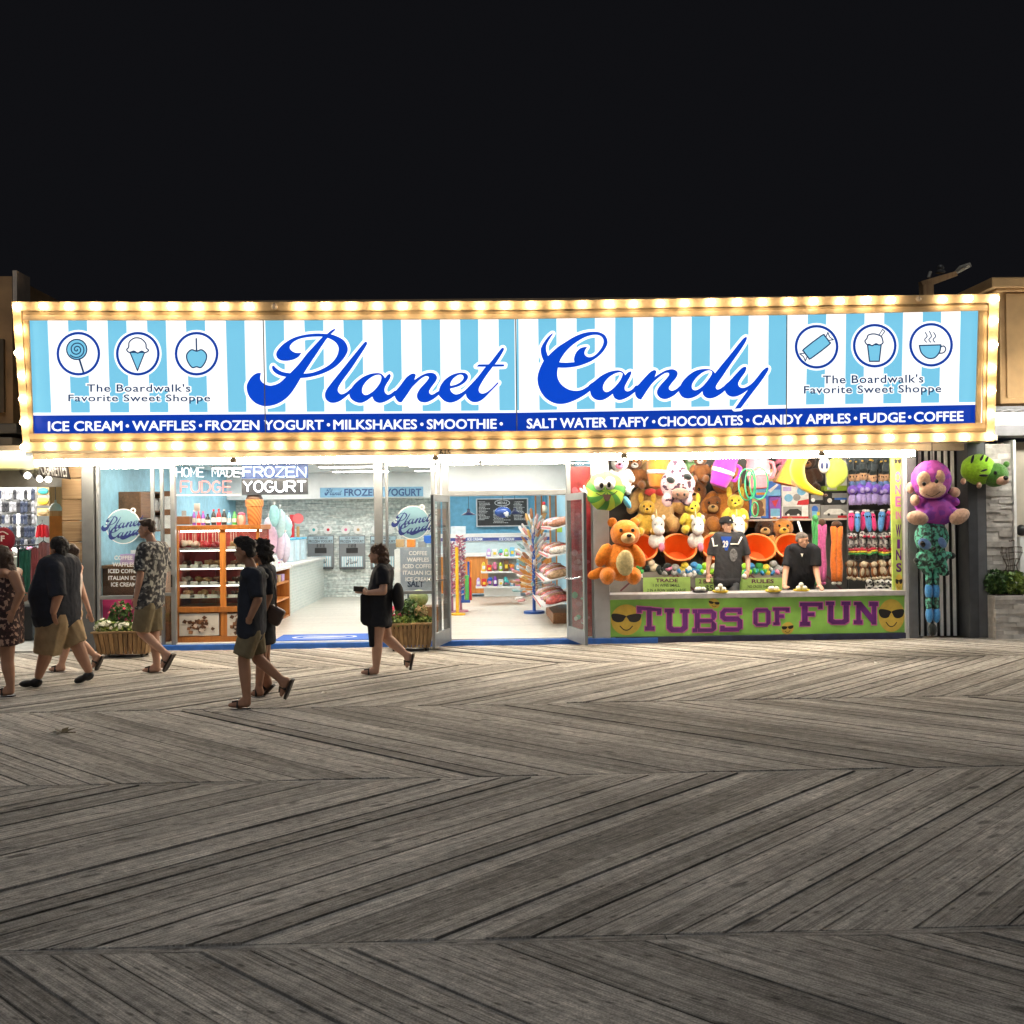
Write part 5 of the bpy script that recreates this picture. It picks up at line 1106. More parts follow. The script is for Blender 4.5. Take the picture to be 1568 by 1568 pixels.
single("goods_rack", q, [MATS["walnut"], C_("white")], "tall brown rack of white packets behind the sliding door", "rack")
# door mat
mt = thing("door_mat", "royal blue door mat with pale oval logo on the shop floor", "mat", (FX(485, .3), .35, FL))
g0, g1 = G(415, 983.5, FL), G(566, 982, FL); g2 = G(563, 973, FL); g3 = G(440, 974, FL)
q = MB(); q.box(FX(418, .2), FX(566, .2), .14, 1.0, FL + .001, FL + .012); obj("mat_pile", q, M("mat_blue", (.035, .12, .48), .9, var=.1, scale=40), mt)
q = MB(); cx = FX(495, .5); q.poly([circ(cx, .55, .5, 30, .26), circ(cx, .55, .44, 30, .21)], lambda x, y: Vector((x, y, FL + .0135))); q.poly([circ(cx, .55, .34, 20, .09)], lambda x, y: Vector((x, y, FL + .0135))); obj("mat_logo", q, M("mat_pale", (.55, .6, .7), .9), mt)
# ---- right-hand half: menu board, pendants, ice-cream counter
BY = 12.1
mb_ = thing("menu_board", "black chalk menu board in a pale frame on the blue wall", "menu board", P(769, 806, BY))
q = MB(); pbox(q, 729, 809, 763, 806.5, BY, .05); obj("frame", q, M("frame_pale", (.62, .66, .68), .5), mb_, bevel=.01)
q = MB(); pbox(q, 731, 807, 764.5, 804.5, BY - .012, .012); obj("chalkboard", q, M("chalkboard", (.022, .025, .025), .6, var=.3), mb_)
q = MB(); r_ = random.Random(4)
for x0, x1, y0 in ((732.5, 752, 768), (755, 784, 781), (786, 805, 768)):
    y = y0
    while y < 802 if x0 == 755 else y < 796:
        a = x0 + r_.uniform(0, 1.5); b = a + (x1 - x0) * r_.uniform(.45, .95); x = a
        while x < b:
            l = r_.uniform(1, 3.2); q.poly([[(x, y), (min(x + l, b), y), (min(x + l, b), y + .9), (x, y + .9)]], PY(BY, .015)); x += l + .6
        y += 2.1
q.poly([circ(769, 770, 12, 24, 5), circ(769, 770, 10.8, 24, 4)], PY(BY, .015)); text_box(q, "MENU", 762, 776, 768, 772, PY(BY, .015), 0, .02)
obj("chalk_writing", q, M("chalk", (.55, .57, .57), .8), mb_)
for px, py, ln in ((717.5, 789, "beside the menu board"), (788.5, 787.5, "in front of the menu board")):
    Y = 8.6; t = thing("pendant_lamp", f"navy wide shade pendant lamp hanging {ln}", "lamp", P(px, py, Y)); c = P(px, py, Y)
    q = MB(); q.lathe([(.17, 0), (.16, .015), (.05, .075), (.035, .11), (.03, .15)], c, seg=20); obj("lamp_shade", q, M("navy_enamel", (.012, .018, .06), .3), t, smooth='auto')
    q = MB(); q.tube([c + Vector((0, 0, .15)), Vector((c.x, c.y, ZC))], .006, 5); obj("cord", q, BLK, t)
t = thing("planet_globe", "glossy blue globe with white patch hanging before the menu board", "globe", P(770, 792, 8.0)); c = P(770, 784.5, 8.0)
q = MB(); q.ell(c, (.19, .19, .13), None, 20, 12); obj("globe_ball", q, M("globe_blue", (.02, .06, .24), .2, var=.3, scale=6), t, smooth=True)
q = MB(); q.ell(c + Vector((.08, -.16, -.04)), (.05, .03, .06), None, 8, 6); q.ell(c + Vector((.03, -.17, -.02)), (.03, .02, .03), None, 8, 6); obj("white_patch", q, WHITE, t, smooth=True)
q = MB(); q.tube([c + Vector((0, 0, .12)), Vector((c.x, c.y, ZC))], .005, 5); obj("cord", q, BLK, t)
IY = 9.0
ic = thing("ice_cream_counter", "long white and glass ice cream counter with navy lettered band and orange base", "counter", P(760, 912, IY))
q = MB(); pbox(q, 672, 842, 852, 908, IY + .05, .7); obj("orange_base", q, ORW, ic)
q = MB(); pbox(q, 672, 842, 846, 852, IY, .8); obj("white_ledge", q, WHITE, ic, bevel=.01)
q = MB(); pbox(q, 672, 842, 829, 845.8, IY + .02, .02); obj("front_glass", q, M("counter_glass", (.55, .68, .72), .08, var=.05), ic)
q = MB(); pbox(q, 672, 842, 817, 829, IY, .75, 0); pbox(q, 672, 842, 823, 828, IY - .012, .012, 1); obj("top_band", q, [WHITE, M("band_navy", (.05, .07, .26), .4)], ic)
q = MB()
for x in (716, 764.5):
    pbox(q, x - 1.5, x + 24, 822.7, 828.3, IY - .016, .003, 1); text_box(q, "ICE CREAM", x, x + 22.5, 823.4, 827.8, PY(IY, .02), 0, .03)
obj("band_lettering", q, [M("band_white", (.7, .74, .8), .5), M("band_mid", (.12, .16, .42), .5)], ic)
for i, (px, col) in enumerate(((722, "white"), (735, "pink"), (748, "grey"), (760, "brown"), (775, "lime"), (790, "white"))):
    q = MB(); pbox(q, px - 5, px + 5, 835, 844, IY - .0 + .021 + .05, .2); 
    single("ice_cream_tub", q, C_(col), f"{col} ice cream tub {'at the left of' if i == 0 else 'near the right end of' if i == 5 else 'inside'} the glass counter", "tub", bevel=.01)
q = MB(); pbox(q, 690.5, 713, 806, 838, 9.4, .5); single("white_freezer", q, M("freezer_white", (.7, .78, .82), .4), "white upright cabinet behind the pink candy poles", "cabinet", bevel=.01)
for i, px in enumerate((821, 843)):
    q = MB(); pbox(q, px - 1.2, px + 1.2, 759, 905, 7.5, .1, 0); pbox(q, px + 1.2, px + 8, 759, 905, 7.55, .08, 1); pbox(q, px + 8, px + 10.2, 759, 905, 7.5, .1, 0)
    single("orange_edged_column", q, [ORW, M("column_grey_blue", (.22, .36, .46), .5)], ("grey blue column edged in orange behind the lollipop tree", "grey blue column edged in orange beside the bag racks")[i], "column")
t = thing("cone_cutout", "ice cream cone cut-out with red cherry hung between the columns", "decoration", P(832, 799, 8.2))
q = MB(); q.poly([[(828, 785), (838, 785), (833, 799)]], PY(8.2), .03, Vector((0, 1, 0))); obj("cone", q, NUT, t)
q = MB(); q.ell(P(833, 779, 8.2), (.085, .05, .09), None, 12, 8); obj("scoop", q, CREAM, t, smooth=True)
q = MB(); q.ell(P(832.5, 771, 8.2), (.05, .04, .045), None, 10, 7); obj("cherry", q, REDP, t, smooth=True)
q = MB(); q.tube([P(832.5, 770, 8.2), P(832.5, 770, 8.2) + Vector((0, 0, 1.1))], .004, 4); obj("cord", q, BLK, t)
q = MB(); pbox(q, 853, 864, 793, 815, 7.0, .03); single("lime_poster", q, [C_("lime")], "lime green poster behind the right-hand racks", "poster", bevel=.002)
# gondola shelves
GY = 6.6
gd = thing("candy_shelves", "low white three tier shelf unit of sweets before the ice cream counter", "shelf unit", P(765, 914, GY))
q = MB(); pbox(q, 741, 797, 900, 913, GY, .5); obj("plinth", q, WHITE, gd, bevel=.01)
q = MB(); pbox(q, 747, 795, 852, 900, GY + .3, .05); obj("back_panel", q, M("shelf_back", (.55, .5, .42), .5), gd)
tiers = [(744, 798, 852.5, .10, "top"), (736.5, 797, 875, .0, "middle"), (728.5, 797, 898, -.1, "bottom")]
for a, b, py, dy, nm in tiers:
    q = MB(); pbox(q, a, b, py, py + 2.6, GY + dy - .1, .45); obj("shelf", q, WHITE, gd, bevel=.004)
r_ = random.Random(9)
goods = {"top": ["lilac", "white", "teal", "lime", "sky blue", "tan"], "middle": ["yellow", "red", "pink", "lime", "brown", "orange", "sky blue"], "bottom": ["lilac", "red", "blue", "purple", "white", "teal", "sky blue", "pink"]}
for (a, b, py, dy, nm) in tiers:
    gs = goods[nm]; st_ = (b - a) / len(gs)
    for i, col in enumerate(gs):
        Y = GY + dy - .05; z = FZ(760, py, GY + dy - .1) + .002; x0 = FX(a + st_ * (i + .1), Y, py); x1 = FX(a + st_ * (i + .9), Y, py); h = r_.uniform(.11, .24); cx = (x0 + x1) / 2; w_ = (x1 - x0) / 2
        t = thing("shelf_toy", f"{col} packet of sweets on the {nm} shelf of the low white unit", "packet", (cx, Y + .1, z), "goods on the low white shelf unit")
        q = MB()
        if i % 3 == 0: q.lathe([(w_ * .9, 0), (w_, h * .3), (w_ * .9, h * .7), (w_ * .4, h)], (cx, Y + .1, z), seg=12)
        elif i % 3 == 1: q.box(x0, x1, Y, Y + .16, z, z + h)
        else: lumps(q, x0 + .03, x1 - .03, Y + .02, Y + .14, z + .04, .045, 6, r_, 0, 2.5)
        obj("packet_body", q, C_(col), t, smooth='auto')
        q = MB(); q.box(cx - w_ * .6, cx + w_ * .6, Y - .012, Y - .006, z + h * .25, z + h * .6); obj("packet_label", q, C_(["white", "yellow", "pink"][i % 3]), t)
# lollipop tree
TY = 4.3
tr_ = thing("lollipop_tree", "blue stand bristling with sticks of wrapped lollipops inside the doorway", "lollipop stand", P(818, 934, TY))
bz = FL; bc = P(818, 934, TY)
q = MB(); q.lathe([(.20, 0), (.20, .045), (.18, .05)], (bc.x, TY, FL), seg=24); obj("base", q, M("stand_blue", (.025, .09, .36), .4), tr_, smooth='auto')
top = FZ(818, 806, TY)
q = MB(); q.tube([(bc.x, TY, FL + .05), (bc.x, TY, top)], .032, 10); obj("pole", q, M("stand_blue"), tr_, smooth='auto')
lol = [M("wrap_" + n, c, .3, var=.2) for n, c in (("silver", (.55, .52, .50)), ("rose", (.6, .3, .28)), ("gold", (.6, .38, .12)), ("teal", (.2, .35, .36)), ("white", (.75, .73, .7)), ("brown", (.28, .13, .06)))]
protos = []
for k, m in enumerate(lol):
    q = MB(); q.tube([(0, 0, 0), (0, 0, .26)], .007, 5, 1); q.tube([(0, 0, .18), (0, 0, .21), (0, 0, .34), (0, 0, .37)], [.01, .028, .026, .012], 7, 0)
    me_o = single("wrapped_lollipop", q, [m, M("stick_pale", (.6, .52, .42), .6)], f"{['silver', 'rose', 'gold', 'teal', 'white', 'brown'][k]} wrapped lollipop stuck in the blue stand", "lollipop", "lollipops stuck in the blue stand", origin=(0, 0, 0))
    protos.append(me_o)
r_ = random.Random(3)
for i in range(84):
    k = i % 6; o = protos[k] if i < 6 else protos[k].copy()
    if i >= 6: COL.objects.link(o)
    t = (i + .5) / 84; z = FL + .28 + t * (top - FL - .35); an = i * 2.39996; el = lerp(-.25, 1.15, t ** .8) + r_.uniform(-.12, .12)
    d = Vector((math.cos(an) * math.cos(el), math.sin(an) * math.cos(el), math.sin(el)))
    o.location = Vector((bc.x, TY, z)) + d * .03; o.rotation_euler = d.to_track_quat('Z', 'Y').to_euler(); s_ = r_.uniform(.85, 1.2); o.scale = (s_, s_, s_)
# candy poles on the left of the doorway
def pole(px, py0, py1, Y, label, pm, tinsel, n_, base=True, w_=.028):
    c = P(px, py1, Y); z1_ = FZ(px, py0, Y); t = thing("candy_pole", label, "candy stand", (c.x, Y, FL))
    q = MB(); q.tube([(c.x, Y, FL), (c.x, Y, z1_)], w_, 10); obj("pole", q, pm, t, smooth='auto')
    if base:
        q = MB(); q.lathe([(.15, 0), (.15, .03), (.13, .035)], (c.x, Y, FL), seg=20); obj("base", q, pm, t, smooth='auto')
    if tinsel:
        q = MB(); rr_ = random.Random(px)
        for i in range(n_):
            an = rr_.uniform(0, 6.28); z = rr_.uniform(FL + .3, z1_); d = Vector((math.cos(an), math.sin(an), .35)); p = Vector((c.x, Y, z))
            q.tube([p, p + d * rr_.uniform(.07, .12)], [.006, .016], 4, rr_.randrange(3))
        o = obj("candy_sticks", q, tinsel, t); o['kind'] = 'stuff'
tin = [M("tinsel_pink", (.62, .22, .28), .35, var=.3), M("tinsel_white", (.75, .72, .72), .35), M("tinsel_plum", (.28, .1, .18), .35)]
pole(700.5, 838, 934, 4.2, "yellow pole stand with round base inside the doorway", M("pole_yellow", (.75, .42, .02), .4), None, 0, True, .032)
pole(705.5, 822, 922, 4.9, "pole stand bristling with pink and white candy sticks behind the yellow pole", M("pole_pink", (.5, .2, .25), .4), tin, 340)
pole(692, 832, 918, 4.7, "pole stand of dark pink candy sticks half hidden by the open door", M("pole_plum", (.3, .12, .2), .4), tin, 220)
t = thing("tube_candy_stand", "stand of tall blue, green and red candy tubes beside the pink pole", "candy stand", P(715, 924, 4.9))
q = MB(); pbox(q, 706, 720, 919, 923, 4.8, .3); obj("base", q, M("stand_blue"), t, bevel=.006)
for a, b, y0, col in ((706.5, 711, 898, "blue"), (712, 718, 881, "green"), (718.5, 722, 884, "red"), (716, 719, 860, "blue"), (719.5, 722.5, 858, "orange")):
    q = MB(); pbox(q, a, b, y0, 919, 4.85 if y0 > 870 else 5.0, .08); obj("candy_tube", q, C_(col), t, bevel=.006)
# slanted racks of bagged sweets along the right wall
rk = thing("bag_rack", "four tier wooden rack of bagged sweets along the right wall of the shop", "rack", (XR - .4, 3.3, FL))
q = MB(); q.box(XR - .12, XR - .02, 2.0, 4.2, FL, 2.1); obj("rack_back", q, ORW, rk)
q = MB(); q.box(XR - .55, XR - .13, 2.2, 4.1, FL, FL + .18); obj("rack_foot", q, MATS["walnut"], rk)
for ti, pz in enumerate((.34, .76, 1.16, 1.62)):
    x0, x1 = XR - .78 + ti * .06, XR - .13; z = FL + pz
    q = MB(); q.hexa([(x0, 1.5, z - .02), (x1, 1.5, z + .12), (x1, 4.2, z + .12), (x0, 4.2, z - .02), (x0, 1.5, z), (x1, 1.5, z + .14), (x1, 4.2, z + .14), (x0, 4.2, z)]); obj("rack_shelf", q, WHITE, rk)
    q = MB(); q.box(x0 - .014, x0, 1.5, 4.2, z - .02, z + .04, 0); 
    for k in range(22): q.box(x0 - .017, x0 - .0141, 1.55 + k * .12, 1.6 + k * .12, z - .005, z + .025, 1)
    obj("price_strip", q, [WHITE, REDP], rk)
    for k in range(10):
        yy = 1.55 + k * .265; ci = (k * 3 + ti) % 5; col = [(.60, .12, .10), (.50, .30, .16), (.68, .60, .52), (.32, .13, .07), (.62, .34, .40)][ci]
        q = MB(); c = Vector((lerp(x0, x1, .42), yy + .12, z + .12)); q.ell(c, (.22, .115, .07), Euler((0, -.2, 0)), 12, 8)
        for j in range(len(q.v)): q.v[j] = c + (q.v[j] - c) * (1 + .35 * noise.noise(q.v[j] * 15 + Vector((ti, k, 0))))
        single("sweet_bag", q, M("bag_film_%d" % ci, col, .22, var=.45, scale=30), f"clear bag of {['red', 'brown', 'cream', 'dark', 'pink'][ci]} sweets on the {['lowest', 'second', 'third', 'top'][ti]} tier of the wall rack", "bag", "bags of sweets on the wall rack", smooth=True)
# goods behind the right window pane of the open front
t = thing("card_sign", "tall grey sign reading SALT behind the window lettering", "sign", P(640, 907, 1.4))
q = MB(); pbox(q, 613, 661, 838, 906, 1.4, .03); obj("sign_board", q, M("sign_grey_blue", (.33, .38, .45), .5), t)
q = MB(); text_box(q, "SALT", 624, 649, 889, 899, PY(1.4, .006), 0, .04); obj("sign_lettering", q, M("salt_ink", (.02, .04, .08), .5), t)
q = MB(); q.tube([P(625, 906, 1.41), Vector((P(625, 906, 1.41).x, 1.45, FL))], .015, 6); q.tube([P(650, 906, 1.41), Vector((P(650, 906, 1.41).x, 1.45, FL))], .015, 6); obj("leg", q, steel, t)
for i, (px, py, col) in enumerate(((612, 832, "tan"), (629, 832, "orange"), (646, 835, "grey"), (655, 826, "blue"))):
    q = MB(); pbox(q, px - 6, px + 6, py - 6, py + 6, 2.2, .3); single("goods_box", q, C_(col), f"{col} box on the display behind the grey SALT sign", "box", bevel=.008)
q = MB(); pbox(q, 604, 661, 841, 905, 2.15, .5); single("display_table", q, WHITE, "white display table behind the grey SALT sign", "table", bevel=.01)
q = MB(); c = P(641, 916, .7); q.ell(c, (.145, .145, .135), None, 18, 11)
for j in range(len(q.v)):
    an = math.atan2(q.v[j].y - c.y, q.v[j].x - c.x); d = q.v[j] - c; d.x *= 1 + .05 * math.cos(an * 10); d.y *= 1 + .05 * math.cos(an * 10); q.v[j] = c + d
single("green_melon", q, M("melon_green", (.35, .40, .14), .4, var=.2), "pale green melon shaped ball behind the right planter", "ornament", smooth=True)
q = MB(); q.box(c.x - .35, c.x + .35, .5, .95, FL, c.z - .12); single("low_bench", q, MATS["walnut"], "low wooden stand under the pale green ball", "stand", bevel=.01)
# ------------------------------------------------------------------ soft toys and game gear
def fuse(mb, voxel, it=3, fac=.5):        # melt overlapping shapes into one continuous skin
    me = bpy.data.meshes.new("fuse"); me.from_pydata([tuple(v) for v in mb.v], [], mb.f)
    o = bpy.data.objects.new("fuse", me); COL.objects.link(o)
    m = o.modifiers.new("r", 'REMESH'); m.mode = 'VOXEL'; m.voxel_size = voxel
    if it: s_ = o.modifiers.new("s", 'SMOOTH'); s_.iterations = it; s_.factor = fac
    dg = bpy.context.evaluated_depsgraph_get(); ev = o.evaluated_get(dg); e = ev.to_mesh()
    r = MB(); r.v = [v.co.copy() for v in e.vertices]; r.f = [tuple(p.vertices) for p in e.polygons]; r.m = [0] * len(r.f)
    ev.to_mesh_clear(); bpy.data.objects.remove(o); bpy.data.meshes.remove(me)
    return r
def fur(name, rgb=(.5, .5, .5), var=.18, scale=30):
    return M("plush_" + name, rgb, .85, var=var, scale=scale, bump=.6, sheen=.4, spec=.2)
def sc(Y): return (Y + 15.9) / FPX
def E(mb, px, py, rx, ry, Y, rz=None, dy=0.0, rot=0.0, mi=0, seg=14, ring=10):     # ellipsoid given in photo pixels at depth Y
    k = sc(Y); c = P(px, py, Y + dy)
    return mb.ell(c, (rx * k, (rz if rz is not None else min(rx, ry)) * k, ry * k), Euler((0, rot, 0)), seg, ring, mi)
EYE = M("toy_eye", (.008, .008, .008), .12, var=.0); TAN = fur("tan", (.56, .36, .26)); 
def toy(name, label, px, py, Y, group=None): return thing(name, label, "plush toy", P(px, py, Y), group)
def put(t, nm, mat, *els, Y=0, f=None, smooth=True):
    q = MB()
    for e in els: E(q, *e[:4], Y, *(e[4:]))
    fuzzy = mat.name.startswith("plush_") or mat.name in ("pig_spots", "sock_grey")
    if not f and fuzzy and max(e[2] for e in els) * sc(Y) > .11: f = .016
    if f: q = fuse(q, min(f, .018))
    o = obj(nm, q, mat, t, smooth=smooth)
    if f and fuzzy:                                   # napped, slightly lumpy pile
        me = o.data; n_ = [v.normal.copy() for v in me.vertices]
        for v, nn in zip(me.vertices, n_):
            w = v.co + Vector((Y * 3, els[0][0], els[0][1])); v.co += nn * (.007 * noise.noise(w * 70) + .010 * noise.noise(w * 9))
    return o
def bear(cx, cy, h, Y, mat, muz, label, name="teddy_bear", group=None, ear=1.0, sit=True, nose=EYE, look=0.0, bow=None):
    t = toy(name, label, cx, cy + h * .5, Y, group); u = h / 100.0
    X = lambda a: cx + a * u
    Z = lambda b: cy + b * u
    body = [(X(0), Z(18), 25 * u, 30 * u), (X(-26), Z(8), 10 * u, 20 * u, 10 * u, -.08, .5), (X(26), Z(8), 10 * u, 20 * u, 10 * u, -.08, -.5), (X(-20), Z(40), 12 * u, 13 * u, 20 * u, -.14), (X(20), Z(40), 12 * u, 13 * u, 20 * u, -.14)]
    k = sc(Y)
    put(t, "body", mat, *body, Y=Y, f=max(.012, 3.2 * u * k) if h > 40 else None)
    put(t, "head", mat, (X(look * 8), Z(-25), 23 * u, 21 * u, 21 * u, -5 * u * k), Y=Y)
    for s_ in (-1, 1): put(t, "ear", mat, (X(s_ * 17 + look * 5), Z(-42 - (ear - 1) * 9), 7.5 * u, 7.5 * u * ear, 4 * u), Y=Y)
    put(t, "muzzle", muz, (X(look * 13), Z(-18), 11 * u, 8.5 * u, 9 * u, -24 * u * k), Y=Y)
    put(t, "nose", nose, (X(look * 15), Z(-22), 4 * u, 2.8 * u, 3 * u, -33 * u * k), Y=Y)
    for s_ in (-1, 1): put(t, "eye", EYE, (X(s_ * 9 + look * 11), Z(-30), 2.6 * u, 3 * u, 2 * u, -24.5 * u * k), Y=Y)
    if bow: put(t, "bow", bow, (X(-7), Z(-3), 8 * u, 5 * u, 4 * u, -25 * u * k), (X(7), Z(-3), 8 * u, 5 * u, 4 * u, -25 * u * k), Y=Y)
    return t
def swirl(N, L, b):
    tc = N.new("ShaderNodeTexCoord"); s = N.new("ShaderNodeSeparateXYZ"); L.new(tc.outputs["Object"], s.inputs[0])
    def mth(op, a, c=None):
        m = N.new("ShaderNodeMath"); m.operation = op
        for i, v in enumerate((a, c)):
            if v is None: continue
            if isinstance(v, (int, float)): m.inputs[i].default_value = v
            else: L.new(v, m.inputs[i])
        return m.outputs[0]
    a = mth('ARCTAN2', s.outputs[2], s.outputs[0]); r = mth('SQRT', mth('ADD', mth('MULTIPLY', s.outputs[0], s.outputs[0]), mth('MULTIPLY', s.outputs[2], s.outputs[2])))
    w_ = mth('SINE', mth('ADD', mth('MULTIPLY', a, 7.0), mth('MULTIPLY', r, 16.0)))
    ra = N.new("ShaderNodeValToRGB"); ra.color_ramp.elements[0].position = .46; ra.color_ramp.elements[1].position = .54
    ra.color_ramp.elements[0].color = (.06, .27, .05, 1); ra.color_ramp.elements[1].color = (.38, .58, .06, 1)
    L.new(mth('MULTIPLY_ADD', w_, .5), ra.inputs[0])
    for n in N:
        if n.type == 'MATH' and n.operation == 'MULTIPLY_ADD': n.inputs[2].default_value = .5
    L.new(ra.outputs[0], b.inputs["Base Color"]); b.inputs["Roughness"].default_value = .7
def spots(name, c0, c1, scale, thr, c2=None):
    def f(N, L, b):
        tc = N.new("ShaderNodeTexCoord"); v = N.new("ShaderNodeTexNoise"); v.inputs["Scale"].default_value = scale; v.inputs["Detail"].default_value = 1.5; L.new(tc.outputs["Object"], v.inputs["Vector"])
        r = N.new("ShaderNodeValToRGB"); r.color_ramp.interpolation = 'CONSTANT'; r.color_ramp.elements[0].color = (*c0, 1); r.color_ramp.elements[1].position = thr; r.color_ramp.elements[1].color = (*c1, 1)
        if c2: e = r.color_ramp.elements.new(thr - .1); e.color = (*c2, 1)
        L.new(v.outputs[0], r.inputs[0]); L.new(r.outputs[0], b.inputs["Base Color"]); b.inputs["Roughness"].default_value = .85
    return coordmat(name, f)
def cord(t, px, py, Y, top, r=.004):
    a = P(px, py, Y); q = MB(); q.tube([a, Vector((a.x, a.y, top))], r, 4); obj("cord", q, BLK, t)
SOF = SB.z + .05
# 1 swirl cushion
Y = -.22
t = toy("swirl_candy_cushion", "round green swirl candy cushion with big eyes and white gloves on the pale post", 927, 781, Y); c = P(927, 752, Y); k = sc(Y)
q = MB(); q.ell(Vector((0, 0, 0)), (30 * k, 12 * k, 30 * k), None, 26, 14)
for v in q.v:
    an = math.atan2(v.z, v.x); s_ = 1 + .035 * math.sin(an * 9 + 1); v.x *= s_; v.z *= s_
o = obj("cushion", q, coordmat("green_swirl", swirl), None, smooth=True); o.parent = t; o.location = c - WLOC[t.name]
put(t, "eye", M("toy_white", (.75, .75, .76), .5), (918, 741, 8.5, 10, 4, -.11), Y=Y); put(t, "eye", MATS["toy_white"], (934, 740, 8.5, 10, 4, -.11), Y=Y)
put(t, "pupil", EYE, (921, 743, 3.2, 4.6, 2, -.145), Y=Y); put(t, "pupil", EYE, (932.5, 742, 3.2, 4.6, 2, -.145), Y=Y)
q = MB(); q.poly([spline([(923, 757, 1), (936, 757, 1), (934, 764), (929, 768), (925, 764)], 3)], lambda x, y: P(x, y, Y - .135)); obj("mouth", q, M("mouth_dark", (.05, .02, .02), .6), t)
q = MB(); q.stroke(spline([(913, 755), (921, 759), (930, 759), (939, 757), (945, 752)], 3, False), .6, lambda x, y: P(x, y, Y - .13)); obj("smile", q, MATS["mouth_dark"], t)
glove = M("glove_grey", (.55, .58, .62), .7)
for x, y, s_ in ((897, 756, -1), (962, 752, 1)):
    put(t, "glove", glove, (x, y, 5, 6, 4), (x + s_ * 2, y - 7, 2.2, 6, 2.2, 0, s_ * .2), (x + s_ * 5, y - 4, 2.2, 6, 2.2, 0, s_ * .8), (x - s_ * 3, y - 6, 2, 5, 2, 0, -s_ * .4), Y=Y)
put(t, "shoe", M("shoe_sky", (.1, .42, .7), .6), (960, 769, 5, 11, 5, .03, -.5), Y=Y)
cord(t, 927, 724, Y, SOF)
# 2 orange bear on the post
t = bear(950, 842, 100, -.15, fur("orange", (.76, .22, .015)), fur("peach", (.75, .45, .2)), "large orange plush toy fixed to the pale post beside the game counter", "orange_plush", None, 1.0, look=.9)
put(t, "belly", fur("butter", (.72, .58, .28)), (957, 862, 14, 20, 6, -.33), Y=-.15); put(t, "tail", fur("orange"), (915, 878, 16, 8, 8, .05, -.35), Y=-.15)
# 3 purple monkey
Y = -.3; pur = spots("plush_purple_mix", (.36, .06, .38), (.24, .05, .40), 9, .55)
t = toy("purple_monkey", "purple plush monkey with tan face and feet hanging by the striped panel", 1432, 803, Y)
put(t, "body", pur, (1432, 783, 30, 24, 22), (1412, 772, 12, 12, 10, -.03), (1456, 765, 15, 8, 9, -.05, .5), (1410, 790, 16, 10, 12, -.1), (1460, 788, 16, 10, 12, -.1), Y=Y, f=.03)
put(t, "head", pur, (1426, 735, 30.5, 31, 26, -.08), Y=Y)
put(t, "face", TAN, (1415, 735, 11, 13, 8, -.26), (1437, 731, 11, 13, 8, -.26), (1428, 750, 21, 13, 14, -.25), Y=Y, f=.02)
for a, b in ((1394, 747), (1452, 733)): put(t, "ear", TAN, (a, b, 6, 9, 5), Y=Y)
for a, b in ((1415, 741), (1434, 737)): put(t, "eye", EYE, (a, b, 3, 3.3, 2, -.385), Y=Y)
q = MB(); q.stroke(spline([(1418, 757), (1428, 760), (1440, 753)], 4, False), .5, lambda x, y: P(x, y, Y - .40)); obj("mouth", q, MATS["mouth_dark"], t)
for a, b, w_, h_ in ((1401, 766, 7, 9), (1462, 754, 8, 8)): put(t, "hand", TAN, (a, b, w_, h_, 7, -.1), Y=Y)
for a, b, r_ in ((1405, 793, .15), (1469, 791, -.5)): put(t, "foot", TAN, (a, b, 17, 11, 10, -.2, r_), Y=Y)
cord(t, 1428, 706, Y, SOF)
# 4 camouflage alien
Y = -.24; camo = spots("plush_camo", (.015, .035, .03), (.10, .42, .30), 17, .52, (.05, .12, .10))
t = toy("camouflage_plush", "dark green camouflage plush with blue eyes and long legs below the purple monkey", 1428, 975, Y)
put(t, "head", camo, (1426, 823, 26, 27, 22, -.05), Y=Y); put(t, "body", camo, (1428, 853, 23, 18, 16), (1408, 858, 6, 14, 6), (1450, 850, 9, 6, 6), (1418, 868, 8, 12, 8), (1444, 870, 8, 12, 8), Y=Y, f=.02)
bl = fur("blue", (.05, .24, .55)); dk = fur("near_black", (.012, .018, .018))
put(t, "eye_patch", fur("slate_blue", (.10, .20, .42)), (1416, 833, 11, 8, 4, -.27, .5), Y=Y); put(t, "eye_patch", MATS["plush_slate_blue"], (1443, 831, 6, 9, 4, -.25, -.5), Y=Y)
put(t, "eye", EYE, (1413, 833, 4, 5, 3, -.32, -.4), Y=Y); put(t, "nose", EYE, (1430, 840, 3, 3, 3, -.30), Y=Y)
for a, b in ((1404, 858), (1458, 851), (1449, 877)): put(t, "paw", dk, (a, b, 5, 5, 5), Y=Y)
for a in (1422, 1433):
    put(t, "leg", camo, (a, 885, 5, 18, 6), (a, 923, 5, 14, 6), Y=Y, smooth=True)
    put(t, "blue_band", bl, (a, 905, 5.8, 14, 6.5), Y=Y); put(t, "blue_band", bl, (a + 1, 941, 5.8, 13, 6.5), Y=Y)
put(t, "tail_end", dk, (1428, 964, 7, 10, 6), Y=Y); cord(t, 1428, 796, Y, SOF)
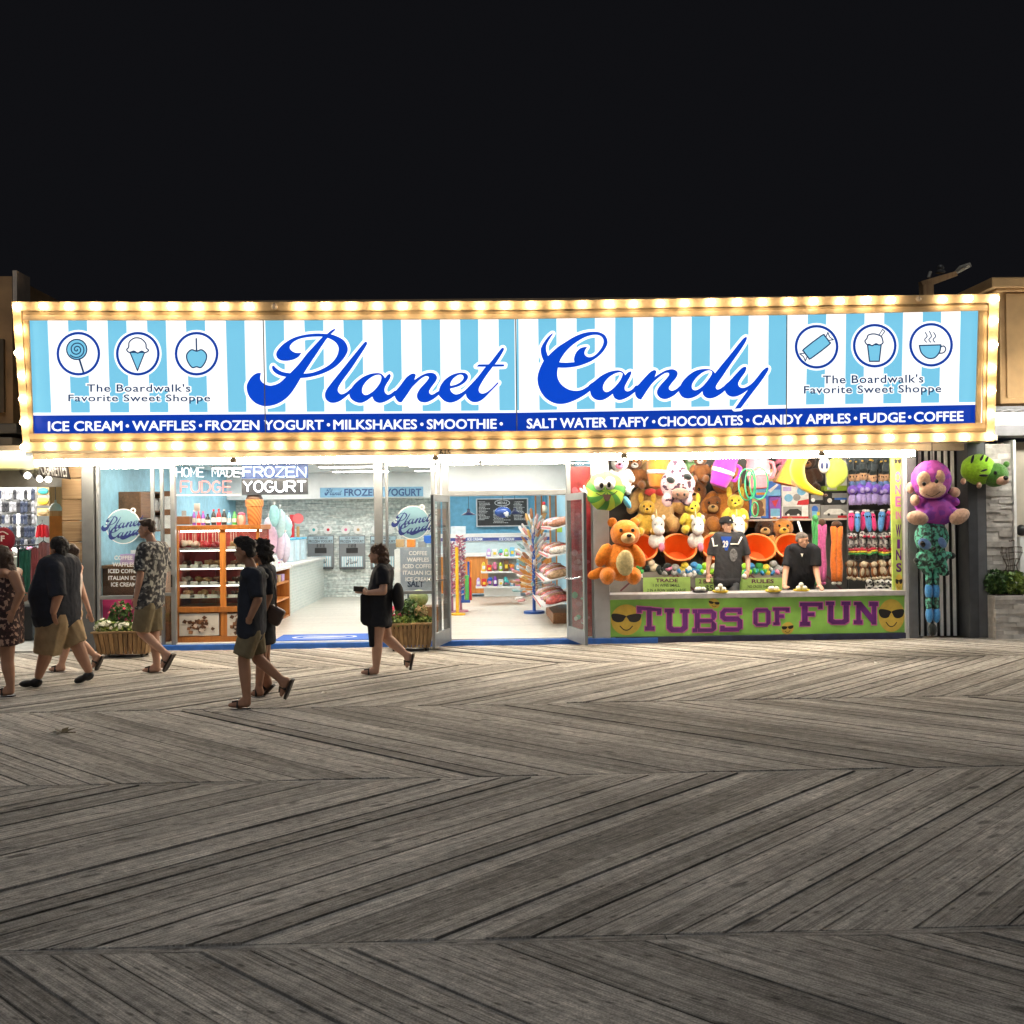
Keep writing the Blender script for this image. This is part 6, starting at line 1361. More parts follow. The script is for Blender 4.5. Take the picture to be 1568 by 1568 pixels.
# 5 green bear pillow
Y = -.1; lime = fur("lime", (.30, .62, .03))
t = toy("green_bear_pillow", "lime green bear shaped pillow with black stripes hanging by the stone wall", 1505, 745, Y)
put(t, "body", lime, (1498, 719, 27, 24, 22), Y=Y)
put(t, "head", fur("moss", (.06, .19, .025)), (1523, 727, 21, 19, 19, -.06), Y=Y)
for a, b, r_, dd in ((1503, 702, .5, -.15), (1510, 705, .5, -.16), (1507, 720, 1.3, -.19), (1506, 728, 1.6, -.19), (1489, 703, .3, -.14)): put(t, "stripe", dk, (a, b, 2, 7, 2.5, dd, r_), Y=Y)
for a, b in ((1541, 711), (1516, 709)): put(t, "ear", MATS["plush_moss"], (a, b, 5, 5, 4, -.1), Y=Y)
put(t, "eye", EYE, (1524, 724, 2.6, 3, 2, -.235), Y=Y); put(t, "snout", TAN, (1534, 735, 11, 8, 9, -.18), Y=Y); put(t, "nose", EYE, (1540, 732, 4, 3.6, 4, -.26), Y=Y)
for a, b in ((1475, 737), (1499, 743)): put(t, "foot", TAN, (a, b, 4, 5, 4, -.12), Y=Y)
cord(t, 1508, 694, Y, SOF)
# ---- toys crowding the back of the booth
tanp = fur("camel", (.60, .36, .13)); brn = fur("brown", (.26, .10, .03)); whp = fur("white", (.78, .76, .74)); orp = fur("rust", (.55, .21, .04)); yel = fur("yellow", (.80, .62, .06)); pkp = fur("pink", (.72, .22, .36)); drk = fur("dark_brown", (.07, .03, .015)); gol = fur("gold", (.66, .40, .05))
bear(1004, 757, 116, 2.3, tanp, fur("sand", (.68, .48, .24)), "huge camel coloured teddy bear behind the left orange tubs", bow=fur("red", (.6, .06, .05)))
bear(972, 722, 52, 2.0, brn, whp, "brown teddy bear with white muzzle at the upper left of the booth")
bear(949, 724, 60, 1.6, whp, pkp, "white plush dog with pink patches at the booth's upper left corner", "plush_dog", ear=1.5)
bear(1112, 762, 104, 2.5, orp, tanp, "big rust orange teddy bear behind the purple jug toy")
bear(1062, 776, 88, 2.55, brn, tanp, "big brown teddy bear behind the spotted pig")
bear(1092, 792, 74, 2.45, brn, tanp, "brown teddy bear sitting between the yellow rabbits")
bear(1172, 826, 70, 2.4, drk, tanp, "dark brown teddy bear under the shelf behind the fourth tub")
bear(1196, 826, 70, 2.3, orp, gol, "orange teddy bear under the shelf behind the last tub", look=.5)
bear(1072, 715, 46, 2.0, brn, whp, "small brown monkey plush hung between the pig and purple jug", "plush_monkey")
bear(1057, 712, 40, 2.6, fur("pale_green", (.35, .65, .3)), whp, "pale green bear plush peeping over the spotted pig")
bear(1094, 838, 56, 2.3, fur("lemon", (.8, .72, .28)), whp, "pale lemon plush behind the third orange tub")
for px, py, h, m, l in ((991, 792, 56, gol, "golden yellow rabbit plush at the left, beside a unicorn"), (1060, 790, 52, yel, "bright yellow rabbit plush between the first two unicorns"), (1126, 783, 56, yel, "bright yellow rabbit plush above the man in the cap")):
    bear(px, py, h, 1.95, m, m, l, "rabbit_plush", "yellow rabbit plush toys", 2.1)
for px, l in ((1008, "left"), (1068, "middle"), (1131, "right")):
    t = toy("unicorn", f"white unicorn plush with pale horn, {l} one of the three above the tubs", px, 832, 1.75, "white unicorn plush toys"); Y = 1.75
    put(t, "head", whp, (px, 804, 10, 13, 11), (px + 1, 812, 9, 8, 11, -.08), Y=Y, f=.014); put(t, "body", whp, (px - 3, 828, 13, 13, 11, .05), Y=Y)
    for s_ in (-1, 1): put(t, "ear", whp, (px + s_ * 8, 792, 3, 4, 2), Y=Y)
    q = MB(); q.tube([P(px - 3, 793, Y), P(px - 3, 779, Y)], [.02, .003], 7); obj("horn", q, fur("cream", (.8, .68, .4)), t, smooth=True)
    for s_ in (-1, 1): put(t, "eye", EYE, (px + s_ * 5, 803, 1, 1.4, 1, -.115), Y=Y)
    put(t, "hoof", pkp, (px + 5, 838, 5, 7, 6, -.1), Y=Y)
# spotted pig
Y = 1.1; sp = spots("pig_spots", (.62, .42, .46), (.06, .025, .05), 13, .56)
t = toy("spotted_pig", "hanging pink pig plush with dark purple spots and big brown snout", 1038, 776, Y)
put(t, "body", sp, (1038, 743, 27, 27, 22), (1036, 722, 16, 20, 14), (1034, 709, 7, 12, 7), (1022, 766, 9, 11, 9, -.08), (1052, 764, 9, 11, 9, -.08), Y=Y, f=.022)
put(t, "snout", fur("snout_brown", (.26, .14, .10)), (1042, 756, 14, 9, 9, -.22), Y=Y)
for a in (1037, 1048): put(t, "nostril", EYE, (a, 757, 1.7, 2.5, 2, -.315), Y=Y)
for a, b in ((1027, 735), (1053, 730)): put(t, "ear", dk, (a, b, 7, 5, 4, -.2, .4), Y=Y)
for a in (1038, 1046): put(t, "eye", EYE, (a, 742, 1.6, 1.8, 1.5, -.25), Y=Y)
cord(t, 1034, 700, Y, ZC + .3)
# jug shaped cushions
for px, py, rot, col, l in ((1008, 722, .05, (.72, .22, .03), "orange jug shaped cushion before the huge camel bear"), (1107, 722, .35, (.42, .03, .42), "purple jug shaped cushion hanging above the cap wearer"), (1161, 724, -.05, (.78, .20, .24), "salmon pink jug shaped cushion behind the green hoops")):
    Y = 1.5; t = thing("jug_cushion", l, "plush toy", P(px, py + 24, Y), "jug shaped cushions"); c = P(px, py, Y); k = sc(Y)
    q = MB(); q.lathe([(9 * k, -25 * k), (13 * k, -23 * k), (17 * k, -5 * k), (18.5 * k, 8 * k), (16 * k, 18 * k), (17 * k, 24 * k), (14 * k, 25 * k), (12 * k, 22 * k)], c, Euler((.0, rot, 0)), 20); obj("jug_body", q, fur("jug%d" % px, col, .1), t, smooth='auto')
    m = Euler((0, rot, 0)).to_matrix(); q = MB(); q.tube([c + m @ Vector(v) * k for v in ((16, 0, 16), (24, 0, 14), (26, 0, 2), (22, 0, -8), (15, 0, -8))], 3 * k, 8); obj("handle", q, MATS["plush_jug%d" % px], t, smooth=True)
    q = MB(); q.lathe([(17.6 * k, -4 * k), (18.2 * k, 2 * k)], c, Euler((.0, rot, 0)), 20); obj("band", q, whp, t, smooth=True)
# banana, lime sack, orange pyramid
Y = 1.0; k = sc(Y); t = toy("banana_plush", "long yellow banana cushion with brown tip hanging in front of the toy boxes", 1240, 760, Y)
q = MB(); pts = spline([(1229, 697), (1222, 710), (1221, 724), (1228, 740), (1243, 751), (1260, 757.5)], 5, False); n_ = len(pts)
q.tube([P(x, y, Y) for x, y in pts], [k * max(2.2, (11.5 - 1.0 * abs(i / n_ - .3) * 4 - max(0, i / n_ - .45) * 13)) for i in range(n_)], 6); obj("peel", q, fur("banana", (.82, .58, .02), .15), t, smooth=True)
put(t, "tip", drk, (1264, 758.5, 3.5, 2.5, 3), Y=Y); put(t, "stalk", gol, (1232, 692, 4, 7, 4, 0, .3), Y=Y); cord(t, 1232, 688, Y, ZC + .3)
t = toy("lime_plush", "pale lime pear shaped plush with white face behind the banana", 1281, 745, 1.6); put(t, "body", fur("pale_lime", (.58, .70, .08)), (1281, 722, 18, 22, 14), (1276, 738, 11, 11, 9), Y=1.6, f=.02); put(t, "face", whp, (1262, 712, 9, 13, 8, -.05), Y=1.6)
for a in (1259, 1266): put(t, "eye", M("navy_eye", (.02, .03, .12), .3), (a, 713, 2.2, 5, 2, -.13), Y=1.6)
Y = 1.7; k = sc(Y); t = toy("pyramid_plush", "orange wedge shaped plush behind the banana's left side", 1205, 742, Y); q = MB(); q.lathe([(19 * k, -20 * k), (18 * k, -16 * k), (3 * k, 24 * k), (0, 26 * k)], P(1205, 722, Y), Euler((0, .25, 0)), 5); obj("wedge", q, fur("tangerine", (.75, .28, .04)), t)
# green hoops
Y = .8; k = sc(Y)
for px, py, rx, ry, l in ((1143, 742, 12, 24, "tall green hoop at the left of the hanging bunch"), (1149, 741, 8, 23, "narrow green hoop in the middle of the hanging bunch"), (1162, 740, 14, 25, "wide green hoop at the right of the hanging bunch"), (1156, 780, 5, 11, "small green hoop at the bottom of the hanging bunch")):
    q = MB(); pts = [P(px + rx * math.cos(a), py + ry * math.sin(a), Y + .02 * math.sin(a * 2)) for a in [i * math.pi / 14 for i in range(29)]]; q.tube(pts, .012, 6, cap=False); single("green_hoop", q, M("hoop_green", (.03, .36, .16), .4), l, "hoop", "green hoops", smooth=True)
# shelf of boxed toys
q = MB(); pbox(q, 1146, 1306, 794, 797, 2.25, .6); obj("prize_shelf", q, M("shelf_pale", (.6, .5, .42), .5), booth)
def toybox(a, b, y0, y1, Y, label, base, deco):
    t = thing("toy_box", label, "toy box", P((a + b) / 2, y1, Y), "boxed toys on the prize shelf"); d = .22
    q = MB(); pbox(q, a, b, y0, y1, Y, d); obj("carton", q, C_(base), t, bevel=.004)
    for i, (col, pts) in enumerate(deco):
        q = MB(); q.poly([[(lerp(a, b, u), lerp(y0, y1, v)) for u, v in pts]], PY(Y, .003 + i * .001)); obj("print_shape", q, C_(col), t)
CIR = lambda u, v, r, ry=None: circ(u, v, r, 12, ry)
R4 = lambda a, b, c, d: [(a, b), (c, b), (c, d), (a, d)]
toybox(1147.5, 1177, 760, 793.5, 2.3, "blue window box with a brown monster toy", "blue", [("tan", R4(.12, .1, .85, .9)), ("brown", CIR(.5, .4, .22)), ("brown", CIR(.5, .7, .28, .25)), ("white", R4(.05, .92, .6, .98))])
toybox(1178, 1196, 761, 793.5, 2.3, "purple and blue action toy box beside the monster box", "purple", [("sky blue", R4(.1, .55, .9, .9)), ("red", [(.2, .2), (.8, .1), (.5, .5)]), ("white", R4(.1, .9, .9, .97))])
toybox(1156, 1196, 737, 760, 2.4, "wide blue rocket picture box on top of two boxes", "blue", [("sky blue", R4(.03, .55, .97, .95)), ("white", [(.5, .6), (.85, .15), (.9, .25), (.6, .75)]), ("orange", R4(.05, .75, .4, .9))])
toybox(1197, 1239, 743, 773, 2.4, "white box with pale blue drone picture", "white", [("sky blue", CIR(.72, .3, .17, .22)), ("sky blue", CIR(.25, .65, .16, .2)), ("grey", CIR(.55, .62, .14, .18)), ("lilac", R4(.05, .08, .35, .3)), ("red", [(.6, .8), (1, .7), (1, 1), (.55, 1)])])
toybox(1197, 1238, 773.5, 793.5, 2.3, "red and white window box with a black toy car", "white", [("grey", R4(.05, .1, .75, .85)), ("black", [(.12, .6), (.3, .3), (.6, .28), (.74, .5), (.74, .75), (.12, .78)]), ("red", R4(.0, .86, 1, 1)), ("white", CIR(.25, .75, .05, .09)), ("white", CIR(.62, .75, .05, .09))])
toybox(1239.5, 1256, 772, 793.5, 2.3, "clear box with a small blue robot", "grey", [("blue", CIR(.5, .35, .3, .25)), ("sky blue", R4(.25, .5, .75, .85)), ("yellow", R4(.7, .55, .95, .8))])
toybox(1257, 1300, 773, 793.5, 2.3, "low grey window box with a silver car", "grey", [("white", [(.1, .6), (.3, .3), (.7, .3), (.92, .6), (.9, .72), (.1, .72)]), ("red", R4(.6, .8, 1, .98)), ("black", CIR(.28, .72, .05, .1)), ("black", CIR(.75, .72, .05, .1))])
toybox(1239.5, 1262, 752, 771.5, 2.35, "black toy truck box under the banana tip", "black", [("grey", R4(.1, .3, .9, .7)), ("white", CIR(.25, .7, .14, .16)), ("orange", R4(.4, .1, .9, .3))])
toybox(1263, 1300, 752, 772.5, 2.35, "black box with a dark toy jeep", "black", [("grey", R4(.3, .15, .95, .5)), ("white", CIR(.2, .7, .1, .18)), ("white", CIR(.75, .7, .1, .18)), ("blue", R4(.4, .5, .9, .65))])
toybox(1263, 1300, 744, 751.5, 2.4, "flat green topped box on the jeep box", "lime", [("white", R4(.1, .2, .5, .8))])
toybox(1270, 1300, 722, 743.5, 2.45, "white box with black brush strokes at the top of the toy stack", "white", [("black", [(.1, .9), (.5, .4), (.9, .1), (.95, .2), (.5, .6), (.2, .95)]), ("lime", R4(.7, .05, .98, .3)), ("red", R4(.05, .8, .3, .95))])
toybox(1177, 1196, 718, 736.5, 2.45, "small tan box beside a dark bottle shape", "tan", [("brown", R4(.55, .05, .95, .95)), ("white", R4(.05, .3, .5, .6))])
# tubs
TO = M("tub_orange", (.66, .105, .012), .35, var=.06, spec=.4); TR = M("tub_rim_orange", (.80, .24, .06), .35, var=.05)
tub0 = None; Y = 1.75
for i, (px, lb) in enumerate(((980, "first, partly behind the orange plush"), (1040, "second from the left, below two unicorns"), (1100, "third, behind the man in the cap"), (1161, "fourth, between the two men"), (1214, "fifth, behind the man in black"))):
    c = P(px, 838, Y); k = sc(Y)
    if tub0 is None:
        tub0 = thing("game_tub", "", "tub", c, "orange game tubs"); rot = Euler((R(48), 0, 0))
        q = MB(); ro = 26.0 * k; dp = 32 * k; ri = 18 * k
        q.lathe([(ri, -dp), (ro, 0), (ro - .012, 0), (ri - .01, -dp + .02), (0, -dp + .02)], c, rot, 30); obj("tub_shell", q, TO, tub0, smooth='auto')
        q = MB(); m = rot.to_matrix(); q.tube([c + m @ Vector(((ro + .004) * math.cos(a), (ro + .004) * math.sin(a), 0)) for a in [j * math.pi / 18 for j in range(37)]], .02, 8, cap=False); obj("rim", q, TR, tub0, smooth=True); o = tub0
    else: o = dup(tub0, c)
    o['label'] = f"orange plastic game tub tilted towards the counter, {lb}"
q = MB(); q.box(BX0 + .1, FX(1250, 1.9), 1.62, 2.1, 0.02, FZ(1100, 874, 1.7)); lowp = obj("tub_stand", q, M("stand_taupe", (.20, .18, .165), .6), booth)
q = MB()
for a in range(950, 1250, 57):
    for p, r_ in (((a, 905), (a + 28, 880)), ((a + 28, 880), (a + 57, 905))): q.stroke([p, r_], 1.3, PY(1.62, .003), 0, False, False)
obj("stand_stripes", q, M("maroon_stripe", (.10, .02, .03), .6), booth)
def rule_sign(a, b, y0, y1, lines, label, Y=1.45):
    t = thing("rule_sign", label, "sign", P((a + b) / 2, y1, Y)); q = MB(); pbox(q, a, b, y0, y1, Y, .02); obj("sign_board", q, M("sign_apple_green", (.33, .50, .13), .5), t)
    for tx, x0, x1, c0, c1, m in lines:
        q = MB(); text_box(q, tx, x0, x1, c0, c1, PY(Y, .004), 0, .03 if m == 0 else .012); obj("sign_lettering", q, [M("sign_plum", (.09, .012, .05), .5), M("sign_ink_black", (.02, .025, .02), .5)][m], t)
rule_sign(985, 1057, 884, 909, [("TRADE", 1004, 1038, 886, 891.5, 0), ("1 IN WINS SMALL", 1000, 1041, 894, 898.5, 1), ("2 IN A ROW WINS LARGE", 991, 1050, 901.5, 906, 1)], "green rules sign headed TRADE on the tub stand")
rule_sign(1065, 1140, 885, 909, [("2 BALLS", 1070, 1100, 887, 893.5, 0), ("$5", 1080, 1092, 896, 906, 1)], "green price sign for two balls behind the man in the cap")
rule_sign(1136, 1198, 885, 909, [("RULES", 1151, 1185, 887, 893, 0), ("NO CROSS THROWING", 1145, 1192, 896, 900, 1), ("NO LEANING  NO REFUNDS", 1138, 1196, 903, 907, 1)], "green sign headed RULES between the two men", 1.4)
rule_sign(966.5, 984, 879, 885, [("SMALL", 968, 983, 880, 884.5, 1)], "tiny white card reading SMALL beside the orange plush", 1.5)
for o in bpy.data.objects:
    if o.parent and o.parent.get('label', '').startswith("tiny white card") and o.name.startswith("sign_board"): o.data.materials[0] = CARD
# heap of small toys on the stand
cols = [("green", fur("leaf", (.06, .36, .08))), ("cream", fur("cream2", (.68, .56, .40))), ("black", dk), ("pink", pkp), ("grey", fur("grey", (.3, .3, .3))), ("yellow", yel), ("blue", bl), ("teal", fur("teal", (.05, .40, .42))), ("white", whp), ("lime", lime), ("purple", fur("violet", (.25, .1, .45)))]
for i, (px, py, ci) in enumerate(((974, 872, 0), (1000, 866, 1), (1018, 872, 2), (1026, 874, 3), (1037, 873, 4), (1047, 870, 5), (1060, 870, 6), (1071, 873, 7), (1083, 871, 9), (1095, 872, 8), (1140, 872, 9), (1150, 871, 6), (1163, 870, 0), (1175, 873, 5), (1188, 868, 4), (1198, 872, 2), (1055, 876, 8), (1130, 874, 10))):
    nm = cols[ci][0]; lab = f"small {nm} plush in the heap below the " + ["first tub", "first tub", "second tub", "second tub's left half", "second tub's middle", "second tub's right half", "gap after the second tub", "third tub's left edge", "third tub", "third tub, by the man's arm", "third tub's right side", "fourth tub's left edge", "fourth tub", "fourth tub's right half", "gap after the fourth tub", "fifth tub", "second tub at the very front", "cap wearer's elbow"][i]
    t = toy("small_plush", lab, px, py + 10, 1.72, "small plush toys heaped under the tubs"); Y = 1.68; rr = random.Random(i)
    put(t, "body", cols[ci][1], (px, py + 3, 9, 7, 7), Y=Y); put(t, "head", cols[ci][1], (px + rr.uniform(-5, 5), py - 4, 6.5, 6, 6, -.03), Y=Y)
    for s_ in (-1, 1): put(t, "limb", cols[(ci + (i % 2)) % 11][1], (px + s_ * 8, py + 4, 3.5, 5, 4, -.05, s_ * .6), Y=Y)
# long dangling plush legs
for px, col, l, y0, w_ in ((1258, (.50, .09, .26), "long magenta plush creature dangling under the shelf", 803, 6.5), (1281, (.72, .17, .02), "long orange plush creature dangling under the shelf", 806, 8), (1248, (.05, .30, .08), "long green plush creature half hidden by a pale pole", 797, 4.5)):
    Y = 1.6; t = toy("dangling_plush", l, px, 893, Y); m = fur("dangle%d" % px, col)
    for s_ in (-1, 1):
        q = MB(); k = sc(Y); q.tube([P(px + s_ * w_ * .5, y0 + j * (890 - y0) / 7, Y + .0) + Vector((.01 * math.sin(j * 1.3 + s_), 0, 0)) for j in range(8)], [w_ * .62 * k * (1 + .1 * (j % 2)) for j in range(8)], 8); obj("leg", q, m, t, smooth=True)
    put(t, "head", drk if px > 1250 else m, (px, y0 - 3, w_, 6, 6), Y=Y); put(t, "foot", whp if px == 1281 else m, (px - w_ * .5, 893, 4, 3, 4), (px + w_ * .5, 893, 4, 3, 4), Y=Y)
q = MB(); q.tube([P(1222, 798, 1.3), P(1256, 905, 1.2)], .02, 8); single("pale_pole", q, WHITE, "thin pale pole leaning beside the man in black", "pole", smooth=True)
# rows of small dolls hung at the right
def doll_row(kind, y, n_, x0, x1, maker, label, Y=1.9):
    proto = None
    for i in range(n_):
        px = lerp(x0, x1, i / (n_ - 1)) + TONE.uniform(-1, 1); c = P(px, y + TONE.uniform(-1.6, 1.6), Y + (i % 2) * .05 + TONE.uniform(-.02, .02))
        if proto is None: proto = maker(px, y, Y, label); base = WLOC[proto.name].copy(); o = proto; pc = c.copy()
        else:
            o = dup(proto, base + (c - pc)); o.rotation_euler = (TONE.uniform(-.12, .12), TONE.uniform(-.22, .22), TONE.uniform(-.5, .5)); o.scale = (TONE.uniform(.92, 1.12),) * 3
        o['label'] = label; o['group'] = kind
def mk(cat, parts):
    def f(px, y, Y, label):
        t = toy(cat, label, px, y + 12, Y)
        for nm, m, els in parts: put(t, nm, m, *[(px + e[0], y + e[1], *e[2:]) for e in els], Y=Y)
        return t
    return f
slate = fur("slate", (.05, .065, .075)); skin_ = fur("doll_tan", (.62, .36, .2)); vio = fur("ultraviolet", (.20, .10, .60)); lil = fur("lilac", (.38, .30, .62)); hot = fur("hot_pink", (.80, .05, .22)); azu = fur("azure", (.10, .30, .66)); gry = fur("mid_grey", (.32, .30, .31)); crim = fur("crimson", (.45, .02, .06))
doll_row("slate plush toys in the top row", 711, 8, 1303, 1364, mk("slate_plush", [("body", slate, [(0, 4, 6, 9, 6)]), ("head", slate, [(0, -6, 6.5, 6, 6, -.03)]), ("beak", gol, [(0, -5, 2, 1.5, 3, -.1)])]), "dark slate plush in the top row of the doll rack")
doll_row("tan faced dolls in the second row", 732, 8, 1304, 1366, mk("tan_faced_doll", [("head", skin_, [(0, -2, 6, 8, 6)]), ("hair", dk, [(0, -9, 6.8, 5, 6.5, -.01)]), ("shirt", fur("denim", (.12, .2, .42)), [(0, 9, 5, 5, 5)]), ("eye", EYE, [(-2, -2, .9, 1.5, 1, -.06)]), ("eye", EYE, [(2, -2, .9, 1.5, 1, -.06)])]), "tan faced black haired doll in the second row of the rack")
doll_row("purple gorilla toys in the third row", 758, 8, 1305, 1366, mk("purple_gorilla", [("head", vio, [(0, -8, 7.5, 8.5, 8)]), ("body", lil, [(0, 7, 5, 9, 6)]), ("arm", lil, [(-4, 8, 2, 8, 3)]), ("arm", lil, [(4, 8, 2, 8, 3)]), ("face", lil, [(0, -6, 3.5, 3.5, 3, -.08)])]), "purple gorilla plush in the third row of the rack")
fox = lambda m: mk("striped_fox", [("body", m, [(0, 0, 4.6, 15, 5), (0, -9, 5, 6, 5)]), ("eye", EYE, [(-1.8, -8, 1, 1.3, 1, -.05)]), ("eye", EYE, [(1.8, -8, 1, 1.3, 1, -.05)]), ("tip", whp, [(0, -15, 4, 2, 3)])])
doll_row("long pink plush toys in the fourth row", 799, 4, 1304, 1357, fox(hot), "long hot pink plush in the fourth row of the rack"); doll_row("long blue plush toys in the fourth row", 800, 4, 1313, 1366, fox(azu), "long blue plush in the fourth row of the rack")
doll_row("grey sock monkeys in the fifth row", 828, 8, 1303, 1366, mk("sock_monkey", [("body", spots("sock_grey", (.5, .48, .47), (.10, .09, .10), 30, .52), [(0, 3, 5, 10, 5)]), ("head", MATS["sock_grey"], [(0, -7, 5.5, 5.5, 5, -.04)]), ("mouth", crim, [(0, -5, 3, 1.8, 2, -.1)]), ("foot", crim, [(-2, 12, 2.3, 2, 2)]), ("foot", whp, [(2, 12, 2.3, 2, 2)])]), "grey sock monkey with red mouth in the fifth row of the rack")
doll_row("striped cap dolls in the sixth row", 848, 8, 1304, 1366, mk("striped_cap_doll", [("cap", crim, [(0, -6, 6, 2.6, 5)]), ("cap_band", yel, [(0, -3, 6.2, 2.2, 5.5)]), ("brim", fur("leaf"), [(0, 0, 6.2, 2, 6)]), ("head", dk, [(0, 4, 5, 5, 5)])]), "doll in red, yellow and green cap in the sixth row of the rack")
chest = fur("chestnut", (.30, .11, .03))
doll_row("brown and white puppies in the seventh row", 872, 8, 1302, 1366, mk("puppy_plush", [("body", chest, [(0, 3, 5, 10, 5)]), ("head", fur("cream2"), [(0, -9, 5, 5, 5, -.03)]), ("ear", chest, [(-5, -8, 2, 4, 2)]), ("ear", chest, [(5, -8, 2, 4, 2)]), ("paw", fur("cream2"), [(-2.5, 13, 2.5, 2.5, 3, -.04)]), ("paw", fur("cream2"), [(2.5, 13, 2.5, 2.5, 3, -.04)]), ("chest", fur("cream2"), [(0, 2, 2.6, 6, 3, -.05)])]), "brown and white puppy plush in the seventh row of the rack")
doll_row("black and white cow toys in the lowest row", 896, 5, 1330, 1366, mk("cow_plush", [("body", spots("cow_patches", (.78, .77, .75), (.015, .015, .015), 22, .55), [(0, 2, 5.5, 7, 6)]), ("head", MATS["cow_patches"], [(0, -5, 5, 4.5, 5, -.05)])]), "black and white cow plush in the lowest row of the rack")
q = MB()
for y in (698, 720, 742, 782, 813, 838, 858, 886): q.tube([P(1297, y, 2.06), P(1376, y, 2.06)], .008, 6)
for x in (1298, 1375): q.tube([P(x, 690, 2.08), P(x, 905, 2.08)], .014, 6)
single("doll_rack", q, steel, "steel wire rack carrying the rows of dolls behind the yellow banner", "rack", smooth=True)
# ball dishes on the counter
zc = FZ(1160, 907)
for i, (px, Y, m, l) in enumerate(((1072, .12, BLK, "black dish of white balls, leftmost on the counter"), (1103, .05, C_("yellow"), "yellow dish of white balls in front of the man in the cap"), (1184, .03, C_("yellow"), "yellow dish of white balls at the leaning man's right hand"), (1227, .08, C_("yellow"), "yellow dish of white balls between the leaning man's hands"))):
    c = Vector((FX(px, Y, 904), Y, zc + .001)); t = thing("ball_dish", l, "dish", c, "ball dishes on the counter")
    q = MB(); q.lathe([(.08, 0), (.118, .012), (.122, .03), (.112, .028), (.075, .012), (0, .012)], c, seg=22); obj("dish", q, m, t, smooth='auto')
    for j, (dx, dy, dz) in enumerate(((-.05, -.02, .048), (.045, -.03, .048), (0, .045, .048), (.0, .0, .098))[:4 if i % 2 else 3]):
        q = MB(); b_ = c + Vector((dx, dy, dz)); q.ell(b_, .039, None, 12, 8)
        single("white_ball", q, M("ball_white", (.66, .66, .63), .5), f"scuffed white ball in the {l.split(' of')[0]}, {l.split(', ')[-1] if ', ' in l else l.split('balls ')[1]}", "ball", "white balls in the dishes", smooth=True)
# small bottle on the counter
t = thing("hand_gel_bottle", "small clear pump bottle at the right end of the game counter", "bottle", Vector((FX(1371, .05, 903), .05, zc)))
q = MB(); c = Vector((FX(1371, .05, 903), .05, zc + .001)); q.lathe([(.03, 0), (.032, .01), (.032, .09), (.02, .11), (.012, .12)], c, seg=12); obj("bottle_body", q, M("gel_clear", (.6, .62, .6), .15), t, smooth='auto')
q = MB(); q.tube([c + Vector((0, 0, .12)), c + Vector((0, 0, .155)), c + Vector((-.04, 0, .155))], .008, 6); obj("pump", q, WHITE, t, smooth=True)
q = MB(); q.tube([Vector((FX(1366, .0, 903), -.0, zc + .02)), Vector((FX(1366, .0, 903), .03, zc + .02))], .02, 8)
# ------------------------------------------------------------------ people
def cone(mb, a, ra, b, rb, fa=False, fb=False, n=12):
    a, b = Vector(a), Vector(b); t = (b - a).normalized(); pts, rs = [], []
    if not fa: pts += [a - t * ra * .98, a - t * ra * .82, a - t * ra * .5]; rs += [ra * .15, ra * .57, ra * .86]
    pts += [a, b]; rs += [ra, rb]
    if not fb: pts += [b + t * rb * .5, b + t * rb * .82, b + t * rb * .98]; rs += [rb * .86, rb * .57, rb * .15]
    return mb.tube(pts, rs, n)
def cloth(name, rgb, var=.2, scale=7, rough=.85):
    return M("cloth_" + name, rgb, rough, var=var, scale=scale, bump=.35, spec=.25)
def basis(f):
    f = Vector((f[0], f[1], 0)).normalized(); return f, Vector((-f.y, f.x, 0)), Vector((0, 0, 1))
def head_mesh(mb, c, f, s=1.0, pitch=0.0):
    f, l, u = basis(f)
    if pitch: m = Matrix.Rotation(pitch, 3, l); f2 = m @ f; u2 = m @ u
    else: f2, u2 = f, u
    rot = Matrix((f2, l, u2)).transposed()
    at_ = lambda x, y, z: c + (f2 * x + l * y + u2 * z) * s
    mb.ell(at_(-.012, 0, .022), (.097 * s, .077 * s, .092 * s), rot, 16, 10)      # skull
    mb.ell(at_(.018, 0, -.045), (.068 * s, .058 * s, .075 * s), rot, 14, 9)       # face and jaw
    mb.ell(at_(.055, 0, -.098), (.026 * s, .026 * s, .020 * s), rot, 10, 7)       # chin
    cone(mb, at_(.080, 0, .002), .010 * s, at_(.098, 0, -.032), .0155 * s)        # nose
    mb.ell(at_(.080, 0, -.066), (.012 * s, .024 * s, .008 * s), rot, 8, 6)        # lips
    mb.ell(at_(.078, 0, .022), (.014 * s, .05 * s, .010 * s), rot, 8, 6)          # brow
    for y in (-1, 1):
        mb.ell(at_(-.008, y * .078, -.018), (.020 * s, .009 * s, .031 * s), rot, 8, 6)
        mb.ell(at_(.055, y * .038, -.035), (.026 * s, .022 * s, .024 * s), rot, 8, 6)
    return at_, rot
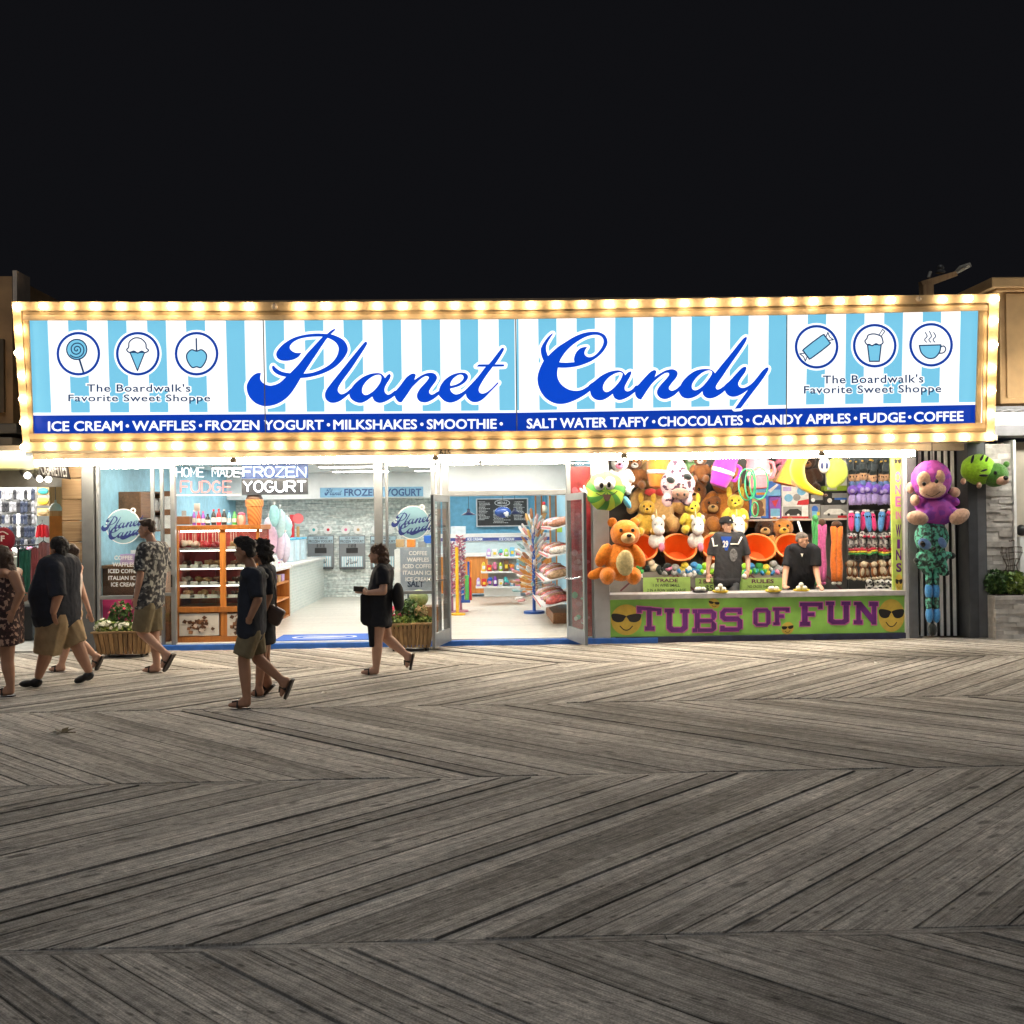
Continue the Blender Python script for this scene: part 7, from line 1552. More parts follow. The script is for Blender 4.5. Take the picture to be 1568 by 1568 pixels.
def hand_mesh(mb, w, d, out, s=1.0, curl=.5):    # wrist, direction of the fingers, direction of the thumb side
    d = Vector(d).normalized(); out = (Vector(out) - d * Vector(out).dot(d)).normalized(); nrm = d.cross(out)
    rot = Matrix((out, d, nrm)).transposed()
    mb.ell(w + d * .05 * s, (.040 * s, .052 * s, .018 * s), rot, 10, 7)
    for i, (o, L) in enumerate(((.030, .070), (.010, .080), (-.010, .074), (-.030, .058))):
        b = w + d * .088 * s + out * o * s; m_ = b + (d * .55 + nrm * .25 * curl) * L * s; e = m_ + (d * (.5 - .3 * curl) + nrm * .5 * curl) * L * s
        cone(mb, b, .0095 * s, m_, .009 * s, n=7); cone(mb, m_, .009 * s, e, .0075 * s, n=7)
    b = w + d * .03 * s + out * .034 * s; cone(mb, b, .012 * s, b + (d * .03 + out * .024) * s, .010 * s, n=7); cone(mb, b + (d * .03 + out * .024) * s, .010 * s, b + (d * .062 + out * .026) * s, .008 * s, n=7)
HAIR = {"black": M("hair_black", (.014, .011, .010), .55, var=.4, scale=40, bump=1.0), "brown": M("hair_brown", (.065, .034, .02), .5, var=.4, scale=40, bump=1.0), "grey": M("hair_greying", (.12, .10, .085), .6, var=.4, scale=40, bump=1.0), "auburn": M("hair_auburn", (.10, .05, .028), .5, var=.45, scale=40, bump=1.0)}
SKIN = {"fair": M("skin_fair", (.52, .30, .21), .55, var=.08), "tan": M("skin_tan", (.40, .21, .13), .55, var=.08), "warm": M("skin_warm", (.46, .25, .165), .55, var=.08)}
def conv(ox, oy, s_): return lambda x, y: (ox + x / s_, oy + y / s_)
class Person:
    def __init__(s, label, foot, face, skin, Y=None, build=1.0, z0=0.0):
        s.Y = G(*foot, z0).y if Y is None else Y; s.f, s.l, s.u = basis(face); s.b = build; s.skin = SKIN[skin]
        g = P(foot[0], foot[1], s.Y); s.t = thing("person", label, "person", Vector((g.x, s.Y, z0))); s.m = MB(); s.k = sc(s.Y)
    def J(s, p, lat=0.0, fw=0.0): return P(p[0], p[1], s.Y + s.l.y * lat + fw)
    def limb(s, pts, rs, mb=None, fa=False, fb=False):
        mb = mb or s.m
        for i in range(len(pts) - 1): cone(mb, pts[i], rs[i], pts[i + 1], rs[i + 1], fa and i == 0, fb and i == len(pts) - 2)
    def torso(s, sh, hp, w=.155, dp=.10, belly=0.0, mb=None, grow=0.0, hem=None, ws=None):
        mb = mb or s.m; l = s.l; b = s.b; ws = ws or w
        for q in (-1, -.7, -.35, 0, .35, .7, 1):
            a = sh + l * (ws - .045) * q * b - s.u * .05; e = hp + l * (w - .06) * q * b
            rr = dp * b * (1 - .16 * q * q) + grow
            mid_ = a.lerp(e, .55) + s.f * belly * .5
            cone(mb, a, rr * .9, mid_, rr * (1 + belly * 1.5)); cone(mb, mid_, rr * (1 + belly * 1.5), e, rr * 1.04)
            if hem is not None:
                h_ = Vector((e.x, e.y, 0)); h_.z = hem; cone(mb, e + s.f * belly * .3, rr * 1.04, h_ + s.f * belly * .3, rr * 1.1, False, True)
        cone(mb, sh + l * (ws + .015) * b - s.u * .01, .058 * b + grow, sh - l * (ws + .015) * b - s.u * .01, .058 * b + grow)
    def part(s, nm, mb, m, fz=.012, it=3, **k):
        o = obj(nm, fuse(mb, fz, 9 if nm in ("shirt", "tee", "dress", "jersey", "polo_shirt", "top") else it) if fz else mb, m, s.t, smooth=True, **k)
        if nm not in ("body", "hood"):                       # creases in the cloth
            me = o.data; n_ = [v.normal.copy() for v in me.vertices]
            for v, nn in zip(me.vertices, n_):
                a = v.co + Vector((s.Y * 3, 1, 2)); w_ = noise.noise(Vector((a.x * 9, a.y * 9, a.z * 4))) + .6 * noise.noise(Vector((a.x * 20 + a.z * 12, a.y * 20, a.z * 14 - a.x * 6)))
                v.co += nn * (.010 * w_)
        return o
    def head(s, c, face=None, pitch=0.0, sc_=1.0, eyes=True):
        f = face or s.f; at_, rot = head_mesh(s.m, c, f, sc_, pitch); s.at = at_; s.rot = rot
        if eyes:
            for y in (-1, 1):
                q = MB(); q.ell(at_(.083, y * .031, .004), (.008, .012, .006), rot, 8, 6); obj("eye", q, EYE, s.t, smooth=True)
            q = MB()
            for y in (-1, 1): cone(q, at_(.091, y * .018, .028), .004, at_(.082, y * .05, .028), .003, n=6)
            obj("eyebrow", q, HAIR["black"], s.t, smooth=True)
    def hairblob(s, els, m, nz=.14, fz=.011, sc_=16):
        q = MB()
        for x, y, z, a, b, c in els: q.ell(s.at(x, y, z), (a, b, c), s.rot, 14, 10)
        q = fuse(q, fz, 2)
        cen = s.at(0, 0, .02)
        for i, v in enumerate(q.v):
            d = v - cen; q.v[i] = cen + d * (1 + nz * noise.noise(v * sc_) + nz * .5 * noise.noise(v * sc_ * 2.7))
        return obj("hair", q, m, s.t, smooth=True)
    def shoe(s, heel, toe, m, lat=0.0, w=.042, sole=True, nm="shoe"):
        a = s.J(heel, lat); b = s.J(toe, lat); d = (b - a).normalized(); side = s.l; up = side.cross(d); up = -up if up.z < 0 and abs(up.z) > .2 else up
        q = MB(); rot = Matrix((d, side, d.cross(side))).transposed(); L = (b - a).length
        q.ell(a + d * L * .25 , (L * .30, w * .9, w * .95), rot, 12, 8); q.ell(a + d * L * .68, (L * .36, w * 1.05, w * .75), rot, 12, 8)
        obj(nm, fuse(q, .01, 2), m, s.t, smooth=True)
    def bare(s, ank, heel, toe, lat=0.0):
        k_, a, b = s.J(ank, lat), s.J(heel, lat), s.J(toe, lat)
        d = b - a
        cone(s.m, k_, .042, a + d * .15, .040); cone(s.m, k_, .040, a + d * .55, .036); cone(s.m, a + d * .12, .036, a + d * .62, .040); cone(s.m, a + d * .6, .040, b, .022)
    def flip(s, heel, toe, m, lat=0.0, off=-.042):
        a = s.J(heel, lat); b = s.J(toe, lat); d = (b - a).normalized(); nrm = d.cross(s.l).normalized()
        if abs(d.z) < .5 and nrm.z < 0: nrm = -nrm
        if abs(d.z) >= .5 and nrm.dot(s.f) < 0: nrm = -nrm
        q = MB(); pts = [(-.04, .5), (.0, .9), (.1, .95), (.3, .8), (.5, .9), (.75, 1.05), (.95, .8), (1.06, .35)]; L = (b - a).length
        top = [a + d * L * t + s.l * .044 * w_ + nrm * off for t, w_ in pts] + [a + d * L * t - s.l * .044 * w_ + nrm * off for t, w_ in reversed(pts)]
        n = len(top); q.add(top + [v - nrm * .026 for v in top], [tuple(range(n)), tuple(reversed(range(n, 2 * n)))] + [(i, n + i, n + (i + 1) % n, (i + 1) % n) for i in range(n)])
        m1 = a + d * L * .55; 
        for y in (-1, 1): q.tube([m1 + s.l * .042 * y + nrm * (off + .01), m1 + s.l * .02 * y + nrm * .036, a + d * L * .82 + nrm * .022], .014, 6)
        obj("sandal", q, m, s.t, smooth='auto')
    def done(s): return s.part("body", s.m, s.skin, .0085, 2)
blk = cloth("black", (.016, .017, .022)); navy = cloth("charcoal_navy", (.026, .030, .042)); kh = cloth("khaki", (.36, .265, .155)); olv = cloth("olive_khaki", (.20, .165, .10)); leath = M("dark_leather", (.03, .02, .015), .45)
# --- man in dark shirt and cargo shorts, walking left
v = conv(320, 800, 4.612)
p = Person("man in dark shirt and khaki shorts striding left in front of the mat", v(230, 1303), (-1, .12), "tan")
sh, hp = p.J(v(312, 352)), p.J(v(300, 770))
p.head(p.J(v(252, 205)), (-1, .1)); cone(p.m, p.J(v(285, 280)), .052, sh, .06)
p.torso(sh, hp, .165, .105)
kf, af = p.J(v(246, 965), .09), p.J(v(268, 1243), .08); kb, ab = p.J(v(345, 962), -.09), p.J(v(508, 1108), -.09)
p.limb([p.J(v(292, 790), .085), kf, kf.lerp(af, .35), af], [.088, .062, .06, .040]); p.limb([p.J(v(308, 790), -.085), kb, kb.lerp(ab, .35), ab], [.088, .062, .058, .040])
p.bare(v(268, 1240), v(288, 1277), v(150, 1290), .08); p.bare(v(508, 1108), v(552, 1102), v(512, 1215), -.09)
p.flip(v(292, 1277), v(140, 1287), leath, .08); p.flip(v(556, 1095), v(505, 1225), leath, -.09)
el, wr = p.J(v(345, 545), .24), p.J(v(292, 668), .22); p.limb([p.J(v(322, 375), .2), el, wr], [.055, .045, .032]); hand_mesh(p.m, wr, p.J(v(270, 720), .2) - wr, p.f)
el2, wr2 = p.J(v(330, 545), -.24), p.J(v(255, 640), -.24); p.limb([p.J(v(318, 375), -.2), el2, wr2], [.055, .045, .032]); hand_mesh(p.m, wr2, p.J(v(225, 680), -.24) - wr2, p.f)
q = MB(); p.torso(sh, hp, .172, .112, 0, q, .014, p.J(v(300, 778)).z); p.limb([p.J(v(322, 375), .205), p.J(v(343, 530), .25)], [.078, .072], q, False, True); p.limb([p.J(v(318, 375), -.205), p.J(v(330, 530), -.25)], [.078, .072], q, False, True); p.part("shirt", q, navy)
q = MB()
for y in (-1, 1): cone(q, sh + p.u * .035 + p.l * .07 * y, .03, sh - p.f * .10 - p.u * .045 + p.l * .11 * y, .028)
p.part("hood", q, cloth("grey_print", (.22, .22, .20), .6, 30), .01)
q = MB(); cone(q, hp + p.l * .07, .125, hp - p.l * .07, .125); p.limb([p.J(v(288, 790), .09), p.J(v(240, 940), .095)], [.118, .108], q, False, True); p.limb([p.J(v(312, 790), -.09), p.J(v(335, 930), -.095)], [.118, .105], q, False, True); p.part("shorts", q, olv)
p.hairblob([(-.02, 0, .055, .105, .088, .085), (-.06, 0, .0, .06, .08, .07), (.06, 0, .10, .05, .06, .035), (.02, 0, .12, .07, .06, .03)], HAIR["black"], .22); p.done()
# --- woman behind him with brown bag
p = Person("woman in dark clothes with brown shoulder bag, half hidden by the man in khaki shorts", v(365, 1222), (-1, .1), "tan")
sh, hp = p.J(v(398, 330)), p.J(v(385, 720))
p.head(p.J(v(352, 208)), (-1, .1)); cone(p.m, p.J(v(372, 270)), .046, sh, .054); p.torso(sh, hp, .14, .095)
kf, af = p.J(v(372, 950), .07), p.J(v(352, 1165), .07); kb, ab = p.J(v(395, 950), -.07), p.J(v(412, 1110), -.07)
p.limb([p.J(v(378, 760), .07), kf, kf.lerp(af, .35), af], [.082, .056, .055, .036]); p.limb([p.J(v(392, 760), -.07), kb, kb.lerp(ab, .35), ab], [.082, .056, .052, .036])
p.bare(v(352, 1165), v(375, 1200), v(305, 1208), .07); p.bare(v(412, 1110), v(432, 1125), v(370, 1195), -.07); p.flip(v(385, 1200), v(300, 1206), leath, .07); p.flip(v(436, 1122), v(362, 1195), leath, -.07)
el, wr = p.J(v(425, 520), .2), p.J(v(385, 640), .2); p.limb([p.J(v(405, 360), .17), el, wr], [.048, .04, .028]); hand_mesh(p.m, wr, p.J(v(370, 690), .2) - wr, p.f, .92)
q = MB(); p.torso(sh, hp, .15, .105, 0, q, .012, p.J(v(385, 858)).z); p.limb([p.J(v(405, 360), .175), p.J(v(425, 510), .205)], [.066, .06], q, False, True); p.part("dress", q, blk)
p.hairblob([(-.03, 0, .04, .11, .10, .10), (-.075, 0, -.03, .07, .095, .10), (-.08, 0, -.09, .05, .08, .06)], HAIR["black"], .3, .012, 22)
q = MB(); a = p.J(v(462, 655), .1); q.cbox(a, (.19, .10, .19), 0, 0, 0, .5); obj("bag", q, M("bag_brown", (.085, .055, .045), .5), p.t, bevel=.03)
q = MB(); q.tube([p.J(v(440, 345), .12), p.J(v(468, 470), .16), p.J(v(475, 600), .12)], .009, 6); obj("bag_strap", q, M("bag_brown"), p.t, smooth=True); p.done()
# --- woman in black tee looking at a phone
p = Person("woman in black tee with long hair walking left and holding a phone", v(1140, 1072), (-1, .1), "fair")
sh, hp = p.J(v(1232, 325)), p.J(v(1212, 640))
p.head(p.J(v(1188, 225)), (-1, .05), -.12, .98); cone(p.m, p.J(v(1212, 280)), .046, sh, .055); p.torso(sh, hp, .15, .12, .06)
kf, af = p.J(v(1190, 835), .08), p.J(v(1180, 1030), .07); kb, ab = p.J(v(1255, 815), -.08), p.J(v(1388, 930), -.08)
p.limb([p.J(v(1195, 690), .08), kf, kf.lerp(af, .35), af], [.10, .066, .066, .040]); p.limb([p.J(v(1225, 690), -.08), kb, kb.lerp(ab, .35), ab], [.10, .066, .064, .040])
p.bare(v(1180, 1028), v(1195, 1050), v(1085, 1058), .07); p.bare(v(1388, 930), v(1412, 925), v(1398, 1015), -.08); p.flip(v(1200, 1052), v(1075, 1058), leath, .07); p.flip(v(1415, 918), v(1393, 1028), leath, -.08)
el, wr = p.J(v(1232, 488), .25), p.J(v(1125, 497), .26); p.limb([p.J(v(1228, 360), .18), el, wr], [.058, .046, .031]); hand_mesh(p.m, wr, p.J(v(1085, 488), .18) - wr, p.u, .95, .9)
el2, wr2 = p.J(v(1180, 480), -.2), p.J(v(1110, 490), -.06); p.limb([p.J(v(1225, 360), -.18), el2, wr2], [.055, .044, .030]); hand_mesh(p.m, wr2, p.J(v(1075, 485), -.04) - wr2, p.u, .95, .9)
q = MB(); p.torso(sh, hp, .16, .13, .06, q, .014, p.J(v(1200, 728)).z); p.limb([p.J(v(1228, 360), .185), p.J(v(1236, 440), .225)], [.085, .082], q, False, True); p.limb([p.J(v(1225, 360), -.185), p.J(v(1190, 440), -.215)], [.082, .08], q, False, True); p.part("tee", q, blk)
q = MB(); p.limb([p.J(v(1195, 690), .085), p.J(v(1190, 735), .09)], [.115, .11], q, False, True); p.limb([p.J(v(1225, 690), -.085), p.J(v(1240, 745), -.09)], [.115, .105], q, False, True); p.part("shorts", q, blk)
p.hairblob([(-.02, 0, .045, .105, .09, .09), (-.07, 0, -.02, .07, .09, .11), (-.105, 0, -.14, .055, .085, .12), (-.13, 0, -.27, .055, .085, .12), (-.15, 0, -.39, .05, .07, .12), (-.165, 0, -.50, .035, .05, .09)], HAIR["auburn"], .26, .011, 24); p.done()
fn_ = p
q = MB(); a = p.J(v(1058, 470), .14); q.cbox(a, (.13, .012, .072), .0, 0, .5, .1); single("phone", q, BLK, "black phone held out by the woman in the black tee", "phone", bevel=.006)
q = MB(); c1 = p.J(v(1105, 540), .16)
for i in range(9):
    t_ = i / 8; cone(q, p.J(v(1085 + 60 * t_, 520), .17), .03, p.J(v(1088 + 62 * t_, 690 + 20 * math.sin(t_ * 5)), .17), .035, n=8)
cone(q, p.J(v(1132, 690), .17), .03, p.J(v(1142, 870), .17), .02); cone(q, p.J(v(1150, 690), .17), .03, p.J(v(1158, 872), .17), .02)
q = fuse(q, .012, 2); single("jacket", q, cloth("jacket_black", (.012, .012, .014)), "black jacket draped over the forearm of the phone holding woman", "jacket", smooth=True)
q = MB(); q.ell(p.J(v(1335, 520), .0), (.075, .13, .17), None, 14, 10); q.ell(p.J(v(1340, 560), .0), (.07, .12, .12), None, 12, 8); q = fuse(q, .014, 3); b_ = single("backpack", q, cloth("bag_black", (.02, .02, .022)), "small black backpack on the back of the woman with the phone", "backpack", smooth=True)
# --- man in patterned shirt
v = conv(0, 660, 3.564)
p = Person("man in dark patterned short sleeved shirt and khaki shorts walking by the left window", v(830, 1325), (-.93, .37), "fair")
sh, hp = p.J(v(838, 628)), p.J(v(812, 935))
p.head(p.J(v(800, 535)), (-1, .15)); cone(p.m, p.J(v(818, 580)), .054, sh, .062); p.torso(sh, hp, .165, .11)
kf, af = p.J(v(842, 1118), -.07), p.J(v(856, 1272), -.07); kb, ab = p.J(v(772, 1095), .07), p.J(v(893, 1205), .07)
p.limb([p.J(v(828, 950), -.08), kf, kf.lerp(af, .35), af], [.09, .064, .062, .042]); p.limb([p.J(v(795, 950), .08), kb, kb.lerp(ab, .35), ab], [.09, .064, .062, .042])
p.bare(v(856, 1270), v(872, 1297), v(785, 1305), -.07); p.bare(v(893, 1205), v(925, 1212), v(885, 1285), .07); p.flip(v(876, 1297), v(777, 1303), leath, -.07); p.flip(v(930, 1205), v(880, 1295), leath, .07)
el, wr = p.J(v(765, 800), .24), p.J(v(745, 905), .22); p.limb([p.J(v(778, 660), .2), el, wr], [.056, .046, .032]); hand_mesh(p.m, wr, p.J(v(735, 960), .2) - wr, p.f, .95)
el2, wr2 = p.J(v(895, 800), -.22), p.J(v(885, 895), -.22); p.limb([p.J(v(892, 660), -.2), el2, wr2], [.056, .046, .032]); hand_mesh(p.m, wr2, p.J(v(880, 940), -.2) - wr2, p.f, .95)
pat = spots("shirt_floral", (.035, .035, .04), (.42, .42, .38), 21, .56, (.10, .10, .10))
q = MB(); p.torso(sh, hp, .172, .118, 0, q, .016, p.J(v(815, 925)).z - .02); p.limb([p.J(v(778, 660), .205), p.J(v(766, 765), .25)], [.085, .088], q, False, True); p.limb([p.J(v(892, 660), -.205), p.J(v(900, 765), -.24)], [.085, .088], q, False, True); p.part("shirt", q, pat)
q = MB(); cone(q, hp + p.l * .07, .13, hp - p.l * .07, .13); p.limb([p.J(v(795, 955), .085), p.J(v(768, 1090), .075)], [.125, .112], q, False, True); p.limb([p.J(v(830, 955), -.085), p.J(v(843, 1092), -.075)], [.122, .108], q, False, True); p.part("shorts", q, olv)
p.hairblob([(-.025, 0, .06, .10, .085, .07), (-.07, 0, .01, .05, .075, .06), (.02, 0, .095, .075, .06, .03)], HAIR["brown"], .16); p.done()
# --- big man in dark tee
p = Person("heavy man in dark tee and long khaki shorts striding left by the souvenir shop", v(190, 1392), (-.96, .28), "warm", build=1.0)
sh, hp = p.J(v(325, 718)), p.J(v(318, 1010))
p.head(p.J(v(318, 640)), (-.9, .45), 0, 1.0); cone(p.m, p.J(v(330, 690)), .068, sh, .075); p.torso(sh, hp, .20, .165, .12)
kf, af = p.J(v(258, 1195), .1), p.J(v(212, 1335), .1); kb, ab = p.J(v(420, 1165), -.1), p.J(v(482, 1305), -.1)
p.limb([p.J(v(290, 1020), .1), kf, kf.lerp(af, .35), af], [.12, .078, .076, .048]); p.limb([p.J(v(350, 1020), -.1), kb, kb.lerp(ab, .35), ab], [.12, .078, .076, .048])
p.shoe(v(225, 1370), v(112, 1380), BLK, .1, .062); p.shoe(v(505, 1325), v(412, 1368), BLK, -.1, .062)
el, wr = p.J(v(318, 890), .30), p.J(v(292, 985), .30); p.limb([p.J(v(300, 760), .24), el, wr], [.075, .06, .040]); hand_mesh(p.m, wr, p.J(v(300, 1060), .28) - wr, p.f)
el2, wr2 = p.J(v(225, 885), -.26), p.J(v(178, 898), -.26); p.limb([p.J(v(300, 760), -.24), el2, wr2], [.07, .055, .038]); hand_mesh(p.m, wr2, p.J(v(140, 912), -.26) - wr2, p.u)
q = MB(); p.torso(sh, hp, .21, .172, .12, q, .018, p.J(v(318, 1000)).z); p.limb([p.J(v(300, 760), .245), p.J(v(316, 905), .305)], [.105, .098], q, False, True); p.limb([p.J(v(300, 760), -.245), p.J(v(245, 880), -.28)], [.10, .09], q, False, True); p.part("tee", q, navy)
q = MB(); cone(q, hp + p.l * .09 + p.f * .03, .19, hp - p.l * .09 + p.f * .03, .19); p.limb([p.J(v(290, 1030), .11), p.J(v(258, 1215), .11)], [.18, .155], q, False, True); p.limb([p.J(v(345, 1030), -.11), p.J(v(415, 1165), -.11)], [.175, .14], q, False, True); p.part("shorts", q, kh)
p.hairblob([(-.02, 0, .045, .11, .098, .09), (-.065, 0, .0, .07, .09, .085), (-.07, 0, -.06, .05, .075, .06)], HAIR["black"], .16); p.done()
# --- woman in white top behind him
p = Person("woman in white sleeveless top mostly hidden behind the heavy man", v(310, 1312), (-1, .1), "fair")
sh, hp = p.J(v(400, 745)), p.J(v(385, 1000))
p.head(p.J(v(378, 672)), (-1, .1)); cone(p.m, p.J(v(390, 715)), .046, sh, .05); p.torso(sh, hp, .135, .095)
kf, af = p.J(v(365, 1160), .07), p.J(v(335, 1275), .07); kb, ab = p.J(v(430, 1140), -.07), p.J(v(518, 1225), -.07)
p.limb([p.J(v(378, 1020), .07), kf, kf.lerp(af, .4), af], [.085, .056, .054, .036]); p.limb([p.J(v(395, 1020), -.07), kb, kb.lerp(ab, .4), ab], [.085, .056, .054, .036])
p.bare(v(335, 1272), v(352, 1295), v(275, 1300), .07); p.bare(v(518, 1225), v(540, 1222), v(510, 1285), -.07); p.flip(v(355, 1295), v(268, 1299), leath, .07); p.flip(v(545, 1215), v(505, 1292), leath, -.07)
el, wr = p.J(v(452, 880), -.1), p.J(v(488, 985), -.06); p.limb([p.J(v(418, 775), -.12), el, wr], [.046, .04, .028]); hand_mesh(p.m, wr, p.J(v(498, 1030), -.06) - wr, p.f, .9)
q = MB(); p.torso(sh - p.u * .05, hp, .14, .10, 0, q, .010, hp.z - .08, .11); p.part("top", q, cloth("white", (.66, .58, .52)))
q = MB(); cone(q, hp + p.l * .06, .12, hp - p.l * .06, .12); p.limb([p.J(v(378, 1020), .075), p.J(v(368, 1130), .075)], [.112, .105], q, False, True); p.limb([p.J(v(395, 1020), -.075), p.J(v(425, 1120), -.075)], [.112, .1], q, False, True); p.part("shorts", q, kh)
p.hairblob([(-.03, 0, .04, .10, .09, .09), (-.085, 0, .05, .05, .05, .05), (-.08, 0, -.03, .04, .06, .05)], HAIR["brown"], .18); p.done()
# --- woman at the left edge in a flowered dress
p = Person("woman with long brown hair and dark flowered dress at the left edge", v(45, 1445), (-1, .1), "tan")
sh, hp = p.J(v(52, 770)), p.J(v(30, 1040))
p.head(p.J(v(-8, 690)), (-1, .1)); cone(p.m, p.J(v(15, 735)), .046, sh, .056); p.torso(sh, hp, .15, .11, .03)
kf, af = p.J(v(40, 1255), .07), p.J(v(58, 1390), .07); kb, ab = p.J(v(-40, 1240), -.07), p.J(v(-110, 1380), -.07)
p.limb([p.J(v(40, 1070), .08), kf, kf.lerp(af, .35), af], [.10, .068, .066, .042]); p.limb([p.J(v(10, 1070), -.08), kb, kb.lerp(ab, .35), ab], [.10, .068, .064, .042])
p.bare(v(58, 1390), v(72, 1420), v(-20, 1430), .07); p.bare(v(-110, 1380), v(-95, 1410), v(-190, 1420), -.07); p.flip(v(76, 1420), v(-28, 1428), leath, .07)
el, wr = p.J(v(112, 880), .2), p.J(v(75, 975), .2); p.limb([p.J(v(75, 790), .17), el, wr], [.062, .05, .033]); hand_mesh(p.m, wr, p.J(v(50, 1030), .2) - wr, p.f)
flo = spots("dress_floral", (.030, .014, .014), (.40, .26, .20), 24, .58, (.06, .025, .025))
q = MB(); p.torso(sh - p.u * .06, hp, .185, .14, .03, q, .012, p.J(v(40, 1165)).z, .12); cone(q, p.J(v(40, 1060), .08), .14, p.J(v(42, 1165), .075), .125, False, True)
for y in (-1, 1): cone(q, sh + p.l * .1 * y - p.u * .05 + p.f * .05, .03, sh + p.l * .09 * y + p.u * .03, .02)
p.part("dress", q, flo)
p.hairblob([(-.03, 0, .04, .105, .092, .09), (-.085, 0, -.03, .075, .095, .12), (-.125, 0, -.16, .06, .09, .13), (-.14, 0, -.27, .045, .075, .1)], HAIR["brown"], .16); p.done()
# --- booth worker in cap
v = conv(1060, 680, 6.533)
p = Person("man in black cap and dark jersey standing behind the game counter", (1118, 940), (.12, -1), "fair", Y=.85, z0=.02)
D = lambda x, y, dy=0.0: P(*v(x, y), p.Y + dy)
sh, hp = D(365, 915), D(348, 1375)
p.head(D(345, 815), (.45, -1), -.05, .94); cone(p.m, D(352, 862), .052, sh, .06); p.torso(sh, hp, .16, .105, .03)
for s_ in (-1, 1):
    k_ = Vector((hp.x + s_ * .09, p.Y, .5)); a_ = Vector((hp.x + s_ * .10, p.Y, .10)); p.limb([Vector((hp.x + s_ * .085, p.Y, hp.z - .05)), k_, a_], [.09, .065, .045])
    q = MB(); q.ell(a_ + Vector((0, -.05, -.035)), (.045, .13, .045), None, 12, 8); obj("shoe", q, BLK, p.t, smooth=True)
el, wr = D(165, 1170, .02), D(158, 1290, -.03); p.limb([D(222, 960), el, wr], [.054, .044, .031]); hand_mesh(p.m, wr, D(160, 1350, -.05) - wr, (1, -.4, 0), .95)
el, wr = D(555, 1165, .03), D(560, 1270, -.06); p.limb([D(505, 960), el, wr], [.054, .044, .031]); hand_mesh(p.m, wr, D(545, 1320, -.1) - wr, (-1, -.4, 0), .95, .8)
q = MB(); p.torso(sh, hp, .168, .112, .03, q, .014, D(345, 1352).z); p.limb([D(222, 955), D(190, 1115, .01)], [.075, .082], q, False, True); p.limb([D(505, 955), D(540, 1110, .01)], [.075, .082], q, False, True); p.part("jersey", q, cloth("jersey", (.035, .036, .042)))
q = MB(); q.poly([spline([(285, 925, 1), (395, 925, 1), (352, 1065, 1), (330, 1065, 1)], 3)], lambda x, y: D(x, y, -.142)); obj("blue_undershirt", q, cloth("blue_tee", (.02, .07, .36)), p.t)
q = MB(); text_box(q, "29", 305, 360, 965, 1035, lambda x, y: D(x, y, -.146), 0, .04); obj("shirt_print", q, CARD, p.t)
q = MB(); q.poly([circ(412, 1110, 40, 16, 65)], lambda x, y: D(x, y, -.155), mi=0); obj("jersey_print", q, cloth("print_grey", (.14, .14, .15), .6, 30), p.t)
q = MB(); q.tube([D(200, 940, -.10), D(215, 1020, -.12), D(255, 1015, -.13)], .012, 6); q.tube([D(495, 930, -.1), D(460, 1000, -.13), D(385, 1000, -.14)], .012, 6); obj("white_trim", q, CARD, p.t, smooth=True)
q = MB(); cone(q, hp + Vector((.07, 0, 0)), .125, hp - Vector((.07, 0, 0)), .125)
for s_ in (-1, 1): cone(q, Vector((hp.x + s_ * .09, p.Y, hp.z - .03)), .115, Vector((hp.x + s_ * .095, p.Y, .5)), .11, False, True)
p.part("shorts", q, cloth("grey_shorts", (.12, .125, .14)))
q = MB(); q.lathe([(.108, -.005), (.109, .04), (.09, .085), (.04, .108), (0, .112)], p.at(-.012, 0, .045), p.rot, 20); q.add([p.at(.07, -.075, .042), p.at(.15, -.055, .03), p.at(.175, 0, .03), p.at(.15, .055, .03), p.at(.07, .075, .042), p.at(.07, -.075, .054), p.at(.15, -.055, .04), p.at(.175, 0, .042), p.at(.15, .055, .04), p.at(.07, .075, .054)], [(0, 1, 2, 3, 4), (9, 8, 7, 6, 5), (0, 5, 6, 1), (1, 6, 7, 2), (2, 7, 8, 3), (3, 8, 9, 4), (4, 9, 5, 0)]); obj("cap", q, cloth("cap_black", (.014, .014, .016)), p.t, smooth='auto')
q = MB(); q.ell(p.at(.098, .0, .085), .012, None, 8, 6); obj("cap_badge", q, CARD, p.t, smooth=True)
p.hairblob([(-.03, 0, .02, .09, .083, .07)], HAIR["brown"], .05)
p.done()
q = MB(); q.ell(D(520, 1322, -.17), .04, None, 12, 8); single("white_ball", q, M("ball_white"), "white ball held in the hand of the man in the cap", "ball", smooth=True)
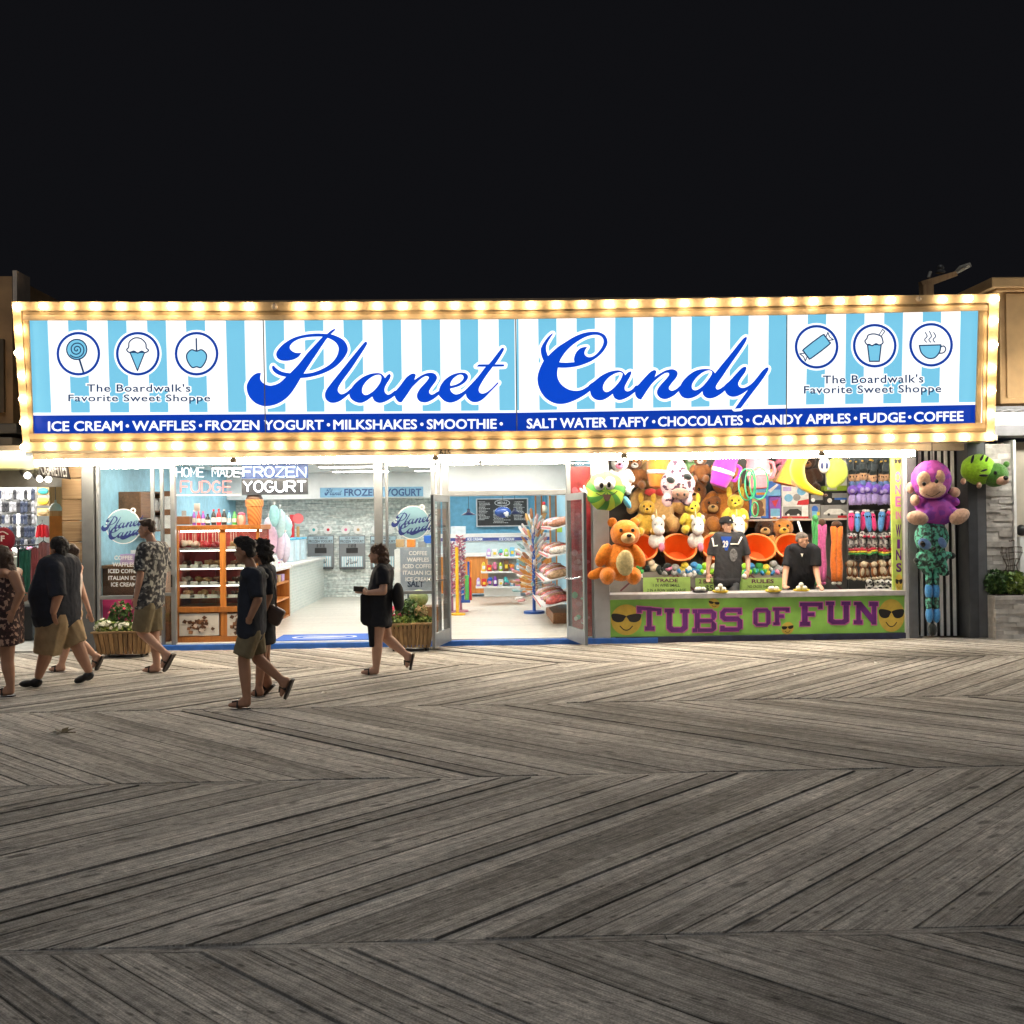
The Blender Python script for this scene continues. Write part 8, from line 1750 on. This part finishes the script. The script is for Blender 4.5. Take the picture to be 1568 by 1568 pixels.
# --- booth worker leaning on the counter
p = Person("grey haired man in black polo shirt leaning both hands on the game counter", (1228, 940), (.5, -1), "warm", Y=.62, z0=.02)
sh, hp = D(1105, 1030), D(1080, 1440, .22)
p.head(D(1105, 960, -.12), (.85, -.8), .22, .96); cone(p.m, D(1095, 1010, -.07), .056, sh, .068); p.torso(sh, hp, .175, .115, .05)
for s_ in (-1, 1):
    k_ = Vector((hp.x + s_ * .10, p.Y + .24, .48)); a_ = Vector((hp.x + s_ * .11, p.Y + .25, .10)); p.limb([Vector((hp.x + s_ * .09, p.Y + .22, hp.z - .05)), k_, a_], [.095, .07, .048])
    q = MB(); q.ell(a_ + Vector((0, -.05, -.035)), (.047, .13, .045), None, 12, 8); obj("shoe", q, BLK, p.t, smooth=True)
zt0 = zc + .03
for ex, ey, hx, hy, o in ((935, 1270, 920, 1425, 1), (1240, 1265, 1272, 1425, -1)):
    el = D(ex, ey, -.05); wx = P(*v(hx, 1405), .26); wr = Vector((wx.x, .26, zt0 + .045)); p.limb([D(1105 - o * 125, 1062), el, wr], [.06, .05, .034]); hand_mesh(p.m, wr, Vector((0, -.9, -.28)), (o, 0, .1), 1.0, .5)
q = MB(); p.torso(sh, hp, .185, .122, .05, q, .016, hp.z - .06); p.limb([D(985, 1060), D(945, 1225, -.04)], [.088, .085], q, False, True); p.limb([D(1225, 1060), D(1235, 1220, -.04)], [.088, .085], q, False, True)
for y in (-1, 1): cone(q, sh + p.u * .045 + p.l * .05 * y, .028, sh + p.u * .01 + p.f * .09 + p.l * .02 * y, .022)
p.part("polo_shirt", q, blk)
q = MB(); q.poly([[(1085, 1095), (1112, 1095), (1100, 1130)]], lambda x, y: D(x, y, -.2)); obj("shirt_badge", q, CARD, p.t)
q = MB(); cone(q, hp + p.l * .07, .13, hp - p.l * .07, .13)
for s_ in (-1, 1): cone(q, Vector((hp.x + s_ * .095, p.Y + .22, hp.z - .04)), .12, Vector((hp.x + s_ * .11, p.Y + .25, .13)), .085, False, True)
p.part("trousers", q, blk)
p.hairblob([(-.025, 0, .055, .098, .083, .068), (-.07, 0, .0, .045, .075, .06)], HAIR["grey"], .08); p.done()
# ------------------------------------------------------------------ planters, plants, souvenir goods, small litter
def leaves(mb, c, r, n, size, rnd_, mis=(0,), up=.3, shell=.35):
    c = Vector(c)
    for i in range(n):
        d = Vector((rnd_.gauss(0, 1), rnd_.gauss(0, 1), rnd_.gauss(0, 1))).normalized() * (shell + (1 - shell) * rnd_.random() ** .5)
        p = c + Vector((d.x * r[0], d.y * r[1], d.z * r[2]))
        a = Vector((rnd_.uniform(-1, 1), rnd_.uniform(-1, 1), rnd_.uniform(-1, 1) + up)).normalized(); b = a.orthogonal().normalized(); b = Matrix.Rotation(rnd_.uniform(0, 6.28), 3, a) @ b
        s_ = size * rnd_.uniform(.6, 1.3); w_ = a.cross(b) * s_ * .42; b = b * s_
        mb.add([p - b * .5, p + w_ - b * .05 + a * s_ * .1, p + b * .5, p - w_ - b * .05 + a * s_ * .1], [(0, 1, 2), (0, 2, 3)], rnd_.choice(mis))
LEAF = [M("leaf_dark", (.05, .115, .03), .5, var=.3), M("leaf_mid", (.10, .19, .04), .5, var=.3), M("leaf_light", (.25, .34, .07), .5, var=.3)]
PETW = M("petal_white", (.75, .75, .62), .6, var=.1); PETP = M("petal_pink", (.65, .08, .16), .6, var=.2); DRY = M("dry_seed_heads", (.45, .33, .17), .7, var=.3)
def plant(name, label, c, r, n, size, seed, mis=(0, 1, 2), flowers=None, nf=0, fs=.02, stem_h=None, fu=.7):
    rr = random.Random(seed); t = thing(name, label, "plant", Vector((c[0], c[1], c[2] - r[2])))
    q = MB(); leaves(q, c, r, n, size, rr, mis); obj("foliage", q, LEAF, t)
    q = MB()
    for i in range(9):
        e = Vector(c) + Vector((rr.uniform(-1, 1) * r[0] * .7, rr.uniform(-1, 1) * r[1] * .7, rr.uniform(0, 1) * r[2])); q.tube([Vector((c[0] + rr.uniform(-.3, .3) * r[0], c[1], c[2] - r[2] * 1.05)), e], [.006, .003], 4)
    obj("stem", q, LEAF[1], t)
    if flowers:
        q = MB()
        for i in range(nf):
            d = Vector((rr.uniform(-1, 1), rr.uniform(-1, .2), rr.uniform(-.2, 1))).normalized(); p = Vector(c) + Vector((d.x * r[0], d.y * r[1] * 1.05, d.z * r[2])) * rr.uniform(fu, 1.08)
            m_ = d.to_track_quat('Z', 'Y').to_matrix()
            for k in range(5): a = k * 1.257; q.ell(p + m_ @ Vector((math.cos(a), math.sin(a), 0)) * fs * .6, (fs * .55, fs * .55, fs * .25), m_, 6, 4)
        obj("blossom", q, flowers, t, smooth=True)
    return t
plk = wood("planter_planks", (.17, .09, .035), (.46, .29, .13), "z", .6, 1.0, 20)
def planter(a, b, py_top, py_bot, label, dz=.0):
    Y = G((a + b) / 2, py_bot).y; x0, x1 = FX(a, Y, py_top), FX(b, Y, py_top); z1 = FZ((a + b) / 2, py_top, Y); d = .42; tp = .05
    t = thing("planter_box", label, "planter", ((x0 + x1) / 2, Y + d / 2, 0)); n = 11
    q = MB(); rr = random.Random(a)
    for i in range(n):
        u0, u1 = i / n + .008, (i + 1) / n - .008; o = rr.uniform(0, .008)
        q.hexa([(lerp(x0 + tp, x1 - tp, u0), Y + tp - o, .05), (lerp(x0 + tp, x1 - tp, u1), Y + tp - o, .05), (lerp(x0 + tp, x1 - tp, u1), Y + tp + .02, .05), (lerp(x0 + tp, x1 - tp, u0), Y + tp + .02, .05),
                (lerp(x0, x1, u0), Y - o, z1), (lerp(x0, x1, u1), Y - o, z1), (lerp(x0, x1, u1), Y + .02, z1), (lerp(x0, x1, u0), Y + .02, z1)])
    for s_, xa_, xb_ in ((0, x0, x0 + tp), (1, x1, x1 - tp)):
        for i in range(4):
            u0, u1 = i / 4 + .01, (i + 1) / 4 - .01; e = .02 if s_ == 0 else -.02
            ys = [lerp(Y + tp, Y + d - tp, u0), lerp(Y + tp, Y + d - tp, u1), lerp(Y, Y + d, u0), lerp(Y, Y + d, u1)]
            c = [(xb_, ys[0], .05), (xb_ + e, ys[0], .05), (xb_ + e, ys[1], .05), (xb_, ys[1], .05), (xa_, ys[2], z1), (xa_ + e, ys[2], z1), (xa_ + e, ys[3], z1), (xa_, ys[3], z1)]
            q.hexa(c)
    q.box(x0 + tp, x1 - tp, Y + d - .02, Y + d, .05, z1)
    obj("box_planks", q, plk, t)
    q = MB()
    for c in ((x0 - .025, x1 + .025, Y - .03, Y + .03), (x0 - .025, x1 + .025, Y + d - .03, Y + d + .02), (x0 - .025, x0 + .035, Y + .0301, Y + d - .0301), (x1 - .035, x1 + .025, Y + .0301, Y + d - .0301)): q.box(*c, z1, z1 + .028)
    obj("rim", q, wood("planter_rim", (.30, .18, .08), (.52, .35, .17), "x", .6), t, bevel=.004)
    q = MB(); q.box(x0 + .04, x1 - .04, Y + .03, Y + d - .03, z1 - .06, z1 - .03); obj("soil", q, M("soil", (.035, .022, .014), .95, var=.4, scale=40), t)
    for xx in (x0 + tp + .06, x1 - tp - .06):
        for yy in (Y + .1, Y + d - .1):
            q = MB(); q.tube([(xx - .015, yy, .025), (xx + .015, yy, .025)], .025, 10); q.box(xx - .02, xx + .02, yy - .02, yy + .02, .03, .05); obj("caster", q, BLK, t)
    return x0, x1, Y, d, z1
x0, x1, Y, d, z1 = planter(142, 226, 970, 1008, "tapered wooden plank planter on casters under the left window")
plant("flower_clump", "clump of small white flowers at the left end of the left planter", (lerp(x0, x1, .16), Y + .14, z1 + .09), (.15, .14, .11), 260, .05, 1, (1, 2), PETW, 24, .026)
plant("flower_clump", "clump of small white flowers along the middle of the left planter", (lerp(x0, x1, .52), Y + .14, z1 + .07), (.20, .13, .09), 300, .05, 2, (1, 2), PETW, 26, .026)
plant("bushy_plant", "taller dark leafy plant with reddish blooms in the left planter", (lerp(x0, x1, .40), Y + .26, z1 + .23), (.17, .13, .20), 300, .06, 3, (0, 0, 1), PETP, 7, .02)
plant("bushy_plant", "low green leafy plant at the right end of the left planter", (lerp(x0, x1, .84), Y + .2, z1 + .07), (.16, .14, .10), 220, .055, 4, (0, 1, 2))
x0, x1, Y, d, z1 = planter(590, 663, 957, 998, "wooden plank planter between the sliding door and the open door leaf")
plant("bushy_plant", "dark leafy bush in the middle of the right planter", (lerp(x0, x1, .46), Y + .22, z1 + .18), (.19, .15, .18), 380, .06, 5, (0, 0, 1))
plant("flower_clump", "pink flowering plant at the left of the right planter", (lerp(x0, x1, .22), Y + .2, z1 + .14), (.13, .12, .13), 190, .05, 6, (0, 1), PETP, 12, .032)
plant("trailing_plant", "pale green trailing leaves spilling over the right planter's front edge", (lerp(x0, x1, .28), Y + .06, z1 + .05), (.24, .10, .08), 300, .05, 7, (2, 2, 1))
plant("dried_plant", "upright beige dried flower plant at the right of the right planter", (lerp(x0, x1, .74), Y + .18, z1 + .15), (.10, .10, .17), 60, .04, 8, (1, 2), DRY, 46, .02, fu=.3)
plant("trailing_plant", "bright green low leaves at the right end of the right planter", (lerp(x0, x1, .85), Y + .1, z1 + .05), (.14, .10, .07), 190, .045, 9, (2, 1))
# greenery on the stone wall at the right edge
wp = thing("wall_planter", "stone faced wall planter box at the right edge of the picture", "planter", P(1545, 985, -.15))
q = MB(); ledge_wall(q, FX(1512, -.1), FX(1590, -.1), -.30, .06, .0, FZ(1540, 912, -.3), 5)
obj("planter_body", q, MATS["ledge_stone"], wp)
q = MB(); q.box(FX(1515, -.1), FX(1587, -.1), -.27, .03, FZ(1540, 912, -.3) - .001, FZ(1540, 912, -.3) + .012); obj("soil", q, MATS["soil"], wp)
zt3 = FZ(1540, 912, -.3)
plant("bushy_plant", "dark green leafy plant at the left of the stone wall planter", (FX(1527, -.15), -.13, zt3 + .18), (.19, .15, .20), 420, .07, 11, (0, 0, 1))
plant("bushy_plant", "yellow green leafy plant at the right of the stone wall planter", (FX(1553, -.15), -.15, zt3 + .16), (.24, .16, .19), 560, .065, 12, (2, 2, 1))
wt_ = thing("wire_topiary", "rusty wire dress form topiary frame above the wall planter", "topiary frame", P(1548, 885, -.08)); q = MB()
for py, r_ in ((828, 4), (838, 16), (846, 17), (856, 13), (866, 8), (874, 12)):
    k = sc(-.08); c = P(1549, py, -.02); q.tube([c + Vector((r_ * k * math.cos(a), r_ * k * .5 * math.sin(a), .01 * math.sin(a * 3))) for a in [i * math.pi / 10 for i in range(21)]], .005, 4, cap=False)
for an in range(8):
    a = an * math.pi / 4; q.tube([P(1549, py, -.02) + Vector((r_ * sc(-.08) * math.cos(a), r_ * sc(-.08) * .5 * math.sin(a), 0)) for py, r_ in ((838, 16), (846, 17), (856, 13), (866, 8), (890, 14))], .004, 4)
obj("wire_frame", q, M("rusty_wire", (.07, .045, .03), .7), wt_)
# fragment of the next shop at the far right
for i, (px, py, rx, ry, m, l) in enumerate(((1564, 812, 8, 9, BLK, "black round hat beside the white trim at the right edge"), (1566, 935, 7, 12, C_("red"), "red round object low at the right edge"))):
    q = MB(); E(q, px, py, rx, ry, .3); single("shop_item", q, m, l, "goods", smooth=True)
q = MB(); q.box(FX(1561, .3), 8.6, .28, .42, .55, FZ(1564, 822, .3)); single("white_shelf", q, WHITE, "white display shelf at the extreme right edge", "shelf", bevel=.01)
# ---- souvenir shop goods
q = MB(); q.box(FX(-40, 3.3), FX(57, 3.3), 3.3, 3.34, .9, FZ(30, 742, 3.3)); single("display_wall", q, M("pegboard_white", (.7, .7, .7), .5), "white pegboard wall of the souvenir shop", "pegboard")
r_ = random.Random(12); fl0 = None; k = 0
fm = [M("sandal_black", (.02, .02, .025), .5), M("sandal_navy", (.03, .04, .075), .5), M("sandal_grey", (.28, .28, .3), .5), M("sandal_white", (.75, .75, .75), .5)]
prot = []
for j, m in enumerate(fm):
    q = MB(); q.tube([(0, 0, -.13), (0, 0, -.10), (0, 0, 0), (0, 0, .09), (0, 0, .13)], [.02, .045, .036, .05, .02], 8)
    for vv in q.v: vv.y *= .35
    q.tube([(-.035, -.02, 0), (0, -.035, .07), (.035, -.02, 0)], .008, 5)
    prot.append(single("hanging_sandal", q, m, f"{['black', 'navy', 'grey', 'white'][j]} flip flop on the souvenir shop's pegboard", "flip flop", "flip flops on the pegboard", origin=(0, 0, 0)))
for row, py in enumerate((757, 776, 795, 814, 833)):
    for c_ in range(11):
        px = -6 + c_ * 5.7 + r_.uniform(-.5, .5); j = r_.choice((0, 0, 1, 1, 2, 3)); o = prot[j] if k == j and k < 4 else prot[j].copy()
        if k < 4: o = prot[k]
        else: COL.objects.link(o)
        o.location = P(px, py, 3.2); s_ = r_.uniform(.62, .85); o.scale = (s_, s_, s_); k += 1
def garment(px0, px1, py0, py1, Y, m, label, nm="hanging_shirt"):
    t = thing(nm, label, "shirt", P((px0 + px1) / 2, py1, Y)); w_ = px1 - px0; q = MB(); n = 10
    pts0 = [P(lerp(px0 + w_ * .12, px1 - w_ * .12, i / n), py0 + 4 * abs(i / n - .5), Y + .03 * math.sin(i * 2.1)) for i in range(n + 1)]
    pts1 = [P(lerp(px0, px1, i / n), py1 + 1.5 * math.sin(i * 1.7), Y + .05 * math.sin(i * 2.1 + .5)) for i in range(n + 1)]
    vs = pts0 + pts1; b_ = [v + Vector((0, .06, 0)) for v in vs]; N_ = n + 1
    q.add(vs + b_, [(i, N_ + i, N_ + i + 1, i + 1) for i in range(n)] + [(2 * N_ + i, 2 * N_ + i + 1, 3 * N_ + i + 1, 3 * N_ + i) for i in range(n)] + [(0, 2 * N_, 3 * N_, N_), (n, N_ + n, 3 * N_ + n, 2 * N_ + n)])
    obj("cloth", q, m, t, smooth=True)
    q = MB(); q.tube([P(px0 + w_ * .15, py0 + 3, Y + .03), P((px0 + px1) / 2, py0 - 2, Y + .03), P(px1 - w_ * .15, py0 + 3, Y + .03)], .008, 5); q.tube([P((px0 + px1) / 2, py0 - 2, Y + .03), P((px0 + px1) / 2, py0 - 7, Y + .03)], .005, 5); obj("hanger", q, BLK, t)
garment(27, 52, 843, 912, 1.6, cloth("sea_green", (.05, .26, .19)), "sea green shirt hanging on the souvenir shop's rail")
garment(46, 60, 838, 908, 1.4, cloth("rose", (.55, .20, .22)), "rose pink shirt hanging beside the sea green one")
garment(57, 76, 830, 905, 1.2, cloth("salmon_stripe", (.62, .28, .28)), "salmon shirt hanging behind the heavy man's shoulder")
garment(54, 75, 803, 822, 2.6, C_("red"), "red folded shirt on the shelf under the pine panel")
garment(24, 46, 840, 905, 1.9, cloth("deep_green", (.03, .15, .12)), "dark green shirt behind the sea green one")
rl = thing("clothes_rail", "dark steel clothes rail in front of the souvenir shop pegboard", "clothes rail", P(50, 960, 1.5)); q = MB()
q.tube([P(18, 836, 1.5), P(80, 833, 1.5)], .014, 6); q.tube([P(28, 836, 1.5), Vector((P(28, 836, 1.5).x, 1.5, .02))], .014, 6); q.tube([P(78, 833, 1.5), Vector((P(78, 833, 1.5).x, 1.5, .02))], .014, 6); obj("rail", q, M("rail_dark", (.04, .04, .04), .4, metal=.6), rl)
q = MB(); q.box(FX(22, 1.7), FX(56, 1.7), 1.5, 2.0, .02, FZ(40, 928, 1.6)); single("storage_bin", q, BLK, "black storage bin under the hanging shirts", "bin", bevel=.02)
q = MB(); q.box(FX(-30, 2.2), FX(75, 2.2), 2.1, 2.6, .02, FZ(40, 852, 2.2)); single("display_table", q, M("table_pale", (.6, .58, .52), .5), "pale display table behind the clothes rail", "table", bevel=.01)
for i, (px, col) in enumerate(((22, "white"), (31, "grey"), (40, "pink"), (48, "black"), (12, "white"))):
    q = MB(); lumps(q, FX(px - 4, 2.3), FX(px + 4, 2.3), 2.2, 2.5, FZ(40, 852, 2.2) + .04, .06, 6, r_); single("folded_goods", q, C_(col), f"{col} heap of goods on the souvenir shop table, {['behind the pole', 'second from the pole', 'in the middle', 'by the red shirt', 'at the left edge'][i]}", "goods", "goods on the souvenir table", smooth=True)
for i, (px, py, col) in enumerate(((66, 752, "teal"), (66, 768, "yellow"), (66, 784, "tan"))):
    q = MB(); pbox(q, px - 9, px + 9, py - 6, py + 6, 3.2, .08, 0); q.ell(P(px, py, 3.19), (.10, .04, .06), None, 10, 6, 1); single("picture_towel", q, [M("pine_board"), C_(col)], f"{col} printed souvenir {['at the top of', 'in the middle of', 'at the bottom of'][i]} the pine wall", "souvenir", bevel=.004)
cp_ = thing("baseball_cap", "maroon baseball cap with white lettering hanging at the left edge", "cap", P(8, 850, .5)); q = MB(); c = P(5, 826, .5)
q.ell(c, (.17, .15, .19), Euler((.2, 0, 0)), 16, 10); q.ell(P(4, 845, .42), (.14, .12, .03), Euler((.5, 0, 0)), 12, 6); obj("crown", q, cloth("maroon", (.26, .015, .03)), cp_, smooth=True)
q = MB(); q.stroke(spline([(-4, 817), (4, 814), (12, 818)], 4, False), .9, PY(.30)); text_box(q, "F", 1, 7, 820, 829, PY(.30), 0, .04); obj("lettering", q, CARD, cp_)
pl_ = thing("pendant_lamp", "pale domed pendant lamp before the orange board of the souvenir shop", "lamp", P(85, 782, 1.0)); c = P(85, 782, 1.0)
q = MB(); q.lathe([(.10, 0), (.095, .04), (.06, .10), (.02, .12), (.015, .17)], c, seg=18); obj("lamp_shade", q, M("lamp_sage", (.5, .55, .45), .4), pl_, smooth='auto')
q = MB(); q.tube([c + Vector((0, 0, .16)), Vector((c.x, c.y, ZC - .03))], .006, 5); obj("cord", q, BLK, pl_)
# litter on the boards
q = MB(); c = G(93, 1123); rr = random.Random(2)
for i in range(5):
    a = i * 1.2; d = Vector((math.cos(a), math.sin(a), 0)); q.add([c + Vector((0, 0, .008)), c + d * .05 + Vector((-d.y, d.x, 0)) * .03 + Vector((0, 0, .03)), c + d * (.10 + .05 * (i == 0)) + Vector((0, 0, .05 - .01 * i)), c + d * .05 - Vector((-d.y, d.x, 0)) * .03 + Vector((0, 0, .012))], [(0, 1, 2), (0, 2, 3)])
q.tube([c + Vector((0, 0, .01)), c + Vector((.14, -.02, .012))], .005, 5)
single("dry_leaf", q, M("dead_leaf", (.10, .075, .03), .7, var=.3), "crumpled dry leaf lying on the planks at the left", "leaf")
for i, (px, py, l) in enumerate(((1219, 1034, "small white scrap of paper on the planks before the word FUN"), (1342, 1016, "small white scrap of paper beside the dark stain on the planks"), (496, 1062, "pale scrap of paper on the planks behind the striding man"))):
    c = G(px, py); q = MB(); q.add([c + Vector((-.03, -.02, .005)), c + Vector((.03, -.025, .02)), c + Vector((.035, .02, .006)), c + Vector((-.02, .03, .022))], [(0, 1, 2), (0, 2, 3)]); single("paper_scrap", q, CARD, l, "litter")
# more toys filling the back of the booth
bear(1236, 722, 62, 2.75, drk, brn, "dark brown teddy bear peeping over the toy boxes behind the banana")
bear(1292, 706, 40, 2.7, whp, gry, "white plush bear at the top right corner of the prize shelf")
bear(1150, 775, 70, 2.75, orp, brn, "rust brown teddy bear behind the green hoops")
bear(1030, 822, 60, 2.5, brn, tanp, "brown teddy bear peeping between the first two tubs")
bear(1204, 700, 44, 2.6, pkp, whp, "pink plush bear above the orange wedge plush")
